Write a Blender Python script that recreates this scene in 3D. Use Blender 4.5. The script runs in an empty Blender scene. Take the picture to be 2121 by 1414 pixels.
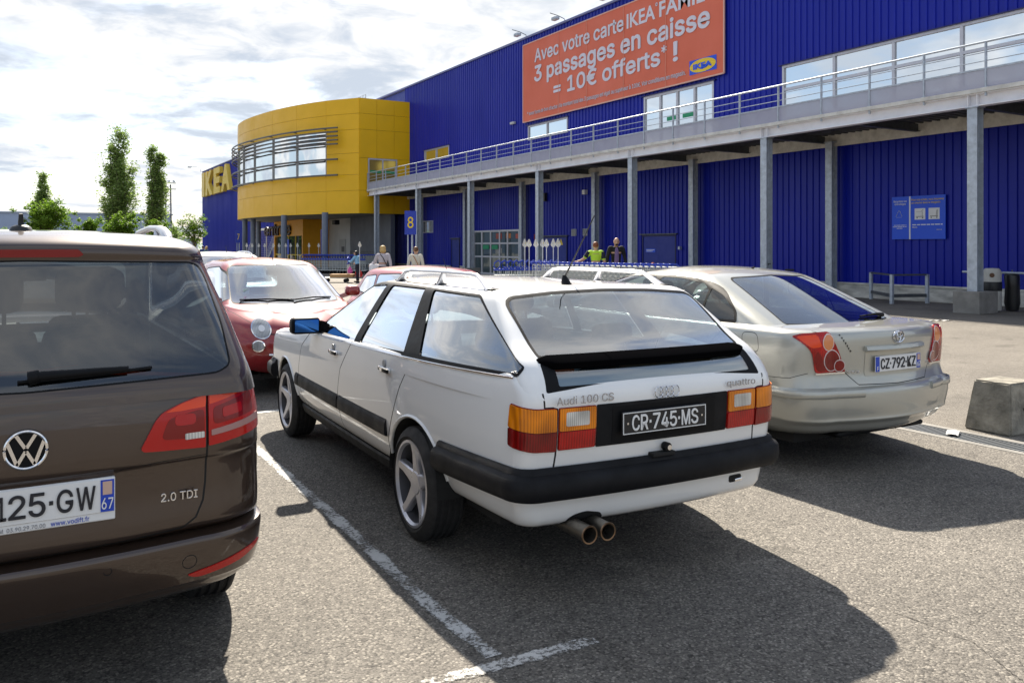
import bpy, bmesh, math, random
from mathutils import Vector, Matrix
from mathutils.bvhtree import BVHTree
R = math.radians
random.seed(7)
SC = bpy.context.scene
COL = SC.collection

# ------------------------------------------------------------------ camera
cam_d = bpy.data.cameras.new('camera')
cam_d.sensor_width = 36.0
cam_d.lens = 29.533
cam_d.shift_y = -0.09194
cam_d.clip_end = 3000
cam_d.clip_start = 0.05
cam = bpy.data.objects.new('camera', cam_d)
COL.objects.link(cam)
cam.location = (0, 0, 1.55)
cam.rotation_euler = (R(90), 0, R(-30.343))
SC.camera = cam

# ------------------------------------------------------------------ light
SUN_TRAVEL = Vector((-0.38, -1.08, -1.0)).normalized()
SUN_EL = math.asin(-SUN_TRAVEL.z)
SUN_AZ = math.atan2(-SUN_TRAVEL.x, -SUN_TRAVEL.y)
sun_d = bpy.data.lights.new('sun', 'SUN')
sun_d.energy = 5.0
sun_d.angle = R(0.8)
sun_d.color = (1.0, 0.91, 0.78)
sun = bpy.data.objects.new('sun', sun_d)
COL.objects.link(sun)
sun.rotation_euler = SUN_TRAVEL.to_track_quat('-Z', 'Y').to_euler()

SC.view_settings.view_transform = 'Standard'
SC.view_settings.look = 'None'
SC.view_settings.exposure = 1.32
SC.view_settings.gamma = 1.0
SC.view_settings.use_curve_mapping = False
SC.cycles.max_bounces = 7
SC.cycles.diffuse_bounces = 3
SC.cycles.glossy_bounces = 4
SC.cycles.transmission_bounces = 4
SC.cycles.transparent_max_bounces = 12
SC.cycles.caustics_reflective = False
SC.cycles.caustics_refractive = False
SC.cycles.use_denoising = True

world = bpy.data.worlds.new('World')
SC.world = world
world.use_nodes = True

def N(nt, t, **kw):
    n = nt.nodes.new(t)
    for k, v in kw.items():
        if k.startswith('i_'):
            n.inputs[k[2:].replace('_', ' ')].default_value = v
        else:
            setattr(n, k, v)
    return n

def ramp(nt, stops, interp='LINEAR'):
    n = nt.nodes.new('ShaderNodeValToRGB')
    cr = n.color_ramp
    cr.interpolation = interp
    while len(cr.elements) < len(stops):
        cr.elements.new(0.5)
    for e, (p, c) in zip(cr.elements, stops):
        e.position = p
        e.color = (c, c, c, 1) if isinstance(c, (int, float)) else (*c, 1)
    return n

def mixc(nt, fac, a, b, mode='MIX'):
    n = nt.nodes.new('ShaderNodeMix')
    n.data_type = 'RGBA'
    n.blend_type = mode
    for sock, v in ((n.inputs[0], fac), (n.inputs[6], a), (n.inputs[7], b)):
        if hasattr(v, 'is_output'):
            nt.links.new(v, sock)
        elif isinstance(v, (int, float)):
            sock.default_value = v if sock.type == 'VALUE' else (v, v, v, 1)
        else:
            sock.default_value = (*v, 1)
    return n.outputs[2]

def mathn(nt, op, a, b=None, c=None):
    n = nt.nodes.new('ShaderNodeMath')
    n.operation = op
    for i, v in enumerate((a, b, c)):
        if v is None:
            continue
        if hasattr(v, 'is_output'):
            nt.links.new(v, n.inputs[i])
        else:
            n.inputs[i].default_value = v
    return n.outputs[0]

def build_world():
    nt = world.node_tree
    nt.nodes.clear()
    out = N(nt, 'ShaderNodeOutputWorld')
    bg = N(nt, 'ShaderNodeBackground')
    bg.inputs['Strength'].default_value = 0.06
    nt.links.new(bg.outputs[0], out.inputs[0])
    sky = N(nt, 'ShaderNodeTexSky', sky_type='NISHITA')
    sky.sun_disc = False
    sky.sun_elevation = SUN_EL
    sky.sun_rotation = SUN_AZ
    sky.air_density = 1.0
    sky.dust_density = 1.5
    tc = N(nt, 'ShaderNodeTexCoord')
    sep = N(nt, 'ShaderNodeSeparateXYZ')
    nt.links.new(tc.outputs['Generated'], sep.inputs[0])
    zc = mathn(nt, 'ADD', mathn(nt, 'MAXIMUM', sep.outputs[2], 0.0), 0.16)
    cmb = N(nt, 'ShaderNodeCombineXYZ')
    nt.links.new(mathn(nt, 'DIVIDE', sep.outputs[0], zc), cmb.inputs[0])
    nt.links.new(mathn(nt, 'DIVIDE', sep.outputs[1], zc), cmb.inputs[1])
    mp = N(nt, 'ShaderNodeMapping')
    mp.inputs['Location'].default_value = (3.1, 1.7, 0)
    nt.links.new(cmb.outputs[0], mp.inputs[0])
    n1 = N(nt, 'ShaderNodeTexNoise', i_Scale=1.35, i_Detail=6.0, i_Roughness=0.56, i_Distortion=0.25)
    n2 = N(nt, 'ShaderNodeTexNoise', i_Scale=0.55, i_Detail=2.0, i_Roughness=0.5)
    n3 = N(nt, 'ShaderNodeTexNoise', i_Scale=4.2, i_Detail=5.0, i_Roughness=0.6, i_Distortion=0.4)
    mp2 = N(nt, 'ShaderNodeMapping')
    mp2.inputs['Location'].default_value = (13.4, -4.2, 2)
    nt.links.new(cmb.outputs[0], mp2.inputs[0])
    nt.links.new(mp.outputs[0], n1.inputs[0])
    nt.links.new(mp2.outputs[0], n2.inputs[0])
    nt.links.new(mp2.outputs[0], n3.inputs[0])
    # clear gaps between the clouds
    cover = ramp(nt, [(0.43, 0.0), (0.55, 1.0)], 'EASE')
    nt.links.new(mathn(nt, 'ADD', mathn(nt, 'MULTIPLY', n1.outputs[0], 0.72), mathn(nt, 'MULTIPLY', n3.outputs[0], 0.28)), cover.inputs[0])
    # thick clouds turn blue grey
    thick = ramp(nt, [(0.40, 0.0), (0.57, 1.0)], 'EASE')
    nt.links.new(mathn(nt, 'ADD', mathn(nt, 'MULTIPLY', n2.outputs[0], 0.45), mathn(nt, 'MULTIPLY', n3.outputs[0], 0.55)), thick.inputs[0])
    gap = mixc(nt, 0.30, sky.outputs[0], (4.4, 5.7, 8.0))
    cloud = mixc(nt, mathn(nt, 'MULTIPLY', thick.outputs[0], 0.85), (7.3, 7.3, 7.3), (3.7, 4.3, 5.2))
    col = mixc(nt, cover.outputs[0], gap, cloud)
    # haze band near the horizon
    hz = ramp(nt, [(0.0, 1.0), (0.30, 0.0)], 'EASE')
    nt.links.new(sep.outputs[2], hz.inputs[0])
    col = mixc(nt, mathn(nt, 'MULTIPLY', hz.outputs[0], 0.12), col, (5.6, 6.1, 6.8))
    nt.links.new(col, bg.inputs['Color'])
build_world()

# ------------------------------------------------------------------ materials
MATS = {}
def pmat(name, col, rough=0.5, metal=0.0, coat=0.0, spec=0.5, var=0.0, vscale=4.0, bump=0.0, bscale=60.0, coat_rough=0.03, stretch=None):
    if name in MATS:
        return MATS[name]
    m = bpy.data.materials.new(name)
    m.use_nodes = True
    nt = m.node_tree
    b = nt.nodes['Principled BSDF']
    b.inputs['Base Color'].default_value = (*col, 1)
    b.inputs['Roughness'].default_value = rough
    b.inputs['Metallic'].default_value = metal
    b.inputs['Coat Weight'].default_value = coat
    b.inputs['Coat Roughness'].default_value = coat_rough
    b.inputs['Specular IOR Level'].default_value = spec
    if var or bump:
        tc = N(nt, 'ShaderNodeTexCoord')
        src = tc.outputs['Object']
        if stretch:
            mp = N(nt, 'ShaderNodeMapping')
            mp.inputs['Scale'].default_value = stretch
            nt.links.new(src, mp.inputs[0])
            src = mp.outputs[0]
    if var:
        nz = N(nt, 'ShaderNodeTexNoise', i_Scale=vscale, i_Detail=6.0, i_Roughness=0.6)
        nt.links.new(src, nz.inputs[0])
        rp = ramp(nt, [(0.3, 1 - var), (0.7, 1 + var * 0.6)])
        nt.links.new(nz.outputs[0], rp.inputs[0])
        nt.links.new(mixc(nt, 1.0, col, rp.outputs[0], 'MULTIPLY'), b.inputs['Base Color'])
        rr = ramp(nt, [(0.3, min(1, rough * 1.25)), (0.7, rough * 0.85)])
        nt.links.new(nz.outputs[0], rr.inputs[0])
        nt.links.new(rr.outputs[0], b.inputs['Roughness'])
    if bump:
        nb = N(nt, 'ShaderNodeTexNoise', i_Scale=bscale, i_Detail=4.0)
        nt.links.new(src, nb.inputs[0])
        bp = N(nt, 'ShaderNodeBump')
        bp.inputs['Strength'].default_value = bump
        bp.inputs['Distance'].default_value = 0.01
        nt.links.new(nb.outputs[0], bp.inputs['Height'])
        nt.links.new(bp.outputs[0], b.inputs['Normal'])
    MATS[name] = m
    return m

def glass_mat(name, tint, ior=1.6, gloss=(1, 1, 1), base=0.0, gain=1.0):
    m = bpy.data.materials.new(name)
    m.use_nodes = True
    nt = m.node_tree
    nt.nodes.clear()
    out = N(nt, 'ShaderNodeOutputMaterial')
    tr = N(nt, 'ShaderNodeBsdfTransparent')
    tr.inputs[0].default_value = (*tint, 1)
    gl = N(nt, 'ShaderNodeBsdfGlossy')
    gl.inputs['Color'].default_value = (*gloss, 1)
    gl.inputs['Roughness'].default_value = 0.012
    fr = N(nt, 'ShaderNodeFresnel')
    geo = N(nt, 'ShaderNodeNewGeometry')
    nt.links.new(mathn(nt, 'MULTIPLY_ADD', geo.outputs['Backfacing'], 1.0 / ior - ior, ior), fr.inputs[0])
    mx = N(nt, 'ShaderNodeMixShader')
    nt.links.new(mathn(nt, 'MINIMUM', mathn(nt, 'MULTIPLY_ADD', fr.outputs[0], gain, base), 1.0), mx.inputs[0])
    nt.links.new(tr.outputs[0], mx.inputs[1])
    nt.links.new(gl.outputs[0], mx.inputs[2])
    nt.links.new(mx.outputs[0], out.inputs[0])
    MATS[name] = m
    return m

def asphalt_mat(name, base, dark, light, seed=0.0, coarse=1.0):
    m = bpy.data.materials.new(name)
    m.use_nodes = True
    nt = m.node_tree
    b = nt.nodes['Principled BSDF']
    tc = N(nt, 'ShaderNodeTexCoord')
    mp = N(nt, 'ShaderNodeMapping')
    mp.inputs['Location'].default_value = (seed, seed * 0.7, 0)
    nt.links.new(tc.outputs['Object'], mp.inputs[0])
    src = mp.outputs[0]
    big = N(nt, 'ShaderNodeTexNoise', i_Scale=0.55, i_Detail=4.0, i_Roughness=0.62)
    mid = N(nt, 'ShaderNodeTexNoise', i_Scale=9.0, i_Detail=2.0, i_Roughness=0.65)
    fine = N(nt, 'ShaderNodeTexNoise', i_Scale=95.0 / coarse, i_Detail=2.0, i_Roughness=0.75)
    vor = N(nt, 'ShaderNodeTexVoronoi', i_Scale=105.0 / coarse)
    vor.feature = 'F1'
    for n in (big, mid, fine, vor):
        nt.links.new(src, n.inputs['Vector'])
    sepc = N(nt, 'ShaderNodeSeparateColor')
    nt.links.new(vor.outputs['Color'], sepc.inputs[0])
    stone = ramp(nt, [(0.0, dark), (0.30, base), (0.72, base), (1.0, light)])
    nt.links.new(sepc.outputs[0], stone.inputs[0])
    # binder shows between the stones
    edge = ramp(nt, [(0.0, 1.0), (0.55, 1.0), (0.95, 0.45)])
    nt.links.new(vor.outputs['Distance'], edge.inputs[0])
    col = mixc(nt, 1.0, stone.outputs[0], edge.outputs[0], 'MULTIPLY')
    rf = ramp(nt, [(0.3, 0.80), (0.7, 1.16)])
    nt.links.new(fine.outputs[0], rf.inputs[0])
    col = mixc(nt, 1.0, col, rf.outputs[0], 'MULTIPLY')
    rb = ramp(nt, [(0.25, 0.72), (0.75, 1.18)])
    nt.links.new(big.outputs[0], rb.inputs[0])
    col = mixc(nt, 1.0, col, rb.outputs[0], 'MULTIPLY')
    rm = ramp(nt, [(0.3, 0.9), (0.7, 1.08)])
    nt.links.new(mid.outputs[0], rm.inputs[0])
    col = mixc(nt, 1.0, col, rm.outputs[0], 'MULTIPLY')
    # oil drips and old stains with their own outlines
    st = N(nt, 'ShaderNodeTexNoise', i_Scale=1.7, i_Detail=3.0, i_Roughness=0.5)
    nt.links.new(src, st.inputs['Vector'])
    rs = ramp(nt, [(0.61, 1.0), (0.68, 0.74)])
    nt.links.new(st.outputs[0], rs.inputs[0])
    col = mixc(nt, 1.0, col, rs.outputs[0], 'MULTIPLY')
    nt.links.new(col, b.inputs['Base Color'])
    b.inputs['Roughness'].default_value = 0.85
    b.inputs['Specular IOR Level'].default_value = 0.3
    bp = N(nt, 'ShaderNodeBump')
    bp.inputs['Strength'].default_value = 0.55
    bp.inputs['Distance'].default_value = 0.006
    nt.links.new(mathn(nt, 'ADD', mathn(nt, 'MULTIPLY', vor.outputs['Distance'], -0.9), fine.outputs[0]), bp.inputs['Height'])
    nt.links.new(bp.outputs[0], b.inputs['Normal'])
    MATS[name] = m
    return m

def worn_paint_mat(name, col, keep=0.5):
    m = bpy.data.materials.new(name)
    m.use_nodes = True
    nt = m.node_tree
    b = nt.nodes['Principled BSDF']
    b.inputs['Roughness'].default_value = 0.75
    out = nt.nodes['Material Output']
    tc = N(nt, 'ShaderNodeTexCoord')
    n1 = N(nt, 'ShaderNodeTexNoise', i_Scale=46.0, i_Detail=5.0, i_Roughness=0.75)
    n2 = N(nt, 'ShaderNodeTexNoise', i_Scale=3.2, i_Detail=5.0, i_Roughness=0.6)
    for n in (n1, n2):
        nt.links.new(tc.outputs['Object'], n.inputs['Vector'])
    # fade towards the strip's long edges using its own UV
    uv = N(nt, 'ShaderNodeSeparateXYZ')
    nt.links.new(tc.outputs['UV'], uv.inputs[0])
    e = mathn(nt, 'SUBTRACT', 1.0, mathn(nt, 'POWER', mathn(nt, 'ABSOLUTE', mathn(nt, 'SUBTRACT', mathn(nt, 'MULTIPLY', uv.outputs[0], 2.0), 1.0)), 4.0))
    s = mathn(nt, 'ADD', mathn(nt, 'MULTIPLY', n1.outputs[0], 0.75), mathn(nt, 'MULTIPLY', n2.outputs[0], 0.55))
    s = mathn(nt, 'ADD', s, mathn(nt, 'MULTIPLY', e, 0.22))
    rp = ramp(nt, [(0.92 - keep * 0.4, 0.0), (1.04 - keep * 0.4, 1.0)])
    nt.links.new(s, rp.inputs[0])
    rc = ramp(nt, [(0.3, tuple(c * 0.7 for c in col)), (0.7, col)])
    nt.links.new(n2.outputs[0], rc.inputs[0])
    nt.links.new(rc.outputs[0], b.inputs['Base Color'])
    tr = N(nt, 'ShaderNodeBsdfTransparent')
    mx = N(nt, 'ShaderNodeMixShader')
    nt.links.new(rp.outputs[0], mx.inputs[0])
    nt.links.new(tr.outputs[0], mx.inputs[1])
    nt.links.new(b.outputs[0], mx.inputs[2])
    nt.links.new(mx.outputs[0], out.inputs[0])
    MATS[name] = m
    return m

# ------------------------------------------------------------------ mesh tools
class MB:
    def __init__(s):
        s.v, s.f, s.m = [], [], []
    def add(s, vs, fs, mi=0):
        o = len(s.v)
        s.v += [tuple(v) for v in vs]
        s.f += [tuple(i + o for i in f) for f in fs]
        s.m += [mi] * len(fs)
        return s
    def box(s, x0, x1, y0, y1, z0, z1, mi=0):
        vs = [(x0, y0, z0), (x1, y0, z0), (x1, y1, z0), (x0, y1, z0), (x0, y0, z1), (x1, y0, z1), (x1, y1, z1), (x0, y1, z1)]
        return s.add(vs, [(3, 2, 1, 0), (4, 5, 6, 7), (0, 1, 5, 4), (1, 2, 6, 5), (2, 3, 7, 6), (3, 0, 4, 7)], mi)
    def rbox(s, x0, x1, y0, y1, z0, z1, r=0.02, mi=0, seg=2, M=None):
        bm = bmesh.new()
        bmesh.ops.create_cube(bm, size=1.0)
        for v in bm.verts:
            v.co = Vector(((x0 + x1) / 2 + v.co.x * (x1 - x0), (y0 + y1) / 2 + v.co.y * (y1 - y0), (z0 + z1) / 2 + v.co.z * (z1 - z0)))
        bmesh.ops.bevel(bm, geom=list(bm.verts) + list(bm.edges), offset=r, segments=seg, profile=0.5, affect='EDGES')
        bm.verts.index_update()
        vs = [(M @ v.co if M else v.co.copy()) for v in bm.verts]
        fs = [tuple(v.index for v in f.verts) for f in bm.faces]
        bm.free()
        return s.add(vs, fs, mi)
    def beam(s, p0, p1, w, h, up=(0, 0, 1), mi=0):
        p0, p1 = Vector(p0), Vector(p1)
        d = (p1 - p0).normalized()
        sd = d.cross(Vector(up))
        if sd.length < 1e-5:
            sd = d.cross(Vector((1, 0, 0)))
        sd.normalize()
        u = sd.cross(d)
        a, b = sd * w / 2, u * h / 2
        vs = [p0 - a - b, p0 + a - b, p0 + a + b, p0 - a + b, p1 - a - b, p1 + a - b, p1 + a + b, p1 - a + b]
        return s.add(vs, [(3, 2, 1, 0), (4, 5, 6, 7), (0, 1, 5, 4), (1, 2, 6, 5), (2, 3, 7, 6), (3, 0, 4, 7)], mi)
    def ring_pts(s, c, d, r, n, ref=None, ry=None):
        d = d.normalized()
        a = (ref or Vector((0, 0, 1))).cross(d)
        if a.length < 1e-4:
            a = Vector((1, 0, 0)).cross(d)
        a.normalize()
        b = d.cross(a)
        ry = ry or r
        return [c + a * math.cos(2 * math.pi * i / n) * r + b * math.sin(2 * math.pi * i / n) * ry for i in range(n)]
    def tube(s, pts, r, n=8, mi=0, cap=True, closed=False, ry=None):
        pts = [Vector(p) for p in pts]
        k = len(pts)
        rows = []
        for i, p in enumerate(pts):
            if closed:
                d = pts[(i + 1) % k] - pts[i - 1]
            else:
                d = pts[min(i + 1, k - 1)] - pts[max(i - 1, 0)]
            rr = r[i] if isinstance(r, (list, tuple)) else r
            yy = (ry[i] if isinstance(ry, (list, tuple)) else ry) if ry else None
            rows.append(s.ring_pts(p, d, rr, n, ry=yy))
        vs = [v for row in rows for v in row]
        fs = []
        for i in range(k if closed else k - 1):
            for j in range(n):
                a, b = i * n + j, i * n + (j + 1) % n
                c, d = ((i + 1) % k) * n + (j + 1) % n, ((i + 1) % k) * n + j
                fs.append((a, b, c, d))
        if cap and not closed:
            fs.append(tuple(reversed(range(n))))
            fs.append(tuple((k - 1) * n + j for j in range(n)))
        return s.add(vs, fs, mi)
    def cyl(s, p0, p1, r, r1=None, n=14, mi=0, cap=True):
        return s.tube([p0, p1], [r, r if r1 is None else r1], n, mi, cap)
    def lathe(s, prof, c, axis='x', n=32, mi=0, close=False):
        c = Vector(c)
        vs, fs = [], []
        k = len(prof)
        for j in range(n):
            a = 2 * math.pi * j / n
            ca, sa = math.cos(a), math.sin(a)
            for (r, h) in prof:
                if axis == 'x':
                    vs.append(c + Vector((h, r * ca, r * sa)))
                elif axis == 'y':
                    vs.append(c + Vector((r * sa, h, r * ca)))
                else:
                    vs.append(c + Vector((r * ca, r * sa, h)))
        for j in range(n):
            j2 = (j + 1) % n
            for i in range(k if close else k - 1):
                i2 = (i + 1) % k
                fs.append((j * k + i, j * k + i2, j2 * k + i2, j2 * k + i))
        return s.add(vs, fs, mi)
    def grid(s, rows, mi=0, cu=False, flip=False):
        n = len(rows[0])
        vs = [v for r in rows for v in r]
        fs = []
        for i in range(len(rows) - 1):
            for j in range(n if cu else n - 1):
                j2 = (j + 1) % n
                q = (i * n + j, i * n + j2, (i + 1) * n + j2, (i + 1) * n + j)
                fs.append(q[::-1] if flip else q)
        return s.add(vs, fs, mi)
    def prism(s, poly, fn, d0, d1, mi=0):
        """poly: 2D outline, fn(a, b, d) -> 3D"""
        n = len(poly)
        vs = [fn(a, b, d0) for a, b in poly] + [fn(a, b, d1) for a, b in poly]
        fs = [tuple(range(n)), tuple(reversed(range(n, 2 * n)))]
        for i in range(n):
            j = (i + 1) % n
            fs.append((i, i + n, j + n, j))
        return s.add(vs, fs, mi)
    def build(s, name, mats, parent=None, smooth=None, fix=False):
        me = bpy.data.meshes.new(name)
        me.from_pydata(s.v, [], s.f)
        if not isinstance(mats, (list, tuple)):
            mats = [mats]
        for m in mats:
            me.materials.append(m)
        if len(mats) > 1:
            me.polygons.foreach_set('material_index', s.m)
        if fix:
            bm = bmesh.new()
            bm.from_mesh(me)
            bmesh.ops.recalc_face_normals(bm, faces=bm.faces)
            bm.to_mesh(me)
            bm.free()
        if smooth:
            me.polygons.foreach_set('use_smooth', [True] * len(me.polygons))
            me.set_sharp_from_angle(angle=R(smooth))
        me.update()
        o = bpy.data.objects.new(name, me)
        COL.objects.link(o)
        if parent:
            o.parent = parent
        return o

def bev(o, w=0.01, seg=2):
    b = o.modifiers.new('bevel', 'BEVEL')
    b.width = w
    b.segments = seg
    b.limit_method = 'ANGLE'
    return o

def tag(o, label, cat, group=None):
    o['label'] = label
    o['category'] = cat
    if group:
        o['group'] = group
    return o

def thing(name, label, cat, loc=(0, 0, 0), rz=0.0, group=None):
    o = bpy.data.objects.new(name, None)
    o.empty_display_size = 0.2
    COL.objects.link(o)
    o.location = loc
    o.rotation_euler = (0, 0, rz)
    return tag(o, label, cat, group)

def struct(o):
    o['kind'] = 'structure'
    return o

def copy_tree(o, parent=None):
    kids = [c for c in o.children]
    c = o.copy()
    COL.objects.link(c)
    c.parent = parent
    for k in kids:
        copy_tree(k, c)
    return c

import os
LAYER = {}
FONT = None
try:
    FONT = bpy.data.fonts.load(os.path.join(bpy.utils.system_resource('DATAFILES'), 'fonts', 'Inter.woff2'))
except Exception:
    FONT = None
def text_mesh(s, extrude=0.0, bold=0.0, plain=False):
    cu = bpy.data.curves.new('t', 'FONT')
    if FONT and not plain:
        cu.font = FONT
    cu.body = s
    cu.size = 1.0
    cu.extrude = extrude
    cu.offset = bold
    cu.resolution_u = 3
    ob = bpy.data.objects.new('t', cu)
    me = bpy.data.meshes.new_from_object(ob)
    bpy.data.objects.remove(ob)
    bpy.data.curves.remove(cu)
    return me

def text_obj(name, s, mat, org, xd, yd, w=None, h=None, depth=0.004, bold=0.0, parent=None, align='l', sx=None, plain=False):
    """text on a plane: org = lower left, xd / yd unit directions; fits into w x h"""
    plain = plain or not FONT
    src = text_mesh(s, 0.5 if depth > 0 else 0.0, bold if plain else 0.0, plain)
    xs = [v.co.x for v in src.vertices]
    ys = [v.co.y for v in src.vertices]
    x0, x1, y0, y1 = min(xs), max(xs), min(ys), max(ys)
    ky = h / (y1 - y0) if h else None
    kx = w / (x1 - x0) if w else None
    if kx is None:
        kx = ky * (sx or 1)
    if ky is None:
        ky = kx / (sx or 1)
    W = (x1 - x0) * kx
    off = {'l': 0, 'c': -W / 2, 'r': -W}[align]
    xd, yd = Vector(xd), Vector(yd)
    nd = xd.cross(yd)
    org = Vector(org)
    # bold strokes: the outline thickened by slightly shifted layers, each a hair further out
    r = 0.0 if plain else (y1 - y0) * ky * bold * 0.75
    shifts = [(0, 0)]
    if r > 0:
        shifts += [(r * math.cos(math.pi * k / 4), r * math.sin(math.pi * k / 4)) for k in range(8)]
    V, F = [], []
    nv = len(src.vertices)
    for k, (da, db) in enumerate(shifts):
        for v in src.vertices:
            q = (v.co.x - x0) * kx + off + da
            p = (v.co.y - y0) * ky + db
            V.append(org + xd * q + yd * p + nd * ((v.co.z + 0.5) * depth + 0.0003 * k))
        F += [tuple(i + k * nv for i in f.vertices) for f in src.polygons]
    bpy.data.meshes.remove(src)
    me = bpy.data.meshes.new(name)
    me.from_pydata(V, [], F)
    me.materials.clear()
    me.materials.append(mat)
    o = bpy.data.objects.new(name, me)
    LAYER[o.name] = nv
    COL.objects.link(o)
    if parent:
        o.parent = parent
    return o
# ------------------------------------------------------------------ shared materials
M_asph = asphalt_mat('asphalt', (0.158, 0.145, 0.127), (0.07, 0.065, 0.058), (0.31, 0.285, 0.245), 0.0)
M_asph2 = asphalt_mat('forecourt_asphalt', (0.19, 0.172, 0.147), (0.10, 0.092, 0.08), (0.29, 0.265, 0.23), 31.0, 0.8)
M_line = worn_paint_mat('line_paint', (0.58, 0.58, 0.56), 0.38)
M_line2 = worn_paint_mat('line_paint_faded', (0.58, 0.57, 0.54), 0.34)
M_conc = pmat('concrete', (0.30, 0.285, 0.25), 0.9, var=0.35, vscale=9, bump=0.6, bscale=45)
M_conc_l = pmat('pale_concrete', (0.24, 0.23, 0.21), 0.85, var=0.25, vscale=3, bump=0.3, bscale=40)
M_blue = pmat('blue_cladding', (0.005, 0.015, 0.33), 0.36, spec=0.28, var=0.10, vscale=0.6, stretch=(1, 1, 0.3))
M_blue_flat = pmat('blue_door_paint', (0.006, 0.024, 0.26), 0.45, var=0.08)
M_signblue = pmat('sign_blue', (0.006, 0.085, 0.72), 0.4)
M_yel = pmat('yellow_panel', (0.88, 0.50, 0.003), 0.38, spec=0.4, var=0.05, vscale=0.9)
M_yel_joint = pmat('panel_joint', (0.22, 0.12, 0.01), 0.7)
M_signyel = pmat('sign_yellow', (0.85, 0.60, 0.02), 0.45)
M_galv = pmat('galvanised_steel', (0.46, 0.51, 0.57), 0.42, metal=0.35, var=0.22, vscale=7)
M_galv_d = pmat('dark_steel', (0.10, 0.11, 0.12), 0.5, metal=0.3, var=0.2, vscale=6)
M_fascia = pmat('white_grey_fascia', (0.82, 0.82, 0.85), 0.5, var=0.10, vscale=2.5)
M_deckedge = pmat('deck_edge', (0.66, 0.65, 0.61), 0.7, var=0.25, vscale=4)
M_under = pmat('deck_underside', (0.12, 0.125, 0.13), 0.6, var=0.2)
M_solar = pmat('solar_glass', (0.86, 0.88, 0.88), 0.02, metal=1.0)
M_dglass = pmat('dark_glass', (0.03, 0.045, 0.05), 0.03, spec=0.9)
M_alu = pmat('pale_aluminium', (0.58, 0.58, 0.62), 0.4, metal=0.2, var=0.06)
M_white = pmat('white_paint', (0.78, 0.78, 0.77), 0.45, var=0.05)
M_lgrey = pmat('light_grey_wall', (0.52, 0.53, 0.52), 0.6, var=0.08, vscale=1)
M_dgrey = pmat('slate_grey_wall', (0.12, 0.135, 0.165), 0.5, var=0.1, vscale=1)
M_black = pmat('black_plastic', (0.012, 0.013, 0.015), 0.45, var=0.1, vscale=20)
M_rubber = pmat('tyre_rubber', (0.018, 0.018, 0.019), 0.75, var=0.25, vscale=15)
M_green = pmat('exit_green', (0.01, 0.30, 0.13), 0.5)
M_roofgrey = pmat('roof_grey', (0.30, 0.31, 0.33), 0.7)

# ------------------------------------------------------------------ ground
def sheet(name, x0, x1, y0, y1, z, mat, uv=False):
    mb = MB()
    mb.add([(x0, y0, z), (x1, y0, z), (x1, y1, z), (x0, y1, z)], [(0, 1, 2, 3)])
    o = mb.build(name, mat)
    if uv:
        l = o.data.uv_layers.new(name='UVMap')
        for i, c in enumerate(((0, 0), (1, 0), (1, 1), (0, 1))):
            l.data[i].uv = c
    return o

struct(sheet('ground', -700, 900, -300, 1500, -0.012, M_asph))
struct(sheet('parking_lot', -60, 6.47, -30, 160, 0.0, M_asph))
struct(sheet('forecourt', 6.88, 22.24, -30, 130, 0.0, M_asph2))

def strip(name, pts_w, z, mat, label):
    """painted strip: list of (x, y, half width vector)"""
    mb = MB()
    n = len(pts_w)
    vs = []
    for (x, y, hx, hy) in pts_w:
        vs += [(x - hx, y - hy, z), (x + hx, y + hy, z)]
    mb.add(vs, [(2 * i, 2 * i + 1, 2 * i + 3, 2 * i + 2) for i in range(n - 1)])
    o = mb.build(name, mat)
    l = o.data.uv_layers.new(name='UVMap')
    k = 0
    for i in range(n - 1):
        for u in (0, 1, 1, 0):
            l.data[k].uv = (u, 0)
            k += 1
    o['kind'] = 'structure'
    return o

strip('parking_line', [(1.545, 2.78, 0.046, 0), (1.53, 3.3, 0.046, 0), (1.555, 4.4, 0.046, 0), (1.57, 6.4, 0.046, 0), (1.59, 7.9, 0.046, 0)], 0.004, M_line, '')
strip('parking_line', [(1.0, 2.735, 0, 0.035), (1.5, 2.712, 0, 0.045), (1.96, 2.695, 0, 0.05)], 0.0045, M_line2, '')
strip('parking_line', [(-3.0, 8.0, 0, 0.06), (4.3, 8.0, 0, 0.06)], 0.004, M_line, '')
strip('parking_line', [(1.60, 8.1, 0.06, 0), (1.60, 13.0, 0.06, 0)], 0.004, M_line, '')
strip('parking_line', [(4.2, 8.1, 0.06, 0), (4.2, 13.0, 0.06, 0)], 0.004, M_line, '')

def crack(pts, w0):
    rnd = random.Random(4)
    mb = MB()
    P = []
    for (a, b) in zip(pts, pts[1:]):
        for k in range(14):
            t = k / 14
            P.append((a[0] + (b[0] - a[0]) * t + rnd.uniform(-1, 1) * 0.006, a[1] + (b[1] - a[1]) * t + rnd.uniform(-1, 1) * 0.006))
    vs = []
    for i, (x, y) in enumerate(P):
        w = w0 * rnd.uniform(0.3, 1.2)
        vs += [(x - w, y, 0.003), (x + w, y + w * 0.4, 0.003)]
    mb.add(vs, [(2 * i, 2 * i + 1, 2 * i + 3, 2 * i + 2) for i in range(len(P) - 1)])
    struct(mb.build('asphalt_crack', pmat('crack_dark', (0.035, 0.032, 0.028), 0.95)))
crack([(3.10, 2.75), (3.216, 2.17), (3.228, 1.93), (3.166, 1.81), (3.05, 1.6)], 0.0018)

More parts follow.
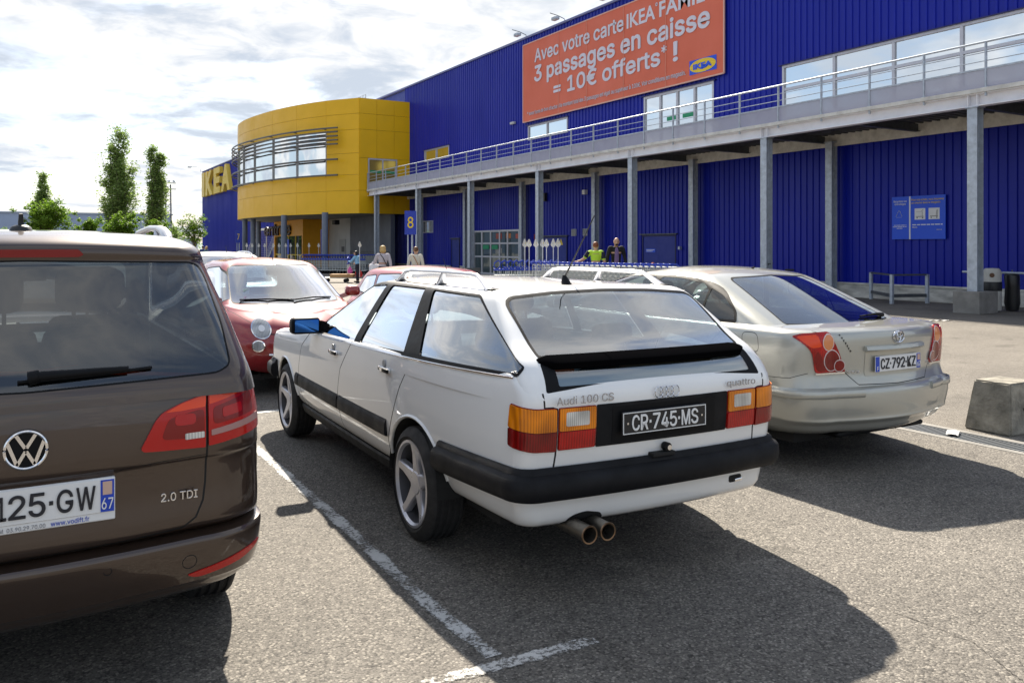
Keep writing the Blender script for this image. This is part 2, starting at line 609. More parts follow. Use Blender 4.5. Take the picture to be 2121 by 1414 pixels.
# drain channel: concrete edges, pit and a bar for every slot that can be told apart
def drain():
    t = thing('drain_channel', 'long steel drainage grating between pale concrete edges beside the concrete block', 'drain', (6.67, 0, 0))
    mb = MB()
    mb.box(-0.20, -0.13, -6, 60, -0.2, 0.003)
    mb.box(0.14, 0.21, -6, 60, -0.2, 0.003)
    mb.build('concrete_edge', M_conc_l, t)
    mb = MB()
    mb.box(-0.13, 0.14, -6, 60, -0.2, -0.09)
    mb.build('channel_pit', M_black, t)
    mb = MB()
    mb.box(-0.128, -0.108, -6, 60, -0.05, -0.001)
    mb.box(0.118, 0.138, -6, 60, -0.05, -0.001)
    mb.build('grate_frame', M_galv_d, t)
    mb = MB()
    mb.box(-0.108, 0.118, -0.0105, 0.0105, -0.04, -0.003)
    proto = None
    y = 2.2
    for i in range(170):
        if proto is None:
            o = mb.build('grate_bar', M_galv_d, t)
            proto = o
        else:
            o = proto.copy()
            COL.objects.link(o)
            o.parent = t
        o.location = (0, y, 0)
        y += 0.034
    mb = MB()
    while y < 60:
        mb.box(-0.108, 0.118, y - 0.0105, y + 0.0105, -0.04, -0.003)
        y += 0.05 if y < 12 else 0.2
    o = mb.build('far_grating', M_galv_d, t)
    o['kind'] = 'stuff'
drain()

# ------------------------------------------------------------------ store building
XW = 22.29
bld = thing('store_building', 'long blue corrugated metal warehouse store with raised window band', 'building', (XW, 0, 0))

def clad(y0, y1, z0, z1, x=0.0, per=0.25, dep=0.035, parent=None, mat=None, name='cladding_panel'):
    prof = [(0.0, 0.0), (0.185, 0.0), (0.205, dep), (0.30, dep)]
    ys = []
    k = math.floor(y0 / per) - 1
    while k * per < y1 + per:
        for a, d in prof:
            ys.append((k * per + a * per / 0.32, d))
        k += 1
    pts = []
    for i in range(len(ys) - 1):
        (a, da), (b, db) = ys[i], ys[i + 1]
        if b <= y0 or a >= y1:
            continue
        if not pts:
            t = (max(a, y0) - a) / (b - a)
            pts.append((max(a, y0), da + (db - da) * t))
        t = (min(b, y1) - a) / (b - a)
        pts.append((min(b, y1), da + (db - da) * t))
    mb = MB()
    vs = []
    for y, d in pts:
        vs += [(x - d, y, z0), (x - d, y, z1)]
    n = len(pts)
    mb.add(vs, [(2 * i, 2 * i + 1, 2 * i + 3, 2 * i + 2) for i in range(n - 1)])
    return mb.build(name, mat or M_blue, parent or bld)

def fill_wall(y0, y1, z0, z1, holes):
    cuts = sorted(set([y0, y1] + [v for h in holes for v in h[:2] if y0 < v < y1] + [y for y in (5.14, 11.55, 17.96, 24.37, 30.78, 37.19, 43.6) if y0 < y < y1]))
    for a, b in zip(cuts, cuts[1:]):
        hs = sorted([h for h in holes if h[0] < b - 1e-6 and h[1] > a + 1e-6], key=lambda h: h[2])
        z = z0
        for h in hs:
            if h[2] > z + 0.01:
                clad(a, b, z, h[2])
            z = h[3]
        if z1 > z + 0.01:
            clad(a, b, z, z1)

UP = [(1.1, 19.91, 5.85, 7.67), (23.16, 27.22, 5.1, 7.74), (32.83, 36.4, 6.96, 7.69), (45.52, 49.08, 6.96, 7.69)]
LOW = [(37.26, 42.34, 0.0, 2.48), (25.24, 27.32, 0.0, 2.05), (32.87, 34.95, 0.0, 2.07), (47.78, 49.46, 2.46, 3.22), (44.1, 45.2, 0.0, 2.05)]
fill_wall(-2, 52.2, 5.12, 12.16, UP)
fill_wall(-2, 63.0, 0.45, 5.08, LOW)
clad(69, 125.0, 0.3, 12.16, per=0.6, dep=0.05)
clad(63, 69, 0.3, 3.6, per=0.6)
# inner wall, plinth, coping
mb = MB()
mb.box(0.10, 0.5, -2, 125, 0.0, 12.1)
mb.build('wall_core', M_blue_flat, bld)
mb = MB()
for a, b in ((-2, 25.1), (27.5, 32.7), (35.1, 37.1), (42.5, 44.0), (45.3, 63)):
    mb.box(-0.07, 0.1, a, b, 0.0, 0.40)
    mb.box(-0.10, 0.1, a, b, 0.40, 0.46)
bev(mb.build('plinth', pmat('stained_plinth', (0.62, 0.60, 0.54), 0.85, var=0.45, vscale=1.6, stretch=(1, 1, 3)), bld), 0.012)
mb = MB()
mb.box(-0.09, 0.5, -2, 125, 12.16, 12.26)
mb.build('roof_coping', pmat('coping', (0.16, 0.17, 0.36), 0.45), bld)
mb = MB()
mb.box(0.5, 60, -2, 125, 11.6, 11.9)
mb.box(0.5, 60, 124.6, 125, 0, 11.9)
mb.build('roof', M_roofgrey, bld)

def window(y0, y1, z0, z1, mull=(), trans=(), fw=0.07, pane=M_solar, name='window', frame=M_alu, x=0.0, tilt=0.0):
    mb = MB()
    mb.box(x - 0.05, x + 0.06, y0, y1, z0 - 0.0, z0 + fw)
    mb.box(x - 0.05, x + 0.06, y0, y1, z1 - fw, z1)
    mb.box(x - 0.05, x + 0.06, y0, y0 + fw, z0 + fw, z1 - fw)
    mb.box(x - 0.05, x + 0.06, y1 - fw, y1, z0 + fw, z1 - fw)
    for m in mull:
        mb.box(x - 0.045, x + 0.06, m - fw * 0.6, m + fw * 0.6, z0 + fw, z1 - fw)
    for t in trans:
        mb.box(x - 0.04, x + 0.06, y0 + fw, y1 - fw, t - 0.045, t + 0.045)
    fr = mb.build(name, frame, bld)
    ys = [y0 + fw] + [m for m in mull] + [y1 - fw]
    for k, (a, b) in enumerate(zip(ys, ys[1:])):
        p = MB()
        j = ((k * 37) % 7 - 3) * 0.0016 + tilt
        p.add([(x + 0.005 + j, a, z0 + fw), (x + 0.005 - j, b, z0 + fw), (x + 0.005 - j * 0.5, b, z1 - fw), (x + 0.005 + j * 0.7, a, z1 - fw)], [(0, 3, 2, 1)])
        p.build('pane', pane, fr)
    return fr

window(1.1, 19.91, 5.85, 7.67, mull=(3.2, 5.28, 7.37, 9.46, 11.55, 13.64, 15.72, 17.82), trans=(6.86,), fw=0.08)
d = window(23.16, 27.22, 5.1, 7.74, mull=(24.2, 25.19, 26.2), trans=(6.28,), fw=0.09)
for yy in (24.30, 25.22):
    m2 = MB().box(-0.012, -0.008, yy, yy + 0.60, 6.58, 6.74)
    m2.build('exit_notice', M_green, d)
window(32.83, 36.4, 6.96, 7.69, mull=(34.63,))
window(45.52, 49.08, 6.96, 7.69, mull=(47.35,), pane=M_solar)
window(47.78, 49.46, 2.46, 3.22, mull=(48.4, 48.9), fw=0.05, pane=M_solar)
# drip flashings over the upper openings
for (y0, y1, z0, z1) in UP:
    MB().box(-0.11, 0.0, y0 - 0.12, y1 + 0.12, z1 + 0.002, z1 + 0.03).build('drip_flashing', pmat('flashing', (0.01, 0.012, 0.12), 0.4), bld)
# glazed entrance doors under the walkway
ent = window(37.26, 42.34, 0.05, 2.48, mull=(38.5, 39.35, 40.35, 41.35), trans=(1.03, 1.76), fw=0.10, pane=pmat('entrance_glass', (0.10, 0.14, 0.15), 0.03, spec=1.0, metal=0.35), name='entrance_door')
for a in (39.5, 40.5):
    MB().box(-0.064, -0.052, a, a + 0.68, 1.44, 1.67).build('exit_notice', M_green, ent)
for (a, b, c0, c1, m) in ((39.15, 39.8, 2.0, 2.3, (0.35, 0.03, 0.01)), (38.2, 38.7, 2.02, 2.28, (0.55, 0.16, 0.02)), (37.2, 37.7, 2.0, 2.25, (0.5, 0.05, 0.02)), (35.2, 36.0, 1.95, 2.2, (0.35, 0.06, 0.03)), (39.15, 39.85, 1.2, 1.5, (0.3, 0.3, 0.28))):
    MB().box(-0.004, 0.0, a, b, c0, c1).build('window_display', pmat('display%.2f%.2f' % (a, m[0]), m, 0.3), ent)
# blue steel doors
def steel_door(y0, y1, h, leaves=2):
    fr = MB().box(-0.055, 0.05, y0, y0 + 0.06, 0, h).box(-0.055, 0.05, y1 - 0.06, y1, 0, h).box(-0.055, 0.05, y0 + 0.06, y1 - 0.06, h - 0.06, h).build('door_frame', pmat('navy', (0.006, 0.01, 0.09), 0.5), bld)
    w = (y1 - y0 - 0.12) / leaves
    for k in range(leaves):
        MB().box(-0.03, 0.02, y0 + 0.063 + k * w, y0 + 0.057 + (k + 1) * w, 0.02, h - 0.063).build('door_leaf', M_blue_flat, fr)
    mb = MB().box(-0.13, -0.02, y0 - 0.1, y1 + 0.1, h + 0.005, h + 0.05)
    mb.build('door_canopy', M_galv_d, fr)
    return fr
f = steel_door(25.24, 27.32, 2.05)
lab = MB().box(-0.036, -0.031, 26.5, 27.1, 1.34, 1.49).build('notice_plate', M_signblue, f)
mb = MB()
for i, (a, l) in enumerate(((27.05, 0.5), (27.05, 0.38))):
    mb.box(-0.040, -0.0365, a - l, a, 1.43 - i * 0.055, 1.455 - i * 0.055)
mb.build('small_print', M_white, f)
f = steel_door(32.87, 34.95, 2.07)
wt = MB()
wt.prism([(-0.17, 0), (0.17, 0), (0, 0.30)], lambda a, b, d: (-0.032 - d, 33.4 - a, 1.66 + b), 0.0, 0.004)
wt.build('warning_triangle', M_signyel, f)
text_obj('lettering', '!', M_black, (-0.037, 33.4, 1.71), (0, -1, 0), (0, 0, 1), h=0.16, depth=0.002, parent=f, align='c')
steel_door(44.1, 45.2, 2.05, 1)
# grilles, small lamps, vents, downpipes on the lower wall
for y in (32.31, 31.38):
    g = MB().box(-0.07, 0, y - 0.17, y + 0.17, 2.08, 2.39).build('vent_grille', M_lgrey, bld)
    mb = MB()
    for k in range(7):
        mb.box(-0.082, -0.071, y - 0.14, y + 0.14, 2.11 + k * 0.04, 2.13 + k * 0.04)
    mb.build('louvre', M_galv_d, g)
MB().box(-0.18, -0.05, 34.6, 34.85, 3.8, 4.2).build('wall_lamp', M_black, bld)
MB().box(-0.22, -0.05, 31.2, 31.4, 3.95, 4.15).build('wall_lamp', M_white, bld)
MB().box(-0.16, -0.05, 24.9, 25.0, 1.46, 1.58).build('bell_box', M_galv, bld)
MB().rbox(-0.20, -0.04, 37.6, 38.0, 7.95, 8.08, 0.03).build('wall_lamp', M_lgrey, bld)
MB().rbox(-0.20, -0.04, 22.8, 23.05, 5.9, 6.12, 0.03).build('wall_lamp', M_lgrey, bld)
for y in (24.16, 36.6):
    mb = MB()
    mb.cyl((-0.14, y, 0.2), (-0.14, y, 4.8), 0.05)
    for z in (1.2, 2.6, 4.0):
        mb.cyl((-0.14, y, z), (-0.14, y, z + 0.06), 0.062)
    mb.build('downpipe', M_galv, bld, 40)
# floodlights on the parapet
for y in (29.3, 33.1, 36.6):
    fl = thing('floodlight', 'small floodlight on the blue roof edge, %s of three above the orange banner' % {29.3: 'rightmost', 33.1: 'middle', 36.6: 'leftmost'}[y], 'lamp', (XW - 0.05, y, 12.26), 0, 'floodlights over the banner')
    mb = MB()
    mb.tube([(0.05, 0, 0), (0, 0, 0.10), (-0.35, 0, 0.20), (-0.8, 0, 0.26)], 0.018, 6)
    mb.build('bracket', M_galv_d, fl)
    mb = MB()
    mb.rbox(-0.62, -0.38, -0.20, 0.20, -0.02, 0.12, 0.03)
    mb.build('lamp_housing', M_galv, fl)
    MB().box(-0.60, -0.40, -0.18, 0.18, -0.034, -0.021).build('lamp_glass', M_white, fl)

# banner ------------------------------------------------------------
M_ban = pmat('orange_vinyl', (0.74, 0.155, 0.080), 0.55, var=0.06, vscale=0.5)
M_bantext = pmat('banner_white', (0.72, 0.70, 0.78), 0.6)
ban = thing('advertising_banner', 'large orange vinyl banner with white French lettering on the blue facade', 'banner', (XW - 0.10, 36.73, 7.9))
BW, BH = 14.19, 3.92
def ban_x(a, b):
    # wrinkles pulled from the lower left corner and along the edges
    r = math.hypot(a - 0.4, b - 0.2)
    w = 0.022 * math.sin(a * 3.1 + b * 5.0) * math.exp(-((a - 1.6) / 1.2) ** 2) * math.exp(-(b / 2.0) ** 2)
    w += 0.018 * math.sin(a * 4.0 - b * 3.0) * math.exp(-(b / 0.5) ** 2)
    return -0.035 - w
mb = MB()
nA, nB = 90, 26
mb.grid([[Vector((ban_x(BW * i / nA, BH * j / nB), -BW * i / nA, BH * j / nB)) for i in range(nA + 1)] for j in range(nB + 1)], flip=True)
mb.build('vinyl_sheet', M_ban, ban, 60)
mb = MB()
for p in ([(0, 0), (BW, 0)], [(BW, 0), (BW, BH)], [(BW, BH), (0, BH)], [(0, BH), (0, 0)]):
    mb.beam((-0.03, -p[0][0], p[0][1]), (-0.03, -p[1][0], p[1][1]), 0.05, 0.05)
mb.build('hem', pmat('banner_hem', (0.75, 0.45, 0.36), 0.6), ban)
mb = MB()
for a in (3.3, 5.6, 8.3, 11.0):
    mb.box(-0.066, -0.06, -a - 0.012, -a + 0.012, 0.02, BH - 0.02)
mb.build('weld_seam', pmat('banner_seam', (0.76, 0.30, 0.20), 0.6), ban)
XD, YD = (0, -1, 0), (0, 0, 1)
def drape(o, lift):
    """lay print onto the wrinkled sheet"""
    nv = LAYER.get(o.name, 10 ** 9)
    for v in o.data.vertices:
        v.co.x = ban_x(-v.co.y, v.co.z) - lift - 0.0018 * (v.index // nv)
    return o
def btxt(s, a, b, w, h, bold=0.05, plain=False):
    return drape(text_obj('lettering', s, M_bantext, (-0.10, -a, b), XD, YD, w=w, h=h, depth=0.0, bold=bold, parent=ban, plain=plain), 0.010)
btxt('Avec votre carte', 1.15, 2.86, 7.15, 0.62)
btxt('IKEA', 8.5, 2.87, 1.85, 0.62, 0.022, True)
btxt('\u00b0', 10.38, 3.36, 0.13, 0.14)
btxt('FAMILY', 10.6, 2.87, 3.25, 0.62, 0.022, True)
btxt('3 passages en caisse', 1.15, 1.68, 12.3, 0.98, 0.048)
btxt('= 10\u20ac offerts', 2.89, 0.94, 7.75, 0.72, 0.055)
btxt('*', 10.75, 1.40, 0.30, 0.28)
btxt('!', 11.45, 0.94, 0.25, 0.74, 0.05)
btxt('* sous forme de bon d\u2019achat si le montant total des 3 passages est \u00e9gal ou sup\u00e9rieur \u00e0 100\u20ac. Voir conditions en magasin.', 0.45, 0.24, 11.7, 0.24, 0.02)
mb = MB()
mb.grid([[Vector((0, -12.36 - 1.46 * i / 8, 0.22 + 0.54 * j / 3)) for i in range(9)] for j in range(4)], flip=True)
drape(mb.build('logo_plate', M_signblue, ban), 0.010)
mb = MB()
mb.prism([(0.70 * math.cos(2 * math.pi * i / 40), 0.25 * math.sin(2 * math.pi * i / 40)) for i in range(40)], lambda a, b, d: (-0.106 - d, -13.09 - a, 0.49 + b), 0.0, 0.001)
mb.f, mb.m = mb.f[:1], mb.m[:1]
mb.f[0] = mb.f[0][::-1]
drape(mb.build('logo_oval', M_signyel, ban), 0.020)
drape(text_obj('lettering', 'IKEA', M_signblue, (-0.112, -12.58, 0.385), XD, YD, w=1.02, h=0.21, depth=0.0, bold=0.05, parent=ban, plain=True), 0.030)

# wall letters -------------------------------------------------------
M_letter = pmat('letter_yellow', (0.88, 0.62, 0.08), 0.35, var=0.05)
let = thing('wall_lettering', 'giant yellow three-dimensional store letters on the far blue wall', 'lettering', (XW, 122.7, 8.5))
xoff = 0.0
for ch, w in (('I', 1.9), ('K', 4.7), ('E', 3.9), ('A', 5.0)):
    text_obj('letter', ch, M_letter, (-0.06, -xoff, 0), XD, YD, w=w, h=3.3, depth=0.45, bold=0.05, parent=let, plain=True)
    xoff += w + 0.85
tl = thing('mast_camera', 'thin bracket with camera on the far corner of the blue roof', 'camera', (XW - 0.2, 125.0, 12.2))
mb = MB()
mb.tube([(0, 0, 0), (-0.1, 0, 0.45), (-0.4, 0.3, 0.7), (-1.2, 1.0, 0.8)], 0.035, 6)
mb.rbox(-1.6, -1.1, 0.9, 1.2, 0.62, 0.84, 0.04)
mb.build('bracket', M_galv, tl)

# wall information sign -----------------------------------------------
sg = thing('information_sign', 'blue recycling and trolley notice with white divider on the lower wall', 'sign', (XW - 0.06, 15.73, 1.78))
MB().box(-0.03, 0.0, -1.66, 0, 0, 1.24).build('sign_plate', M_signblue, sg)
MB().box(-0.034, -0.0305, -0.60, -0.555, 0.0, 1.235).build('divider', M_white, sg)
def stxt(s, a, b, w, h, m=M_white):
    text_obj('lettering', s, m, (-0.031, -a, b), XD, YD, w=w, h=h, depth=0.003, bold=0.006, parent=sg)
stxt('Recyclons vos', 0.06, 1.06, 0.42, 0.075)
stxt('emballages', 0.09, 0.98, 0.36, 0.075)
stxt('Pour vos achats, vous trouverez', 0.63, 1.09, 0.99, 0.07, M_signyel)
stxt('un chariot dans le magasin', 0.63, 1.00, 0.88, 0.07, M_signyel)
def word_bars(parent, x, a, b, w, h, m, seed):
    """print too small to read: word-length dashes"""
    rnd = random.Random(seed)
    mb = MB()
    p = 0.0
    while p < w - h:
        l = min(w - p, h * rnd.uniform(1.6, 5.0))
        mb.box(x - 0.002, x, -a - p - l, -a - p, b, b + h * 0.55)
        p += l + h * 0.5
    mb.build('small_print', m, parent)
word_bars(sg, -0.031, 0.07, 0.40, 0.40, 0.03, M_white, 1)
word_bars(sg, -0.031, 0.03, 0.355, 0.47, 0.03, M_white, 2)
word_bars(sg, -0.031, 0.16, 0.31, 0.18, 0.03, M_white, 3)
word_bars(sg, -0.031, 0.66, 0.40, 0.92, 0.05, M_white, 4)
stxt('Merci.', 0.66, 0.32, 0.16, 0.05)
stxt('IKEA', 1.40, 0.25, 0.16, 0.03)
mb = MB()
tri = [(0.24, 0.86), (0.35, 0.64), (0.13, 0.64)]
for i in range(3):
    (a0, b0), (a1, b1) = tri[i], tri[(i + 1) % 3]
    for t0, t1 in ((0.10, 0.46), (0.54, 0.90)):
        mb.beam((-0.033, -(a0 + (a1 - a0) * t0), b0 + (b1 - b0) * t0), (-0.033, -(a0 + (a1 - a0) * t1), b0 + (b1 - b0) * t1), 0.005, 0.024, up=(1, 0, 0))
mb.build('recycling_mark', M_white, sg)
for k, a in enumerate((0.73, 1.16)):
    s2 = MB().box(-0.034, -0.0305, -a - 0.33, -a, 0.56, 0.88).build('pictogram_tile', M_white, sg)
    mb = MB()
    mb.box(-0.038, -0.0345, -a - 0.28, -a - 0.05, 0.64, 0.655)
    mb.cyl((-0.038, -a - 0.08, 0.61), (-0.0345, -a - 0.08, 0.61), 0.018)
    mb.cyl((-0.038, -a - 0.25, 0.61), (-0.0345, -a - 0.25, 0.61), 0.018)
    if k == 0:
        mb.beam((-0.036, -a - 0.24, 0.65), (-0.036, -a - 0.24, 0.78), 0.004, 0.012, up=(1, 0, 0))
        mb.beam((-0.036, -a - 0.06, 0.78), (-0.036, -a - 0.24, 0.78), 0.004, 0.01, up=(1, 0, 0))
        mb.beam((-0.036, -a - 0.22, 0.80), (-0.036, -a - 0.27, 0.84), 0.004, 0.03, up=(1, 0, 0))
    else:
        mb.beam((-0.036, -a - 0.23, 0.65), (-0.036, -a - 0.25, 0.82), 0.004, 0.012, up=(1, 0, 0))
        mb.beam((-0.036, -a - 0.26, 0.65), (-0.036, -a - 0.27, 0.82), 0.004, 0.012, up=(1, 0, 0))
    mb.build('pictogram', M_black, s2)

# ------------------------------------------------------------------ elevated walkway
XC = 19.39
wk = thing('elevated_walkway', 'raised steel walkway with railing running along the blue facade', 'walkway', (XC, 0, 0))
COLY = [11.55 + 6.41 * k for k in range(-1, 7)]
def h_section(mb, y, z0, z1, x=0.0, b=0.24, h=0.26, t=0.022):
    mb.box(x - h / 2, x - h / 2 + t, y - b / 2, y + b / 2, z0, z1)
    mb.box(x + h / 2 - t, x + h / 2, y - b / 2, y + b / 2, z0, z1)
    mb.box(x - h / 2 + t, x + h / 2 - t, y - t / 2, y + t / 2, z0, z1)
mbc = MB()
h_section(mbc, 0, 0.0, 4.84)
mbc.box(-0.16, 0.16, -0.15, 0.15, 4.815, 4.84)
proto = None
base_proto = None
for y in COLY:
    if proto is None:
        o = mbc.build('column', M_galv, wk)
        proto = o
        mbb = MB()
        mbb.box(-0.38, 0.38, -0.32, 0.32, 0, 0.52)
    else:
        o = proto.copy()
        COL.objects.link(o)
        o.parent = wk
    o.location = (0, y, 0)
    if base_proto is None:
        base_proto = bev(mbb.build('column_base', M_conc_l, o), 0.015)
    else:
        b2 = base_proto.copy()
        COL.objects.link(b2)
        b2.parent = o
for y in [17.65 + 6.25 * k for k in range(-1, 6)]:
    o = proto.copy()
    COL.objects.link(o)
    o.parent = wk
    o.location = (2.52, y, 0)
# front girder (I beam), deck edge, back ledger
WY0, WY1 = -1.0, 51.3
mb = MB()
mb.box(-0.13, 0.11, WY0, WY1, 4.84, 4.862)
mb.box(-0.13, 0.11, WY0, WY1, 5.118, 5.14)
mb.box(-0.018, 0.018, WY0, WY1, 4.862, 5.118)
for y in COLY:
    for dy in (-0.11, 0.11):
        mb.box(-0.125, -0.018, y + dy - 0.011, y + dy + 0.011, 4.862, 5.118)
mb.build('front_girder', M_fascia, wk)
mb = MB()
mb.box(-0.18, 2.93, WY0, WY1, 5.142, 5.24)
mb.build('deck_slab', M_deckedge, wk)
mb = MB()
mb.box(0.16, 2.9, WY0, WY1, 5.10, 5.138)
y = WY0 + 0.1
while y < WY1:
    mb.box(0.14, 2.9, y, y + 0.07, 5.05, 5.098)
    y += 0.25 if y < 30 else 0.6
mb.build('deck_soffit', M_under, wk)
mb = MB()
mb.box(2.62, 2.68, WY0, WY1, 4.70, 5.09)
mb.build('back_ledger', M_deckedge, wk)
mj = MB()
mj.box(0.13, 2.60, -0.07, 0.07, 4.82, 4.84)
mj.box(0.13, 2.60, -0.012, 0.012, 4.84, 5.045)
proto = None
y = 1.94
while y < WY1:
    if proto is None:
        proto = o = mj.build('joist', M_galv_d, wk)
    else:
        o = proto.copy()
        COL.objects.link(o)
        o.parent = wk
    o.location = (0, y, 0)
    y += 3.205
# railing
mb = MB()
mb.cyl((-0.12, WY0, 6.30), (-0.12, WY1, 6.30), 0.027, n=8)
mb.build('handrail', M_galv, wk, 50)
for z in (6.06, 5.86):
    MB().cyl((-0.12, WY0, z), (-0.12, WY1, z), 0.012, n=6).build('middle_rail', M_galv, wk, 60)
MB().box(-0.14, -0.10, WY0, WY1, 5.665, 5.70).build('kick_rail', M_galv, wk)
pm = MB().box(-0.145, -0.095, -0.02, 0.02, 5.05, 6.29).box(-0.17, -0.05, -0.05, 0.05, 5.242, 5.255)
proto = None
y = 0.44
while y < WY1:
    if proto is None:
        proto = o = pm.build('rail_post', M_galv, wk)
    else:
        o = proto.copy()
        COL.objects.link(o)
        o.parent = wk
    o.location = (0, y, 0)
    y += 1.541
# perforated kick panels, see-through
m = glass_mat('perforated_panel', (1, 1, 1), 1.3)
nt = m.node_tree
nt.nodes.clear()
out = N(nt, 'ShaderNodeOutputMaterial')
df = N(nt, 'ShaderNodeBsdfDiffuse')
df.inputs[0].default_value = (0.46, 0.47, 0.56, 1)
tr = N(nt, 'ShaderNodeBsdfTransparent')
mx = N(nt, 'ShaderNodeMixShader')
tcn = N(nt, 'ShaderNodeTexCoord')
nz = N(nt, 'ShaderNodeTexNoise', i_Scale=1.2, i_Detail=4.0)
nt.links.new(tcn.outputs['Object'], nz.inputs[0])
rp = ramp(nt, [(0.3, 0.62), (0.7, 0.82)])
nt.links.new(nz.outputs[0], rp.inputs[0])
nt.links.new(rp.outputs[0], mx.inputs[0])
nt.links.new(tr.outputs[0], mx.inputs[1])
nt.links.new(df.outputs[0], mx.inputs[2])
nt.links.new(mx.outputs[0], out.inputs[0])
pk = MB().box(-0.124, -0.118, 0.024, 1.517, 5.25, 5.66)
proto = None
y = 0.44
while y < WY1 - 1.2:
    if proto is None:
        proto = o = pk.build('kick_panel', m, wk)
    else:
        o = proto.copy()
        COL.objects.link(o)
        o.parent = wk
    o.location = (0, y, 0)
    y += 1.541
# end railing by the yellow pavilion
mb = MB()
mb.tube([(-0.12, WY1, 6.30), (-0.12, WY1 - 0.02, 5.25)], 0.025, 8)
mb.build('end_post', M_galv, wk)

# ------------------------------------------------------------------ yellow pavilion
PV = [(18.75, 51.46), (17.29, 53.66), (16.11, 56.35), (15.29, 59.38), (14.78, 62.66), (14.60, 65.3), (14.76, 67.8), (15.25, 69.9), (16.05, 71.8), (17.1, 73.4), (18.3, 74.6), (19.6, 75.4)]
pv = thing('entrance_pavilion', 'curved yellow panel-clad entrance block with louvred window band', 'building', (18.75, 51.46, 0))
P0 = Vector((18.75, 51.46))
ZT, ZB = 11.14, 3.72
ROWS = [ZB, 5.20, 6.22, 9.12, 10.14, ZT]
def arc_pts(i, n=5):
    """smooth points across segment i of the curved face"""
    def cr(p0, p1, p2, p3, t):
        return tuple(0.5 * ((2 * b) + (-a + c) * t + (2 * a - 5 * b + 4 * c - d) * t * t + (-a + 3 * b - 3 * c + d) * t ** 3) for a, b, c, d in zip(p0, p1, p2, p3))
    q = lambda k: PV[max(0, min(len(PV) - 1, k))]
    p0 = q(i - 1) if i > 0 else (2 * PV[0][0] - PV[1][0], 2 * PV[0][1] - PV[1][1])
    p3 = q(i + 2) if i + 2 < len(PV) else (2 * PV[-1][0] - PV[-2][0], 2 * PV[-1][1] - PV[-2][1])
    return [Vector(cr(p0, q(i), q(i + 1), p3, t / n)) - P0 for t in range(n + 1)]
def curved_panel(i, z0, z1, gap, mat, name, off=0.0, thick=0.05, parent=None):
    pts = arc_pts(i)
    out, inn = [], []
    L = (pts[-1] - pts[0]).length
    for k, p in enumerate(pts):
        a, b = pts[max(k - 1, 0)], pts[min(k + 1, len(pts) - 1)]
        d = (b - a).normalized()
        nrm = Vector((-d.y, d.x))
        if nrm.x > 0:
            nrm = -nrm
        s = 0
        if k == 0:
            s = gap
        if k == len(pts) - 1:
            s = -gap
        q = p + d * s
        out.append(q + nrm * off)
        inn.append(q + nrm * (off - thick))
    rows = []
    g = gap
    za, zb = z0 + g, z1 - g
    loop = [[Vector((q.x, q.y, za)) for q in inn], [Vector((q.x, q.y, za)) for q in out], [Vector((q.x, q.y, zb)) for q in out], [Vector((q.x, q.y, zb)) for q in inn]]
    mb = MB()
    mb.grid(loop)
    n = len(inn)
    mb.add([loop[r][0] for r in range(4)] + [loop[r][-1] for r in range(4)], [(0, 1, 2, 3), (7, 6, 5, 4)])
    return mb.build(name, mat, parent or pv, 40)
nseg = len(PV) - 1
for i in range(nseg):
    for r in range(5):
        win = (r == 2 and 1 <= i <= 8)
        if win:
            w = curved_panel(i, ROWS[2], ROWS[3], 0.03, M_solar, 'window_pane', off=-0.06, thick=0.03)
            continue
        if r == 2:
            zm = 7.6
            curved_panel(i, ROWS[2], zm, 0.008, M_yel, 'facade_panel')
            curved_panel(i, zm, ROWS[3], 0.008, M_yel, 'facade_panel')
        else:
            curved_panel(i, ROWS[r], ROWS[r + 1], 0.008, M_yel, 'facade_panel')
# backing wall with dark joints
mb = MB()
allp = []
for i in range(nseg):
    allp += arc_pts(i)[:-1]
allp.append(Vector(PV[-1]) - P0)
def inset(p, k, d):
    a, b = allp[max(k - 1, 0)], allp[min(k + 1, len(allp) - 1)]
    t = (b - a).normalized()
    n2 = Vector((-t.y, t.x))
    if n2.x > 0:
        n2 = -n2
    return p - n2 * d
ins = [inset(p, k, 0.09) for k, p in enumerate(allp)]
ins[0].y = max(ins[0].y, 0.07)
mb.grid([[Vector((p.x, p.y, z)) for p in ins] for z in (ZB, ROWS[2])], flip=True)
mb.grid([[Vector((p.x, p.y, z)) for p in ins] for z in (ROWS[3], ZT - 0.02)], flip=True)
mb.build('backing_wall', M_yel_joint, pv)
# window mullions and sash line
mb = MB()
for i in range(1, 10):
    p = Vector(PV[i]) - P0
    mb.box(p.x - 0.02, p.x + 0.12, p.y - 0.04, p.y + 0.04, ROWS[2], ROWS[3])
mb.build('mullion', M_lgrey, pv)
# dark glazing interior
mb = MB()
ins2 = [inset(p, k, 0.8) for k, p in enumerate(allp)]
mb.grid([[Vector((p.x, p.y, z)) for p in ins2[2:-2]] for z in (ROWS[2], ROWS[3])], flip=True)
mb.build('interior_wall', M_dgrey, pv)
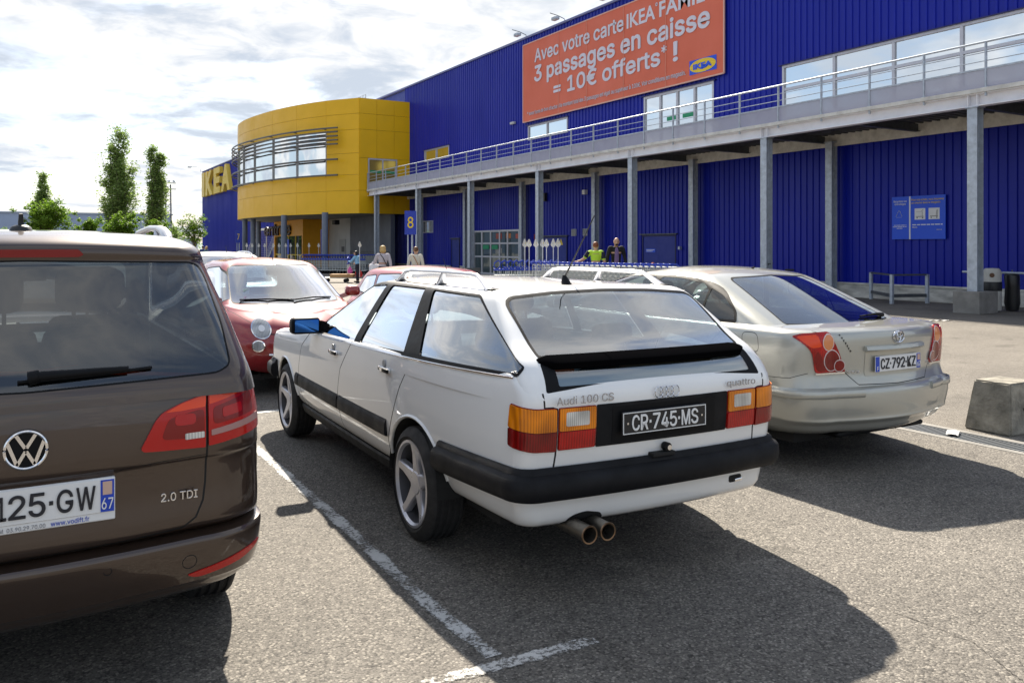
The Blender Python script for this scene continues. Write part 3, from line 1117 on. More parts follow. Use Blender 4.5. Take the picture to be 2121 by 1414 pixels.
# louvre tubes with brackets
def louvre(z, r):
    pts = [Vector((PV[0][0], PV[0][1])) - P0 + (Vector(PV[1]) - Vector(PV[0])) * 0.52]
    pts += allp[5:47]
    offp = []
    for k, p in enumerate(pts):
        a, b = pts[max(k - 1, 0)], pts[min(k + 1, len(pts) - 1)]
        t = (b - a).normalized()
        n2 = Vector((-t.y, t.x))
        if n2.x > 0:
            n2 = -n2
        q = p + n2 * 0.42
        offp.append((q.x, q.y, z))
    MB().tube(offp, r, 6).build('louvre_tube', pmat('louvre_bronze', (0.13, 0.125, 0.12), 0.4, metal=0.5), pv, 60)
    return offp
for z in (9.25, 8.99, 8.73, 8.47, 8.21):
    lp = louvre(z, 0.055)
for z in (7.22, 6.2):
    louvre(z, 0.065)
for k in range(1, len(lp), 5):
    p = Vector(lp[k])
    mb = MB()
    q = allp[min(max(k + 4, 0), len(allp) - 1)]
    for z in (9.25, 8.21, 7.22, 6.2):
        mb.beam((p.x, p.y, z), (q.x, q.y, z), 0.04, 0.06)
    mb.build('louvre_bracket', M_galv_d, pv)
# side face towards the camera with door
def flat_panel(x0, x1, z0, z1):
    MB().box(x0 + 0.008, x1 - 0.008, -0.03, 0.03, z0 + 0.008, z1 - 0.008).build('facade_panel', M_yel, pv)
XS = [0.005, 1.2, 2.4, 3.53]
for a, b in zip(XS, XS[1:]):
    for r in range(5):
        z0, z1 = ROWS[r], ROWS[r + 1]
        if r in (1, 2):
            continue
        flat_panel(a, b, z0, z1)
for (a, b, z0, z1) in ((0.005, 0.6, 5.2, 7.3), (2.62, 3.53, 5.2, 7.3), (0.005, 1.2, 7.3, 9.12), (1.2, 2.4, 7.3, 9.12), (2.4, 3.53, 7.3, 9.12)):
    flat_panel(a, b, z0, z1)
MB().box(0.02, 3.53, 0.031, 0.07, ZB, ZT - 0.02).build('backing_wall', M_yel_joint, pv)
fr = MB()
fr.box(0.61, 0.69, -0.05, 0.029, 5.26, 7.29).box(2.53, 2.61, -0.05, 0.029, 5.26, 7.29).box(0.69, 2.53, -0.05, 0.029, 7.20, 7.29).box(1.57, 1.65, -0.05, 0.029, 5.26, 7.20)
fr = fr.build('glazed_door', M_alu, pv)
for a, b in ((0.69, 1.57), (1.65, 2.53)):
    MB().box(a, b, -0.01, 0.0, 5.26, 7.2).build('pane', pmat('painted_yellow_reflection_glass', (0.60, 0.42, 0.08), 0.12, metal=0.6), fr)  # yellow base colour paints in the reflection seen on the panes
    MB().box(a + 0.06, b - 0.06, -0.016, -0.011, 6.35, 6.52).build('exit_notice', M_green, fr)
# soffit, roof, parapet ladder rail
poly = [(p.x, p.y) for p in ins] + [(3.5, 24.0), (3.5, 0.08)]
MB().prism(poly, lambda a, b, d: (a, b, d), ZB + 0.02, ZB + 0.10).build('soffit', pmat('soffit_grey', (0.30, 0.31, 0.30), 0.6), pv, fix=True)
MB().prism(poly, lambda a, b, d: (a, b, d), ZT - 0.3, ZT - 0.2).build('flat_roof', M_roofgrey, pv, fix=True)
mb = MB()
for k in range(7):
    mb.cyl((0.6, 0.4 + k * 0.5, ZT - 0.2), (0.6, 0.4 + k * 0.5, ZT + 0.32), 0.02, n=6)
for z in (ZT + 0.32, ZT + 0.12):
    mb.cyl((0.6, 0.4, z), (0.6, 3.4, z), 0.02, n=6)
mb.build('roof_guardrail', M_galv, pv)
# ground floor
for (x, y) in ((16.6, 51.7), (15.55, 57.4), (15.2, 67.4), (15.5, 66.0), (17.4, 72.2)):
    MB().cyl((x - P0.x, y - P0.y, 0), (x - P0.x, y - P0.y, ZB + 0.02), 0.2, n=20).build('round_column', pmat('column_blue_grey', (0.16, 0.19, 0.25), 0.4, var=0.1), pv, 40)
wx = 21.0 - P0.x
MB().box(wx, wx + 0.3, 0.2, 8.0, 0.0, ZB).build('slate_wall', M_dgrey, pv)
lw = MB()
for k in range(9):
    lw.box(wx - 0.05, wx - 0.003, 0.4, 7.9, 0.15 + k * 0.13, 0.22 + k * 0.13)
lw.build('louvre_vent', M_galv_d, pv)
MB().box(wx - 0.02, wx + 0.28, 8.01, 18.0, 0.0, ZB).build('pale_wall', M_lgrey, pv)
dr = MB().box(wx - 0.07, wx - 0.024, 8.9, 10.3, 0.0, 2.15).build('service_door', pmat('grey_door', (0.40, 0.41, 0.40), 0.5), pv)
MB().box(wx - 0.085, wx - 0.071, 9.1, 9.75, 1.2, 1.6).build('door_grille', M_galv_d, dr)
MB().rbox(wx - 1.2, wx - 0.8, 8.0, 8.6, 3.2, 3.55, 0.05).build('speaker_box', M_black, pv)
# glazed lobby and yellow entrance box
lb = MB()
for y in (18.1, 19.7, 21.3, 22.9):
    lb.box(wx - 0.05, wx + 0.05, y, y + 0.12, 0.0, 3.6)
for z in (0.0, 1.3, 2.3, 3.5):
    lb.box(wx - 0.04, wx + 0.04, 18.1, 23.0, z, z + 0.1)
lb = lb.build('lobby_glazing', M_lgrey, pv)
MB().box(wx + 0.0, wx + 0.02, 18.1, 23.0, 0.0, 3.6).build('pane', M_dglass, lb)
bx0 = 18.9 - P0.x
eb = MB()
eb.box(bx0, bx0 + 2.3, 12.9, 21.5, 2.45, ZB)
eb.box(bx0, bx0 + 2.3, 12.9, 13.2, 0.0, 2.45)
eb.box(bx0, bx0 + 0.3, 21.2, 21.5, 0.0, 2.45)
eb = eb.build('entrance_box', pmat('entrance_yellow', (0.80, 0.36, 0.008), 0.45, var=0.05), pv)
MB().box(bx0 + 0.12, bx0 + 0.16, 13.2, 21.2, 0.0, 2.45).build('glass_doors', M_dglass, eb)
mb = MB()
for y in (15.2, 17.2, 19.2):
    mb.box(bx0 + 0.05, bx0 + 0.11, y - 0.05, y + 0.05, 0, 2.45)
mb.box(bx0 + 0.05, bx0 + 0.11, 13.2, 21.2, 0.9, 0.98)
mb.build('door_stile', M_signyel, eb)
MB().box(bx0 + 0.02, bx0 + 0.045, 16.9, 18.5, 0.95, 2.2).build('poster', M_signblue, eb)
text_obj('entrance_lettering', 'entr\u00e9e', pmat('maroon_letter', (0.03, 0.008, 0.012), 0.5), (bx0 - 0.02, 24.3, 2.55), XD, YD, w=8.2, h=1.05, depth=0.12, bold=0.04, parent=pv)
MB().box(16.8 - P0.x, 16.9 - P0.x, 1.0, 1.8, 0.9, 2.7).build('banner_sign', pmat('indigo_poster', (0.02, 0.02, 0.18), 0.5), pv)
# white outdoor stair behind
st = thing('outdoor_stair', 'white steel staircase against the blue wall behind the pavilion columns', 'staircase', (20.3, 84.5, 0))
for k in range(16):
    MB().box(-0.9, 0.9, -0.15 - k * 0.30, 0.17 - k * 0.30, 0.18 + k * 0.19, 0.23 + k * 0.19).build('tread', M_white, st)
mb = MB()
for sx in (-0.92, 0.92):
    mb.beam((sx, 0.2, 0.05), (sx, -4.7, 3.15), 0.05, 0.28)
mb.build('stringer', M_white, st)
mb = MB()
for sx in (-0.95, 0.95):
    for h in (0.4, 0.7, 1.0):
        mb.tube([(sx, 0.2, 0.15 + h), (sx, -4.7, 3.25 + h)], 0.03, 6)
mb.build('stair_rail', M_white, st)
MB().box(-0.95, 0.95, -7.0, -4.7, 3.1, 3.3).box(-0.92, -0.85, -7.0, -6.9, 0, 3.1).build('landing', M_white, st)
# ------------------------------------------------------------------ car tools
def cmr(p0, p1, p2, p3, t):
    return 0.5 * ((2 * p1) + (-p0 + p2) * t + (2 * p0 - 5 * p1 + 4 * p2 - p3) * t * t + (-p0 + 3 * p1 - 3 * p2 + p3) * t ** 3)

NR, NC, NSD = 10, 10, 56
def outline(w, yr, yf, br=0.05, rr=0.12, bf=0.1, rf=0.2, tr=0.03, tf=0.06, rx=None, fx=None):
    """half plan outline from rear centre to front centre"""
    L = yf - yr
    a, b = yr + 0.4 * L, yf - 0.4 * L
    def W(y):
        k = 1.0
        if y < a:
            k -= tr * ((a - y) / (0.4 * L)) ** 2.2
        if y > b:
            k -= tf * ((y - b) / (0.4 * L)) ** 2.2
        return w * k
    ye, yfe = yr + br + rr, yf - bf - rf
    xs, xf = W(ye), W(yfe)
    rx = min(rx or rr * 1.1, xs * 0.9)
    fx = min(fx or rf * 1.1, xf * 0.9)
    pts = []
    for i in range(NR):
        x = (xs - rx) * i / NR
        pts.append((x, yr + br * (x / (xs - rx)) ** 2))
    for i in range(NC):
        t = math.pi / 2 * i / NC
        pts.append((xs - rx + rx * math.sin(t), ye - rr * math.cos(t)))
    for i in range(NSD + 1):
        y = ye + (yfe - ye) * i / NSD
        pts.append((W(y), y))
    for i in range(1, NC + 1):
        t = math.pi / 2 * i / NC
        pts.append((xf - fx + fx * math.cos(t), yfe + rf * math.sin(t)))
    for i in range(1, NR + 1):
        x = (xf - fx) * (1 - i / NR)
        pts.append((x, yf - bf * (x / (xf - fx)) ** 2))
    return pts

def stack(rings, sub=3):
    """rings: list of (points, sharp). Returns spans of interpolated half rings"""
    spans, cur = [], []
    for k, (pts, sharp) in enumerate(rings):
        cur.append([Vector(p) for p in pts])
        if sharp and 0 < k < len(rings) - 1:
            spans.append(cur)
            cur = [[Vector(p) for p in pts]]
    spans.append(cur)
    res = []
    for sp in spans:
        rows = []
        n = len(sp)
        for j in range(n - 1):
            p0 = sp[j - 1] if j > 0 else None
            p3 = sp[j + 2] if j + 2 < n else None
            for s in range(sub):
                t = s / sub
                row = []
                for c in range(len(sp[j])):
                    b, d = sp[j][c], sp[j + 1][c]
                    a = p0[c] if p0 else 2 * b - d
                    e = p3[c] if p3 else 2 * d - b
                    row.append(cmr(a, b, d, e, t))
                rows.append(row)
        rows.append(sp[-1])
        res.append(rows)
    return res

class Shell:
    """dense car surface that can be cut along outlines drawn in side / rear / top view"""
    def __init__(s, spans, cap_top=True):
        bm = bmesh.new()
        for rows in spans:
            vr = []
            for row in rows:
                h = [bm.verts.new(p) for p in row]
                m = [bm.verts.new((-p.x, p.y, p.z)) for p in row[1:-1]]
                vr.append(h + m[::-1])
            for a, b in zip(vr, vr[1:]):
                n = len(a)
                for j in range(n):
                    k = (j + 1) % n
                    try:
                        bm.faces.new((a[j], a[k], b[k], b[j]))
                    except ValueError:
                        pass
        if cap_top:
            bm.faces.new(vr[-1])
        bmesh.ops.remove_doubles(bm, verts=bm.verts, dist=1e-7) if False else None
        bm.normal_update()
        s.bm = bm
        s.P = bm.verts.layers.float_vector.new('P')
        s.Nl = bm.verts.layers.float_vector.new('N')
        s.reg = bm.faces.layers.int.new('reg')
        for v in bm.verts:
            v[s.P] = v.co
            v[s.Nl] = v.normal
        s.bvh = BVHTree.FromBMesh(bm)
        s.next = 1
    def cen(s, f):
        c = Vector((0, 0, 0))
        for v in f.verts:
            c += v[s.P]
        return c / len(f.verts)
    def nrm(s, f):
        c = Vector((0, 0, 0))
        for v in f.verts:
            c += v[s.Nl]
        return c
    def cut(s, poly, ax, filt, only=None):
        """poly in coordinates ax=(i,j); returns faces inside"""
        i, j = ax
        P = s.P
        bm = s.bm
        x0, x1 = min(p[0] for p in poly) - 0.002, max(p[0] for p in poly) + 0.002
        y0, y1 = min(p[1] for p in poly) - 0.002, max(p[1] for p in poly) + 0.002
        cand = []
        for f in bm.faces:
            if only is not None and f[s.reg] not in only:
                continue
            ps = [v[P] for v in f.verts]
            if max(p[i] for p in ps) < x0 or min(p[i] for p in ps) > x1 or max(p[j] for p in ps) < y0 or min(p[j] for p in ps) > y1:
                continue
            if filt(s.cen(f), s.nrm(f)):
                cand.append(f)
        # work on a small copy of the touched faces, then put the pieces back
        wb = bmesh.new()
        wP = wb.verts.layers.float_vector.new('P')
        wN = wb.verts.layers.float_vector.new('N')
        wr = wb.faces.layers.int.new('reg')
        vm = {}
        for f in cand:
            vl = []
            for v in f.verts:
                w = vm.get(v)
                if w is None:
                    p = v[P]
                    w = wb.verts.new((p[i], p[j], 0))
                    w[wP] = p
                    w[wN] = v[s.Nl]
                    vm[v] = w
                vl.append(w)
            try:
                nf = wb.faces.new(vl)
            except ValueError:
                continue
            nf[wr] = f[s.reg]
        for f in cand:
            bm.faces.remove(f)
        n = len(poly)
        for k in range(n):
            a, b = poly[k], poly[(k + 1) % n]
            d = Vector((b[0] - a[0], b[1] - a[1], 0))
            if d.length < 1e-6:
                continue
            no = Vector((-d.y, d.x, 0)).normalized()
            m = 0.004
            lx, hx = min(a[0], b[0]) - m, max(a[0], b[0]) + m
            ly, hy = min(a[1], b[1]) - m, max(a[1], b[1]) + m
            sel = []
            for f in wb.faces:
                xs = [v.co.x for v in f.verts]
                if max(xs) < lx or min(xs) > hx:
                    continue
                ysv = [v.co.y for v in f.verts]
                if max(ysv) < ly or min(ysv) > hy:
                    continue
                sel.append(f)
            if not sel:
                continue
            geom = list(sel) + list({e for f in sel for e in f.edges}) + list({v for f in sel for v in f.verts})
            bmesh.ops.bisect_plane(wb, geom=geom, dist=1e-7, plane_co=(a[0], a[1], 0), plane_no=no)
        ins = []
        bv = {}
        for f in wb.faces:
            c = Vector((0, 0, 0))
            vl = []
            for v in f.verts:
                c += v.co
                w = bv.get(v)
                if w is None:
                    w = bm.verts.new(v[wP])
                    w[P] = v[wP]
                    w[s.Nl] = v[wN]
                    bv[v] = w
                vl.append(w)
            c /= len(vl)
            nf = bm.faces.new(vl)
            nf[s.reg] = f[wr]
            if inside(poly, c.x, c.y):
                ins.append(nf)
        wb.free()
        return ins
    def region(s, poly, ax, filt, only=None, rid=None):
        if rid is None:
            rid = s.next
            s.next += 1
        for f in s.cut(poly, ax, filt, only):
            f[s.reg] = rid
        return rid
    def extract(s, rids, name, mats, parent, off=0.0, mi=None):
        """object from the faces of regions rids (ids or dict id -> material index)"""
        mid = rids if isinstance(rids, dict) else {r: 0 for r in rids}
        vmap, vs, ns, fs, ms = {}, [], [], [], []
        for f in s.bm.faces:
            r = f[s.reg]
            if r not in mid:
                continue
            idx = []
            for v in f.verts:
                if v not in vmap:
                    vmap[v] = len(vs)
                    nn = Vector(v[s.Nl])
                    vs.append(Vector(v[s.P]) + nn * off)
                    ns.append(nn)
                idx.append(vmap[v])
            fs.append(idx)
            ms.append(mid[r])
        if not fs:
            return None
        me = bpy.data.meshes.new(name)
        me.from_pydata(vs, [], fs)
        for m in (mats if isinstance(mats, (list, tuple)) else [mats]):
            me.materials.append(m)
        me.polygons.foreach_set('material_index', ms)
        me.polygons.foreach_set('use_smooth', [True] * len(fs))
        me.normals_split_custom_set_from_vertices(ns)
        o = bpy.data.objects.new(name, me)
        COL.objects.link(o)
        o.parent = parent
        return o
    def ray(s, o, d):
        h = s.bvh.ray_cast(Vector(o), Vector(d))
        if h[0] is None:
            return None
        return h[0], h[1]
    def on_side(s, sx, y, z):
        h = s.ray((sx * 3, y, z), (-sx, 0, 0))
        return h
    def on_rear(s, x, z):
        return s.ray((x, -3, z), (0, 1, 0))
    def on_front(s, x, z):
        return s.ray((x, 12, z), (0, -1, 0))
    def on_top(s, x, y):
        return s.ray((x, y, 5), (0, 0, -1))

def inside(poly, x, y):
    c = False
    n = len(poly)
    for i in range(n):
        x1, y1 = poly[i]
        x2, y2 = poly[(i + 1) % n]
        if (y1 > y) != (y2 > y) and x < (x2 - x1) * (y - y1) / (y2 - y1) + x1:
            c = not c
    return c

def area(p):
    return sum(p[i][0] * p[(i + 1) % len(p)][1] - p[(i + 1) % len(p)][0] * p[i][1] for i in range(len(p))) / 2

def offset_poly(p, d):
    """positive d grows the outline"""
    sg = 1 if area(p) > 0 else -1
    n = len(p)
    out = []
    for i in range(n):
        a, b, c = Vector(p[i - 1]), Vector(p[i]), Vector(p[(i + 1) % n])
        e1, e2 = (b - a).normalized(), (c - b).normalized()
        n1, n2 = Vector((e1.y, -e1.x)) * sg, Vector((e2.y, -e2.x)) * sg
        m = (n1 + n2)
        if m.length < 1e-6:
            m = n1
        m.normalize()
        k = d / max(0.35, m.dot(n1))
        q = b + m * k
        out.append((q.x, q.y))
    return out

def round_poly(p, r, n=4):
    """round all corners; r scalar or list"""
    out = []
    k = len(p)
    for i in range(k):
        rr = r[i] if isinstance(r, (list, tuple)) else r
        a, b, c = Vector(p[i - 1]), Vector(p[i]), Vector(p[(i + 1) % k])
        if rr <= 1e-5:
            out.append((b.x, b.y))
            continue
        d1, d2 = (a - b), (c - b)
        l = min(rr, d1.length * 0.48, d2.length * 0.48)
        s, e = b + d1.normalized() * l, b + d2.normalized() * l
        for t in range(n + 1):
            u = t / n
            q = s * (1 - u) ** 2 + b * 2 * u * (1 - u) + e * u * u
            out.append((q.x, q.y))
    return out

def line_poly(pts, w):
    pts = [Vector(p) for p in pts]
    l, r = [], []
    for i, p in enumerate(pts):
        d = (pts[min(i + 1, len(pts) - 1)] - pts[max(i - 1, 0)]).normalized()
        n = Vector((-d.y, d.x)) * w / 2
        l.append((p + n).to_tuple())
        r.append((p - n).to_tuple())
    return l + r[::-1]

def patch(poly, fn, name, mat, parent, lift=0.004, thick=0.012, res=0.03, smooth=40):
    """plate laid over a surface; fn(a,b) -> (point, normal) or None"""
    bm = bmesh.new()
    x0, x1 = min(p[0] for p in poly), max(p[0] for p in poly)
    y0, y1 = min(p[1] for p in poly), max(p[1] for p in poly)
    nx, ny = max(1, int((x1 - x0) / res)), max(1, int((y1 - y0) / res))
    vs = [[bm.verts.new((x0 + (x1 - x0) * i / nx, y0 + (y1 - y0) * j / ny, 0)) for i in range(nx + 1)] for j in range(ny + 1)]
    for j in range(ny):
        for i in range(nx):
            bm.faces.new((vs[j][i], vs[j][i + 1], vs[j + 1][i + 1], vs[j + 1][i]))
    n = len(poly)
    for k in range(n):
        a, b = poly[k], poly[(k + 1) % n]
        d = Vector((b[0] - a[0], b[1] - a[1], 0))
        if d.length < 1e-6:
            continue
        m = 0.003
        sel = [f for f in bm.faces if not (max(v.co.x for v in f.verts) < min(a[0], b[0]) - m or min(v.co.x for v in f.verts) > max(a[0], b[0]) + m or max(v.co.y for v in f.verts) < min(a[1], b[1]) - m or min(v.co.y for v in f.verts) > max(a[1], b[1]) + m)]
        if not sel:
            continue
        geom = sel + list({e for f in sel for e in f.edges}) + list({v for f in sel for v in f.verts})
        bmesh.ops.bisect_plane(bm, geom=geom, dist=1e-7, plane_co=(a[0], a[1], 0), plane_no=Vector((-d.y, d.x, 0)).normalized())
    rm = []
    for f in bm.faces:
        c = f.calc_center_median()
        if not inside(poly, c.x, c.y):
            rm.append(f)
    bmesh.ops.delete(bm, geom=rm, context='FACES')
    bm.verts.index_update()
    P, Nn = {}, {}
    last = None
    bad = []
    for v in bm.verts:
        h = fn(v.co.x, v.co.y)
        if h is None:
            bad.append(v)
            continue
        P[v], Nn[v] = Vector(h[0]), Vector(h[1])
    if bad:
        bmesh.ops.delete(bm, geom=bad, context='VERTS')
    bm.verts.index_update()
    V, F = [], []
    top, bot = {}, {}
    for v in bm.verts:
        top[v] = len(V)
        V.append(P[v] + Nn[v] * lift)
    for v in bm.verts:
        if v.is_boundary:
            bot[v] = len(V)
            V.append(P[v] - Nn[v] * thick)
    for f in bm.faces:
        F.append([top[v] for v in f.verts])
    for e in bm.edges:
        if e.is_boundary:
            f = e.link_faces[0]
            a, b = e.verts
            vl = list(f.verts)
            if vl[(vl.index(a) + 1) % len(vl)] != b:
                a, b = b, a
            F.append([top[b], top[a], bot[a], bot[b]])
    bm.free()
    # orient by the mean normal
    mb = MB()
    s = 0
    for f in F[:40]:
        if len(f) >= 3 and all(i < len(top) for i in f):
            a, b, c = V[f[0]], V[f[1]], V[f[2]]
            s += (b - a).cross(c - a).dot(sum((Nn[v] for v in list(Nn)[:1]), Vector()))
    if s < 0:
        F = [f[::-1] for f in F]
    mb.add(V, F)
    return mb.build(name, mat, parent, smooth)

# ------------------------------------------------------------------ car materials
def paint(name, col, metal=0.0, rough=0.4, var=0.03, flake=0.0):
    return pmat(name, col, rough, metal, coat=1.0, coat_rough=0.02, var=var, vscale=1.3, spec=0.5)
M_pw = paint('audi_white_paint', (0.85, 0.85, 0.835), 0.0, 0.45)
M_pb = paint('brown_metallic_paint', (0.060, 0.038, 0.027), 0.5, 0.30)
M_ps = paint('champagne_silver_paint', (0.45, 0.45, 0.405), 0.5, 0.32)
M_pr = paint('red_paint', (0.25, 0.007, 0.010), 0.15, 0.35)
M_pr2 = paint('faded_red_paint', (0.42, 0.06, 0.05), 0.0, 0.35)
M_pwh = paint('white_car_paint', (0.74, 0.75, 0.76), 0.1, 0.4)
M_glass = glass_mat('car_glass', (0.44, 0.52, 0.55), 1.5, base=-0.05, gain=5.8)
M_glass_t = glass_mat('liftback_glass', (0.40, 0.48, 0.50), 1.5, base=-0.03, gain=2.6)
M_glass_d = glass_mat('privacy_glass', (0.26, 0.31, 0.33), 1.5, base=-0.06, gain=4.2)
M_chrome = pmat('chrome', (0.80, 0.80, 0.82), 0.08, metal=1.0)
M_trim = pmat('satin_black_trim', (0.006, 0.0065, 0.008), 0.5, spec=0.15, var=0.15, vscale=9)
M_bump = pmat('grained_bumper', (0.008, 0.0085, 0.0105), 0.55, spec=0.2, var=0.3, vscale=7, bump=0.15, bscale=300)
M_gap = pmat('panel_gap', (0.006, 0.006, 0.006), 0.8)
M_alloy = pmat('alloy_silver', (0.52, 0.52, 0.56), 0.30, metal=0.65, var=0.08, vscale=10)
M_cloth = pmat('seat_cloth', (0.035, 0.037, 0.042), 0.9, var=0.3, vscale=18)
M_cabin = pmat('cabin_plastic', (0.05, 0.052, 0.055), 0.75, var=0.2, vscale=6)
M_liner = pmat('headliner', (0.42, 0.42, 0.40), 0.9)
M_under_c = pmat('underbody', (0.012, 0.012, 0.012), 0.9)
M_plate_w = pmat('plate_white', (0.80, 0.80, 0.79), 0.4)
M_plate_b = pmat('plate_black', (0.010, 0.011, 0.014), 0.35)
M_plate_ink = pmat('plate_ink', (0.012, 0.013, 0.02), 0.45)
M_euro = pmat('plate_blue', (0.01, 0.06, 0.50), 0.4)
M_exh = pmat('exhaust_steel', (0.30, 0.27, 0.23), 0.30, metal=0.9, var=0.4, vscale=14)
M_mirror = pmat('mirror_glass', (0.03, 0.11, 0.32), 0.03, metal=1.0)
M_amber = M_red = M_red2 = M_clear = None
def lamp_mat(name, col, lines=0.0, rough=0.2, trans=0.0):
    m = pmat(name, col, rough, 0.0, coat=0.5, spec=0.3)
    nt = m.node_tree
    b = nt.nodes['Principled BSDF']
    tc = N(nt, 'ShaderNodeTexCoord')
    if lines:
        wv = N(nt, 'ShaderNodeTexWave', i_Scale=lines)
        wv.bands_direction = 'X'
        nt.links.new(tc.outputs['Object'], wv.inputs[0])
        rp = ramp(nt, [(0.25, tuple(c * 0.45 for c in col)), (0.75, tuple(min(1, c * 1.35) for c in col))])
        nz = N(nt, 'ShaderNodeTexNoise', i_Scale=9.0, i_Detail=1.0)
        nt.links.new(tc.outputs['Object'], nz.inputs[0])
        nt.links.new(mathn(nt, 'ADD', mathn(nt, 'MULTIPLY', wv.outputs[0], 0.25), mathn(nt, 'MULTIPLY', nz.outputs[0], 0.75)), rp.inputs[0])
        nt.links.new(rp.outputs[0], b.inputs['Base Color'])
        bp = N(nt, 'ShaderNodeBump')
        bp.inputs['Strength'].default_value = 0.25
        bp.inputs['Distance'].default_value = 0.003
        nt.links.new(wv.outputs[0], bp.inputs['Height'])
        nt.links.new(bp.outputs[0], b.inputs['Normal'])
    return m
M_amber = lamp_mat('amber_lens', (0.85, 0.22, 0.004), 28)
M_red = lamp_mat('red_lens', (0.24, 0.003, 0.003), 28)
M_red2 = lamp_mat('bright_red_lens', (0.46, 0.004, 0.003), 24)
M_redo = lamp_mat('orange_red_lens', (0.85, 0.06, 0.003))
M_redd = lamp_mat('deep_red_lens', (0.22, 0.002, 0.002))
M_clear = lamp_mat('clear_lens', (0.62, 0.60, 0.55), 30)
M_vred = lamp_mat('smooth_red_lens', (0.46, 0.004, 0.003))
M_head = lamp_mat('headlamp_lens', (0.40, 0.42, 0.44), 22, 0.08)

class Car:
    def __init__(s, root, paint):
        s.root, s.paint = root, paint
    def body(s, rings, deck=None, crown=0.03, sub=3, deck_s=(0.97, 0.93, 0.85, 0.7, 0.45, 0.2, 0.03), shell=True):
        """rings: list of dict(z, w, ..., dz=fn) ; deck(y)->z for the top sheet"""
        rl = []
        for r in rings:
            r = dict(r)
            z = r.pop('z')
            dz = r.pop('dz', None)
            sh = r.pop('sharp', False)
            pts = [(x, y, z + (dz(y) if dz else 0)) for x, y in outline(**r)]
            rl.append((pts, sh))
        if deck:
            last = rl[-1][0]
            rl[-1] = (last, True)
            ym = (min(p[1] for p in last) + max(p[1] for p in last)) / 2
            for sc in deck_s:
                pts = []
                for x, y, z in last:
                    X, Y = x * sc, ym + (y - ym) * sc
                    # keep the edge height near the rim, follow the deck further in
                    pts.append((X, Y, deck(Y) + crown * (1 - sc * sc)))
                rl.append((pts, False))
        return Shell(stack(rl, sub), cap_top=bool(deck))
    def glass_region(s, sh, poly, ax, filt, fw, only=(0,)):
        """outer frame ring + glass; returns (frame id, glass id)"""
        fid = sh.region(offset_poly(poly, fw), ax, filt, set(only)) if fw else None
        gid = sh.region(poly, ax, filt, set(list(only) + ([fid] if fid else [])))
        return fid, gid

def wheel(parent, x, y, r, w, side, rim_r, style, name='wheel', mat=None):
    """side=+1 right: outer face towards +x"""
    t = bpy.data.objects.new(name, None)
    COL.objects.link(t)
    t.parent = parent
    t.location = (x, y, r)
    t.rotation_euler = (0, 0, 0 if side > 0 else math.pi)
    h = w / 2
    prof = [(rim_r, -h * 0.92), (rim_r + 0.03, -h), (r - 0.05, -h * 1.04), (r - 0.012, -h * 0.86), (r, -h * 0.7)]
    for k in range(4):
        a = -h * 0.7 + (k + 0.5) * h * 0.35
        prof += [(r, a - 0.012), (r - 0.008, a - 0.008), (r - 0.008, a + 0.004), (r, a + 0.008)]
    prof += [(r, h * 0.7), (r - 0.012, h * 0.86), (r - 0.05, h * 1.04), (rim_r + 0.03, h), (rim_r, h * 0.92)]
    mb = MB()
    mb.lathe(prof, (0, 0, 0), 'x', 48)
    mb.build('tyre', M_rubber, t, 30)
    mb = MB()
    mb.lathe([(rim_r + 0.002, h * 0.92), (rim_r + 0.002, h * 0.97), (rim_r - 0.012, h * 0.99), (rim_r - 0.022, h * 0.84)], (0, 0, 0), 'x', 48)
    mb.lathe([(rim_r - 0.022, h * 0.84), (rim_r - 0.035, -h * 0.3), (rim_r - 0.035, -h * 0.9)], (0, 0, 0), 'x', 48, mi=2)
    mb.lathe([(0.0, -h * 0.2), (rim_r - 0.04, -h * 0.2), (rim_r - 0.04, -h * 0.35), (0.0, -h * 0.35)], (0, 0, 0), 'x', 32, mi=1)
    face = h * 0.62
    if style == 'five':
        for k in range(5):
            a = 2 * math.pi * k / 5 + 0.31
            ca, sa = math.cos(a), math.sin(a)
            def P(u, v, d):
                return Vector((d, u * ca - v * sa, u * sa + v * ca))
            rows = []
            for (u, wd, d) in ((0.045, 0.052, face + 0.006), (0.10, 0.036, face + 0.012), (rim_r * 0.7, 0.028, face + 0.018), (rim_r - 0.016, 0.027, face + 0.03)):
                rows.append([P(u, -wd, d - 0.035), P(u, -wd * 0.92, d - 0.008), P(u, -wd * 0.7, d), P(u, wd * 0.7, d), P(u, wd * 0.92, d - 0.008), P(u, wd, d - 0.035)])
            mb.grid(rows)
        mb.lathe([(0.0, face + 0.012), (0.058, face + 0.012), (0.066, face + 0.004), (0.07, face - 0.03)], (0, 0, 0), 'x', 24)
        for k in range(5):
            a = 2 * math.pi * (k + 0.5) / 5 + 0.31
            mb.lathe([(0.0, face - 0.008), (0.013, face - 0.008), (0.013, face - 0.03)], (0, 0.056 * math.cos(a), 0.056 * math.sin(a)), 'x', 8, mi=1)
    else:
        for k in range(style):
            a = 2 * math.pi * k / style
            ca, sa = math.cos(a), math.sin(a)
            def P(u, v, d):
                return Vector((d, u * ca - v * sa, u * sa + v * ca))
            wd = 0.022 if style > 6 else 0.03
            mb.grid([[P(u, -wd, face - 0.02), P(u, -wd * 0.6, face), P(u, wd * 0.6, face), P(u, wd, face - 0.02)] for u in (0.04, rim_r * 0.6, rim_r - 0.015)])
        mb.lathe([(0.0, face + 0.008), (0.05, face + 0.008), (0.06, face - 0.02)], (0, 0, 0), 'x', 20)
    mb.build('rim', [mat or M_alloy, M_gap, pmat('rim_barrel', (0.09, 0.09, 0.10), 0.5, metal=0.5)], t, 35)
    return t

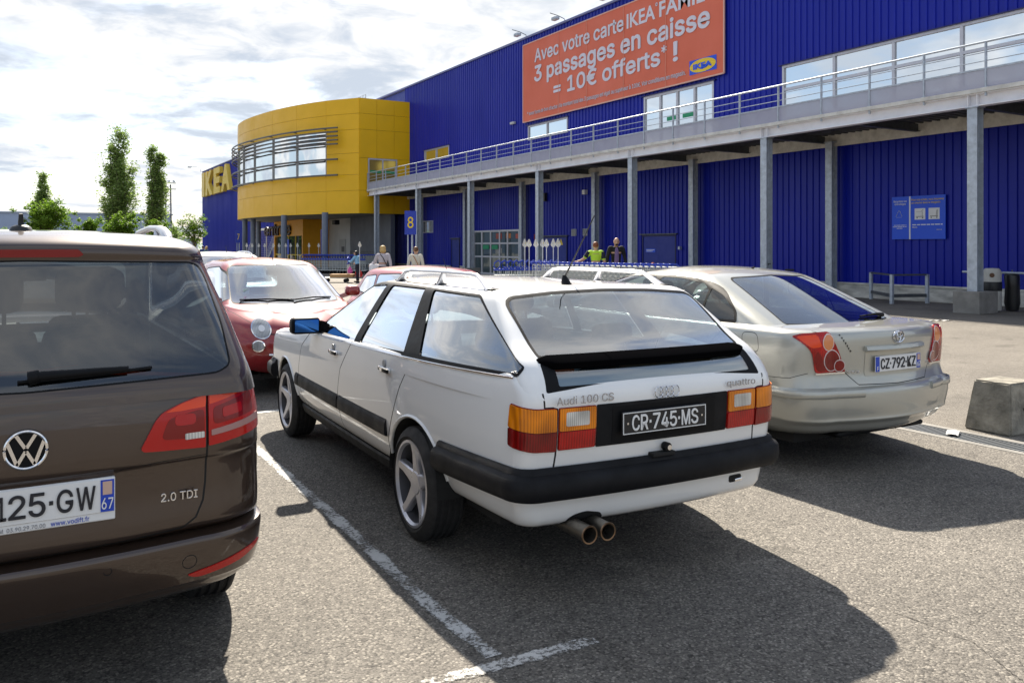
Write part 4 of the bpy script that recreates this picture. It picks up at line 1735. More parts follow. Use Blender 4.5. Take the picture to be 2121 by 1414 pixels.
def well(parent, sx, x0, x1, y, r, zc):
    """dark wheel housing, open towards the outside and below"""
    rows = []
    n = 18
    for x in (x0, x1):
        rows.append([Vector((sx * x, y + r * math.cos(math.pi * k / n), zc + r * math.sin(math.pi * k / n))) for k in range(n + 1)])
    mb = MB()
    mb.grid(rows)
    mb.add([Vector((sx * x0, y + r * math.cos(math.pi * k / n), zc + r * math.sin(math.pi * k / n))) for k in range(n + 1)] + [(sx * x0, y - r, 0.2), (sx * x0, y + r, 0.2)], [tuple(range(n + 3))])
    return mb.build('wheel_housing', M_under_c, parent)

def arch_cut(sh, y, r, zc, wide=0.45, lip=0.012):
    poly = [(y + r * math.cos(a), zc + r * math.sin(a)) for a in [math.pi * k / 20 for k in range(21)]] + [(y - r, 0.05), (y + r, 0.05)]
    ids = []
    for sx in (-1, 1):
        ids.append(sh.region(poly, (1, 2), lambda c, n, sx=sx: c.x * sx > wide, {0}))
    return ids

def arch_lips(parent, sh, y, r, zc, mat, rad=0.012, zmin=0.30):
    for sx in (-1, 1):
        pts = []
        for k in range(25):
            a = math.pi * (k / 24)
            yy, zz = y + r * math.cos(a), zc + r * math.sin(a)
            if zz < zmin:
                continue
            h = sh.on_side(sx, yy, zz)
            if h:
                pts.append(h[0] + Vector((-sx * 0.002, 0, 0)))
        MB().tube(pts, rad, 6).build('arch_lip', mat, parent, 60)

def seat(parent, x, y, z, mat=M_cloth, head=True, w=0.5, h=0.62, lean=0.22):
    M1 = Matrix.Translation((x, y, z)) @ Matrix.Rotation(-lean, 4, 'X')
    mb = MB()
    mb.rbox(-w / 2, w / 2, -0.07, 0.07, 0.0, h, 0.06, M=M1, seg=3)
    mb.rbox(x - w / 2, x + w / 2, y, y + 0.5, z - 0.12, z + 0.06, 0.05)
    o = mb.build('seat', mat, parent, 50)
    if head:
        mb = MB()
        mb.rbox(-0.13, 0.13, -0.045, 0.055, h + 0.06, h + 0.25, 0.05, M=M1, seg=3)
        mb.cyl(M1 @ Vector((-0.06, 0, h - 0.02)), M1 @ Vector((-0.06, 0, h + 0.08)), 0.008, n=6)
        mb.cyl(M1 @ Vector((0.06, 0, h - 0.02)), M1 @ Vector((0.06, 0, h + 0.08)), 0.008, n=6)
        mb.build('headrest', mat, o, 50)
    return o

def steering(parent, x, y, z):
    mb = MB()
    Mx = Matrix.Translation((x, y, z)) @ Matrix.Rotation(R(65), 4, 'X')
    mb.tube([Mx @ Vector((0.18 * math.cos(2 * math.pi * k / 24), 0.18 * math.sin(2 * math.pi * k / 24), 0)) for k in range(24)], 0.015, 6, closed=True)
    mb.beam(Mx @ Vector((-0.17, 0, 0)), Mx @ Vector((0.17, 0, 0)), 0.05, 0.02)
    mb.cyl(Mx @ Vector((0, 0, 0.02)), Mx @ Vector((0, 0.05, -0.25)), 0.05)
    return mb.build('steering_wheel', M_cabin, parent, 50)

def cabin(parent, w, y0, y1, zf, zb, dash=True, liner=None):
    """open tub of trim panels inside the doors"""
    mb = MB()
    mb.add([(-w, y0, zf), (w, y0, zf), (w, y1, zf), (-w, y1, zf), (-w, y0, zb), (w, y0, zb), (w, y1, zb), (-w, y1, zb)], [(0, 1, 2, 3), (0, 4, 5, 1), (1, 5, 6, 2), (2, 6, 7, 3), (3, 7, 4, 0)])
    mb.build('cabin_trim', M_cabin, parent)
    if dash:
        mb = MB()
        mb.rbox(-w + 0.02, w - 0.02, y1 - 0.75, y1 - 0.05, zb - 0.32, zb - 0.02, 0.06)
        mb.build('dashboard', M_cabin, parent, 40)

def fn_side(sh, sx):
    return lambda a, b: sh.on_side(sx, a, b)
def fn_rear(sh):
    return lambda a, b: sh.on_rear(a, b)
def fn_front(sh):
    return lambda a, b: sh.on_front(a, b)
def fn_top(sh):
    return lambda a, b: sh.on_top(a, b)

def door_gap(sh, poly, sx, w=0.006, only=(0,)):
    """door face region and the dark joint around it"""
    f = lambda c, n: c.x * sx > 0.3
    gid = sh.region(offset_poly(poly, w / 2), (1, 2), f, set(only))
    did = sh.region(offset_poly(poly, -w / 2), (1, 2), f, {gid})
    return gid, did
# ------------------------------------------------------------------ more car tools
def sweep_band(half, keep, prof, name, mats, parent, close_ends=True, smooth=35, mi=None):
    """half: outline points rear centre -> front centre; keep(x,y) selects; both sides mirrored if it touches the centre"""
    def band(pts):
        rows = []
        n = len(pts)
        for k, p in enumerate(pts):
            a, b = Vector(pts[max(k - 1, 0)][:2]), Vector(pts[min(k + 1, n - 1)][:2])
            t = (b - a).normalized()
            nr = Vector((t.y, -t.x))
            rows.append([Vector((p[0] + nr.x * d, p[1] + nr.y * d, z)) for d, z in prof])
        return rows
    res = None
    dense = []
    for p, q in zip(half, half[1:]):
        dense += [(p[0] + (q[0] - p[0]) * t / 6, p[1] + (q[1] - p[1]) * t / 6) for t in range(6)]
    dense.append(half[-1])
    sel = [p for p in dense if keep(p[0], p[1])]
    if min(p[0] for p in sel) < 1e-6:
        if sel[0][0] < 1e-6:
            full = [(-x, y) for x, y in reversed(sel[1:])] + sel
        else:
            full = sel + [(-x, y) for x, y in reversed(sel[:-1])]
        groups = [full]
    else:
        groups = [sel, [(-x, y) for x, y in reversed(sel)]]
    for g in groups:
        rows = band(g)
        mb = MB()
        mb.grid(rows)
        if close_ends:
            k = len(prof)
            mb.add(rows[0], [tuple(range(k))])
            mb.add(rows[-1], [tuple(reversed(range(k)))])
        res = mb.build(name, mats, parent, smooth)
    return res

def fn_wrap(sh, px, py, rad):
    """unrolled coordinate running across the rear and round the corners"""
    def f(a, z):
        s = 1 if a >= 0 else -1
        if abs(a) <= px:
            return sh.on_rear(a, z)
        ph = (abs(a) - px) / rad
        d = Vector((s * math.sin(ph), -math.cos(ph), 0))
        o = Vector((s * px, py, z)) + d * 2
        return sh.ray(o, -d)
    return f

def rect(a0, a1, b0, b1, r=0.008):
    return round_poly([(a0, b0), (a1, b0), (a1, b1), (a0, b1)], r, 3)

def french_plate(parent, x, y, z, txt, dark=False, w=0.52, h=0.11, tilt=0.0, strip=None, region=None, yaw=math.pi):
    """plate whose face looks towards -y; children carry the print"""
    base = MB()
    base.rbox(x - w / 2, x + w / 2, y, y + 0.006, z - h / 2, z + h / 2, 0.0025, seg=1)
    p = base.build('number_plate', M_plate_b if dark else M_plate_w, parent)
    ink = M_plate_w if dark else M_plate_ink
    xd, yd = (1, 0, 0), (0, 0, 1)
    if dark:
        mb = MB()
        t = 0.004
        for (a0, a1, b0, b1) in ((x - w / 2 + 0.004, x + w / 2 - 0.004, z + h / 2 - 0.004 - t, z + h / 2 - 0.004), (x - w / 2 + 0.004, x + w / 2 - 0.004, z - h / 2 + 0.004, z - h / 2 + 0.004 + t), (x - w / 2 + 0.004, x - w / 2 + 0.004 + t, z - h / 2 + 0.008, z + h / 2 - 0.008), (x + w / 2 - 0.004 - t, x + w / 2 - 0.004, z - h / 2 + 0.008, z + h / 2 - 0.008)):
            mb.box(a0, a1, y - 0.0022, y - 0.0004, b0, b1)
        mb.build('plate_border', M_plate_w, p)
        x0, x1 = x - w * 0.40, x + w * 0.40
    else:
        for sx, lab in ((-1, 'eu'), (1, 'dep')):
            if sx < 0:
                a0, a1 = x - w / 2 + 0.002, x - w / 2 + 0.042
            else:
                a0, a1 = x + w / 2 - 0.042, x + w / 2 - 0.002
            MB().box(a0, a1, y - 0.002, y - 0.0004, z - h / 2 + 0.003, z + h / 2 - 0.003).build('blue_band', M_euro, p)
            if sx < 0:
                text_obj('lettering', 'F', M_plate_w, ((a0 + a1) / 2, y - 0.0024, z - h / 2 + 0.012), xd, yd, h=0.026, depth=0.001, bold=0.02, parent=p, align='c')
            else:
                MB().box(a0 + 0.006, a1 - 0.006, y - 0.0036, y - 0.0024, z + 0.004, z + h / 2 - 0.008).build('regional_crest', pmat('crest_cream', (0.62, 0.42, 0.33), 0.5), p)
                if region:
                    text_obj('lettering', region, M_plate_w, ((a0 + a1) / 2, y - 0.0024, z - h / 2 + 0.012), xd, yd, w=0.034, h=0.036, depth=0.001, bold=0.01, parent=p, align='c')
        x0, x1 = x - w / 2 + 0.052, x + w / 2 - 0.052
    hh = h * 0.66
    # characters one by one in narrow plate lettering
    n = len(txt)
    units = [0.42 if c == '-' else (0.55 if c == '1' else (1.2 if c in 'MW' else 1.0)) for c in txt]
    tot = sum(units)
    cx = x0
    for c, u in zip(txt, units):
        wd = (x1 - x0) * u / tot
        if c == '-':
            MB().box(cx + wd * 0.25, cx + wd * 0.75, y - 0.0026, y - 0.0004, z - 0.007, z + 0.006).build('lettering', ink, p)
        else:
            text_obj('lettering', c, ink, (cx + wd * 0.09, y - 0.0004, z - hh / 2), xd, yd, w=wd * 0.82, h=hh, depth=0.002, bold=0.022, parent=p)
        cx += wd
    for sx in (-1, 1):
        if not dark:
            continue
        mb = MB().cyl((x + sx * w * 0.44, y - 0.004, z), (x + sx * w * 0.44, y, z), 0.005, n=8)
        mb.build('rivet', M_chrome, p)
    return p

# ------------------------------------------------------------------ white estate car
def build_estate():
    root = thing('estate_car', 'white 1980s estate car with roof rails, black bumpers and black number plate', 'car', (2.60, 2.93, 0), R(-2.0))
    C = Car(root, M_pw)
    def belt(y):
        z = 0.022 * (2.1 - y)
        if y > 3.1:
            z -= 0.075 * ((y - 3.1) / 1.5) ** 1.4
        return z
    T = dict(tr=0.155, tf=0.05, br=0.03, rr=0.09, rx=0.09, bf=0.10, rf=0.22)
    T2 = dict(T, tr=0.155)
    low = lambda y: -0.028 * max(0, 1 - y / 0.8)
    rings = [
        dict(z=0.27, w=0.66, yr=0.75, yf=4.2, dz=low, **T),
        dict(z=0.305, w=0.765, yr=0.30, yf=4.5, dz=low, **T),
        dict(z=0.345, w=0.815, yr=0.165, yf=4.65, dz=low, **T),
        dict(z=0.42, w=0.846, yr=0.145, yf=4.72, **T),
        dict(z=0.54, w=0.862, yr=0.125, yf=4.76, **T),
        dict(z=0.68, w=0.866, yr=0.105, yf=4.77, dz=lambda y: -0.02 * max(0, (y - 3.2) / 1.5), **T),
        dict(z=0.80, w=0.860, yr=0.095, yf=4.76, dz=lambda y: -0.05 * max(0, (y - 3.2) / 1.5), **T),
        dict(z=0.885, w=0.850, yr=0.102, yf=4.72, dz=lambda y: 0.012 * (2.1 - y) - 0.05 * max(0, (y - 3.2) / 1.5), **T),
        dict(z=0.937, w=0.843, yr=0.18, yf=4.68, dz=belt, **T2),
        dict(z=0.950, w=0.834, yr=0.22, yf=4.64, dz=belt, **T2),
    ]
    deck = lambda y: 0.955 + belt(y)
    sh = C.body(rings, deck=deck, crown=0.02)
    # greenhouse
    G = dict(br=0.02, bf=0.16, rf=0.14)
    gr = []
    for z, w, yr, yf, cx in ((0.86, 0.843, 0.104, 3.55, 0), (0.90, 0.838, 0.110, 3.52, 0), (0.965, 0.824, 0.145, 3.40, 0), (1.035, 0.790, 0.215, 3.24, 0.0), (1.10, 0.755, 0.325, 3.09, 0.004), (1.18, 0.711, 0.435, 2.92, 0.008), (1.26, 0.665, 0.545, 2.74, 0.012), (1.300, 0.638, 0.60, 2.63, 0.016), (1.322, 0.606, 0.645, 2.53, 0.019), (1.332, 0.566, 0.675, 2.46, 0.020)):
        pts = [(x, y, z + cx * (1 - (x / w) ** 2)) for x, y in outline(w=w, yr=yr, yf=yf, rr=0.07, tr=0.155 - 0.09 * max(0, (z - 0.95) / 0.4), tf=0.05, **G)]
        gr.append((pts, False))
    last = gr[-1][0]
    ym = 1.6
    for sc in (0.93, 0.8, 0.6, 0.35, 0.1):
        gr.append(([(x * sc, ym + (y - ym) * sc, 1.332 + 0.020 * (1 - (x * sc / 0.566) ** 2) + 0.010 * (1 - sc ** 2)) for x, y, z in last], False))
    gh = Shell(stack(gr, 3))
    # windows -------------------------------------------------
    w3 = round_poly([(1.36, 1.308), (0.83, 1.298), (0.80, 1.292), (0.235, 1.018), (0.245, 0.99), (1.13, 0.978)], [0.01, 0.02, 0.02, 0.02, 0.012, 0.01])
    w2 = round_poly([(2.03, 1.309), (1.487, 1.310), (1.34, 0.974), (2.085, 0.950)], 0.012)
    w1 = round_poly([(2.125, 1.308), (2.456, 1.288), (2.686, 1.19), (3.02, 1.010), (3.06, 0.928), (2.20, 0.948)], [0.01, 0.05, 0.05, 0.01, 0.01, 0.01])
    frame = round_poly([(0.808, 1.308), (2.13, 1.328), (2.48, 1.308), (2.72, 1.20), (3.10, 1.0), (3.14, 0.905), (2.1, 0.928), (0.228, 0.976), (0.224, 1.014)], [0.03, 0.01, 0.06, 0.03, 0, 0, 0, 0.02, 0.03])
    fids, gids = [], {}
    for sx in (-1, 1):
        f = lambda c, n, sx=sx: c.x * sx > 0.3 and abs(n.x) > 0.45
        fid = gh.region(frame, (1, 2), f, {0})
        fids.append(fid)
        for nm, w in (('w1', w1), ('w2', w2), ('w3', w3)):
            gids[(sx, nm)] = gh.region(w, (1, 2), f, {fid})
    rf = lambda c, n: c.y < 0.9 and n.y < -0.2
    up = round_poly([(-0.585, 1.315), (0.585, 1.315), (0.665, 1.040), (-0.665, 1.040)], [0.06, 0.06, 0.01, 0.01])
    # follow the crowned roof edge
    up = round_poly([(-0.585, 1.057), (0.585, 1.057), (0.575, 1.292), (0.30, 1.313), (0, 1.320), (-0.30, 1.313), (-0.575, 1.292)], [0.01, 0.01, 0.05, 0.05, 0.05, 0.05, 0.05])
    fr_up = gh.region(offset_poly(up, 0.014), (0, 2), rf, {0})
    g_up = gh.region(up, (0, 2), rf, {fr_up})
    lo = round_poly([(-0.625, 0.912), (0.625, 0.912), (0.605, 1.03), (-0.605, 1.03)], 0.012)
    fr_lo = gh.region(lo, (0, 2), rf, {0})
    g_lo = gh.region(round_poly([(-0.555, 0.935), (0.565, 0.935), (0.555, 1.012), (-0.545, 1.012)], 0.01), (0, 2), rf, {fr_lo})
    ws = round_poly([(-0.70, 0.935), (0.70, 0.935), (0.52, 1.30), (-0.52, 1.30)], 0.05)
    wf = lambda c, n: c.y > 2.3 and n.y > 0.25
    fr_ws = gh.region(offset_poly(ws, 0.025), (0, 2), wf, {0})
    g_ws = gh.region(ws, (0, 2), wf, {fr_ws})
    gh.extract({0: 0}, 'roof_shell', [M_pw], root)
    for fid, sx in zip(fids, (-1, 1)):
        fo = gh.extract([fid], 'window_frame', M_trim, root, off=0.003)
        for nm in ('w1', 'w2', 'w3'):
            gh.extract([gids[(sx, nm)]], 'side_window', M_glass, fo, off=-0.004)
    fo = gh.extract([fr_up, fr_lo], 'tailgate_window_seal', M_trim, root, off=0.001)
    gh.extract([g_up], 'rear_window', M_glass, fo, off=0.0)
    gh.extract([g_lo], 'lower_rear_window', M_glass, fo, off=0.0)
    fo = gh.extract([fr_ws], 'windscreen_seal', M_trim, root, off=0.001)
    gh.extract([g_ws], 'windscreen', M_glass, fo, off=0.0)
    # chrome line under the side windows
    for sx in (-1, 1):
        pts = []
        for k in range(30):
            y = 0.25 + (3.05 - 0.25) * k / 29
            z = 0.9685 + (0.9685 - 0.906) * -(y - 0.13) / 3.0
            h = gh.on_side(sx, y, z + 0.006)
            if h:
                pts.append(h[0] + Vector((sx * 0.006, 0, 0)))
        MB().tube(pts, 0.007, 6).build('window_sill_trim', M_chrome, root, 60)
    # body cuts -----------------------------------------------
    arch = []
    arch += arch_cut(sh, 1.16, 0.355, 0.295)
    arch += arch_cut(sh, 3.95, 0.355, 0.295)
    inner = [(-0.70, 0.2), (0.70, 0.2), (0.76, 0.6), (0.76, 2.6), (0.68, 3.3), (-0.68, 3.3), (-0.76, 2.6), (-0.76, 0.6)]
    hole = sh.region(inner, (0, 1), lambda c, n: n.z > 0.3 and c.z > 0.88, {0})
    fd = [(2.20, 0.958), (2.40, 0.75), (2.46, 0.56), (2.42, 0.335), (3.46, 0.325), (3.50, 0.6), (3.42, 0.80), (3.20, 0.925)]
    rd = [(1.19, 0.976), (1.34, 0.78), (1.44, 0.60), (1.515, 0.47), (1.525, 0.335), (2.42, 0.335), (2.46, 0.56), (2.40, 0.75), (2.20, 0.958)]
    gaps = []
    for sx in (-1, 1):
        for poly in (fd, rd):
            f = lambda c, n, sx=sx: c.x * sx > 0.5
            g = sh.region(offset_poly(poly, 0.004), (1, 2), f, {0})
            d = sh.region(offset_poly(poly, -0.004), (1, 2), f, {g})
            gaps.append(g)
            dm = sh.extract([d], 'front_door' if poly is fd else 'rear_door', M_pw, root)
            hy = 2.56 if poly is fd else 1.56
            hz = 0.842 if poly is fd else 0.852
            h = sh.on_side(sx, hy, hz)
            hd = MB()
            x0 = h[0].x
            hd.rbox(min(x0 - sx * 0.004, x0 + sx * 0.018), max(x0 - sx * 0.004, x0 + sx * 0.018), hy - 0.085, hy + 0.085, hz - 0.014, hz + 0.014, 0.006, mi=0)
            hd.rbox(min(x0 + sx * 0.014, x0 + sx * 0.03), max(x0 + sx * 0.014, x0 + sx * 0.03), hy - 0.10, hy - 0.01, hz - 0.012, hz + 0.012, 0.006, mi=1)
            hd.cyl((x0 - sx * 0.01, hy + 0.02, hz + 0.03), (x0 + sx * 0.004, hy + 0.02, hz + 0.03), 0.022, n=14, mi=2)
            hd.build('door_handle', [M_chrome, M_trim, pmat('handle_shadow', (0.35, 0.35, 0.35), 0.4)], dm, 40)
    # tailgate joints
    tg = line_poly([(-0.645, 0.93), (-0.640, 0.852), (-0.600, 0.849), (-0.580, 0.845), (-0.580, 0.64), (-0.586, 0.575)], 0.009)
    gaps.append(sh.region(tg, (0, 2), lambda c, n: c.y < 0.3 and n.y < -0.3, {0}))
    gaps.append(sh.region([(-x, z) for x, z in tg], (0, 2), lambda c, n: c.y < 0.3 and n.y < -0.3, {0}))
    hood = line_poly([(0.80, 4.45), (0.79, 3.9), (0.76, 3.45), (0.68, 3.38)], 0.006)
    for s in (1, -1):
        gaps.append(sh.region([(s * a, b) for a, b in hood], (0, 1), lambda c, n: n.z > 0.3 and c.z > 0.8, {0}))
    cut = set(arch + [hole])
    mid = {0: 0}
    for g in gaps:
        mid[g] = 1
    sh.extract(mid, 'body', [M_pw, M_gap], root)
    for y in (1.16, 3.95):
        arch_lips(root, sh, y, 0.355, 0.295, M_pw, 0.011, 0.345)
        for sx in (-1, 1):
            well(root, sx, 0.50, 0.845, y, 0.352, 0.295)
    # underside
    MB().box(-0.66, 0.66, 0.5, 4.4, 0.24, 0.29).build('underbody', M_under_c, root)
    # wheels
    for y in (1.16, 3.95):
        for sx in (-1, 1):
            wheel(root, sx * 0.755, y, 0.297, 0.205, sx, 0.226, 'five')
    # bumpers and rub strips
    half = outline(w=0.860, yr=0.115, yf=4.76, **T)
    bp = [(-0.01, 0.585), (0.012, 0.588), (0.022, 0.580), (0.028, 0.562), (0.048, 0.552), (0.058, 0.540), (0.062, 0.500), (0.057, 0.470), (0.040, 0.448), (0.0, 0.440), (-0.02, 0.445)]
    sweep_band(half, lambda x, y: y < 0.86 and (y < 2), bp, 'rear_bumper', M_bump, root)
    sweep_band(half, lambda x, y: y > 4.28, bp, 'front_bumper', M_bump, root)
    rp = [(-0.006, 0.475), (0.010, 0.478), (0.018, 0.490), (0.018, 0.540), (0.013, 0.560), (0.002, 0.576), (-0.006, 0.578)]
    for a, b in ((1.52, 2.436), (2.444, 3.485), (3.49, 3.60)):
        sweep_band(half, lambda x, y: a <= y <= b, rp, 'rub_strip', M_bump, root)
    # dark sill
    sweep_band(outline(w=0.80, yr=0.25, yf=4.6, **T), lambda x, y: 1.53 <= y <= 3.58, [(-0.08, 0.245), (0.0, 0.26), (0.022, 0.318), (0.016, 0.332), (-0.02, 0.335)], 'sill', M_trim, root)
    # rear lamps
    wr = fn_wrap(sh, 0.56, 0.36, 0.25)
    for s in (-1, 1):
        def mm(p):
            return [(s * a, b) for a, b in (p if s > 0 else p[::-1])]
        bk = patch(mm(rect(0.385, 0.575, 0.660, 0.848, 0.01)), wr, 'tailgate_lamp', M_redd, root, lift=0.006, thick=0.004)
        patch(mm(rect(0.389, 0.571, 0.746, 0.844)), wr, 'amber_lens', M_amber, bk, lift=0.012, thick=0.0, res=0.02)
        patch(mm(rect(0.389, 0.571, 0.664, 0.742)), wr, 'red_lens', M_red2, bk, lift=0.012, thick=0.0, res=0.02)
        patch(mm(rect(0.424, 0.540, 0.766, 0.828)), wr, 'reversing_lens', M_clear, bk, lift=0.0145, thick=-0.010, res=0.02)
        bk = patch(mm(round_poly([(0.583, 0.655), (0.69, 0.660), (0.815, 0.680), (0.805, 0.866), (0.68, 0.850), (0.583, 0.848)], 0.012)), wr, 'tail_light', M_redd, root, lift=0.006, thick=0.004)
        patch(mm(round_poly([(0.587, 0.746), (0.68, 0.747), (0.811, 0.764), (0.801, 0.861), (0.68, 0.846), (0.587, 0.844)], 0.008)), wr, 'amber_lens', M_amber, bk, lift=0.012, thick=0.0, res=0.02)
        patch(mm(round_poly([(0.587, 0.659), (0.69, 0.664), (0.811, 0.684), (0.811, 0.760), (0.68, 0.743), (0.587, 0.742)], 0.008)), wr, 'red_lens', M_red, bk, lift=0.012, thick=0.0, res=0.02)
    # centre panel and plate recess
    rr_ = fn_rear(sh)
    cp = patch(rect(-0.381, 0.381, 0.658, 0.848, 0.006), rr_, 'plate_panel', M_bump, root, lift=0.005, thick=0.003)
    patch(rect(-0.30, 0.30, 0.672, 0.832, 0.006), rr_, 'plate_recess', M_trim, cp, lift=0.0065, thick=0.0)
    french_plate(root, -0.02, 0.072, 0.754, 'CR-745-MS', dark=True, w=0.49, h=0.105)
    # badges
    mb = MB()
    for k in range(4):
        cx = -0.048 + 0.032 * k
        mb.tube([(cx + 0.0225 * math.cos(2 * math.pi * i / 24), 0.084, 0.879 + 0.0255 * math.sin(2 * math.pi * i / 24)) for i in range(24)], 0.0026, 6, closed=True)
    mb.build('four_ring_badge', M_chrome, root, 60)
    text_obj('badge_lettering', 'Audi 100 CS', pmat('badge_chrome', (0.42, 0.42, 0.44), 0.25, metal=0.8), (-0.597, 0.094, 0.862), (1, 0, 0), (0, 0, 1), w=0.30, h=0.036, depth=0.003, parent=root)
    text_obj('badge_lettering', 'quattro', MATS['badge_chrome'], (0.375, 0.094, 0.862), (1, 0, 0), (0, 0, 1), w=0.185, h=0.038, depth=0.003, parent=root)
    mb = MB()
    mb.cyl((0, 0.105, 0.622), (0, 0.075, 0.622), 0.020, n=20)
    mb.build('tailgate_lock', M_trim, root, 40)
    MB().cyl((0.004, 0.076, 0.620), (0.004, 0.070, 0.620), 0.012, n=16).build('lock_barrel', M_chrome, root, 40)
    MB().rbox(-0.085, 0.045, 0.078, 0.13, 0.581, 0.600, 0.004).build('handle_recess', M_gap, root)
    # spoiler between the two rear windows
    rows = []
    for k in range(41):
        x = -0.61 + 1.22 * k / 40
        e = min(1.0, (0.61 - abs(x)) / 0.07)
        y = 0.185 + 0.035 * (x / 0.7) ** 2 + (1 - e) * 0.03
        t = 0.35 + 0.65 * e
        rows.append([Vector((x, y + 0.060, 1.060)), Vector((x, y + 0.03, 1.053)), Vector((x, y - 0.02 * t, 1.040)), Vector((x, y - 0.030 * t, 1.033)), Vector((x, y - 0.024 * t, 1.006)), Vector((x, y - 0.005, 1.000)), Vector((x, y + 0.05, 1.02))])
    mb = MB()
    mb.grid(rows, flip=True)
    mb.add(rows[0], [tuple(range(7))])
    mb.add(rows[-1], [tuple(reversed(range(7)))])
    mb.build('tailgate_spoiler', pmat('matt_black_spoiler', (0.003, 0.003, 0.0035), 0.8, spec=0.0), root, 40, fix=True)
    # rear skirt lip and exhaust
    mb = MB()
    for k, x in enumerate((-0.462, -0.365)):
        pr = [(0.038, 0.55), (0.038, 0.055), (0.041, 0.045), (0.041, 0.04), (0.034, 0.04), (0.033, 0.5)]
        mb.lathe([(r, h) for r, h in pr], (x, 0.0, 0.298), 'y', 24, mi=0)
        mb.lathe([(0.0, 0.3), (0.034, 0.3)], (x, 0.0, 0.298), 'y', 24, mi=1)
        mb.lathe([(0.0415, 0.0415), (0.0395, 0.0375), (0.0335, 0.0385)], (x, 0.0, 0.298), 'y', 24, mi=2)
    mb.build('exhaust_pipe', [M_exh, M_gap, pmat('copper_rim', (0.28, 0.18, 0.11), 0.3, metal=0.9)], root, 40)
    MB().rbox(-0.55, -0.27, 0.60, 1.3, 0.22, 0.36, 0.05).build('silencer', M_exh, root, 40)
    # cut-out over the pipes and towing eye slot
    patch(round_poly([(-0.545, 0.275), (-0.285, 0.275), (-0.32, 0.345), (-0.40, 0.362), (-0.47, 0.352)], 0.02), rr_, 'exhaust_cutout', M_gap, root, lift=0.004, thick=0.0, res=0.02)
    te = patch(rect(0.45, 0.535, 0.375, 0.410, 0.012), rr_, 'towing_eye_slot', M_gap, root, lift=0.003, thick=0.0, res=0.02)
    MB().tube([(0.47, 0.20, 0.385), (0.49, 0.16, 0.383), (0.53, 0.16, 0.386), (0.55, 0.22, 0.39)], 0.008, 6).build('towing_eye', M_chrome, te, 50)
    # roof rails
    for sx in (-1, 1):
        def rp_(y, up_, inset=0.0):
            h = gh.on_top(sx * 0.545, y)
            return (h[0] + Vector((sx * inset, 0, up_))) if h else Vector((sx * 0.545, y, 1.36 + up_))
        MR = pmat('rail_silver', (0.70, 0.70, 0.73), 0.3, metal=0.5)
        mb = MB()
        pts = [rp_(2.12, 0.0), rp_(2.08, 0.03), rp_(2.02, 0.060), rp_(1.92, 0.070), rp_(1.45, 0.073), rp_(1.05, 0.070), rp_(0.99, 0.064)]
        mb.tube(pts, [0.020, 0.016, 0.012, 0.011, 0.011, 0.011, 0.012], 10)
        rail = mb.build('roof_rail', MR, root, 50)
        for (ya, yb, za) in ((2.12, 2.02, 0.058), (1.47, 1.43, 0.071), (0.82, 0.99, 0.068)):
            a, b = rp_(ya, -0.006), rp_(yb, za)
            MB().tube([a, a.lerp(b, 0.5) + Vector((0, 0, 0.004)), b], [0.034, 0.022, 0.012], 8, ry=[0.018, 0.012, 0.011]).build('rail_foot', MR, rail, 50)
        for y in (2.12, 1.47, 0.82):
            p = rp_(y, 0.0)
            MB().rbox(p.x - 0.022, p.x + 0.022, y - 0.05, y + 0.045, p.z - 0.015, p.z + 0.006, 0.005).build('foot_gasket', M_trim, rail)
    # aerial
    h = gh.on_top(-0.12, 0.80)
    b = h[0]
    mb = MB()
    mb.tube([b + Vector((0, -0.03, -0.01)), b + Vector((0, -0.01, 0.02)), b + Vector((0.0, 0.0, 0.045))], [0.028, 0.022, 0.010], 12)
    an = mb.build('aerial_base', M_trim, root, 50)
    MB().tube([b + Vector((0, 0, 0.03)), b + Vector((0.02, -0.07, 0.14)), b + Vector((0.06, -0.20, 0.36))], [0.006, 0.0038, 0.003], 6).build('aerial_rod', M_black, an)
    # mirrors
    for sx in (-1, 1):
        mb = MB()
        mx, my, mz = sx * 0.93, 3.02, 0.985
        mb.rbox(mx - 0.105, mx + 0.105, my - 0.03, my + 0.08, mz - 0.060, mz + 0.060, 0.03, seg=3)
        mb.beam((sx * 0.79, my + 0.05, mz - 0.03), (sx * 0.84, my + 0.03, mz - 0.01), 0.09, 0.09)
        mr = mb.build('door_mirror', M_trim, root, 45)
        MB().rbox(mx - 0.088, mx + 0.088, my - 0.036, my - 0.028, mz - 0.045, mz + 0.045, 0.003, seg=1).build('mirror_glass', M_mirror, mr)
    # front lamps and grille
    ff = fn_front(sh)
    for s in (-1, 1):
        patch([(s * a, b) for a, b in rect(0.36, 0.70, 0.64, 0.76)][::s], ff, 'headlight', M_head, root, lift=0.006, thick=0.0)
    patch(rect(-0.34, 0.34, 0.63, 0.77), ff, 'grille', M_trim, root, lift=0.006, thick=0.0)
    # cabin
    cabin(root, 0.70, 0.35, 3.2, 0.32, 0.88)
    for x in (-0.36, 0.36):
        seat(root, x, 2.05, 0.50, h=0.56)
    sb = seat(root, 0, 1.22, 0.50, w=1.26, h=0.50, head=False)
    for x in (-0.38, 0.38):
        MB().rbox(x - 0.13, x + 0.13, 1.02, 1.12, 0.98, 1.10, 0.04).build('headrest', M_cloth, sb, 50)
    steering(root, -0.36, 2.62, 0.88)
    MB().rbox(-0.66, 0.66, 0.30, 1.08, 0.60, 0.66, 0.02).build('boot_floor', M_cabin, root)
    gl = MB()
    gl.rbox(-0.10, 0.10, 2.55, 2.58, 1.20, 1.255, 0.012)
    gl.build('interior_mirror', M_trim, root)
    return root
estate = build_estate()

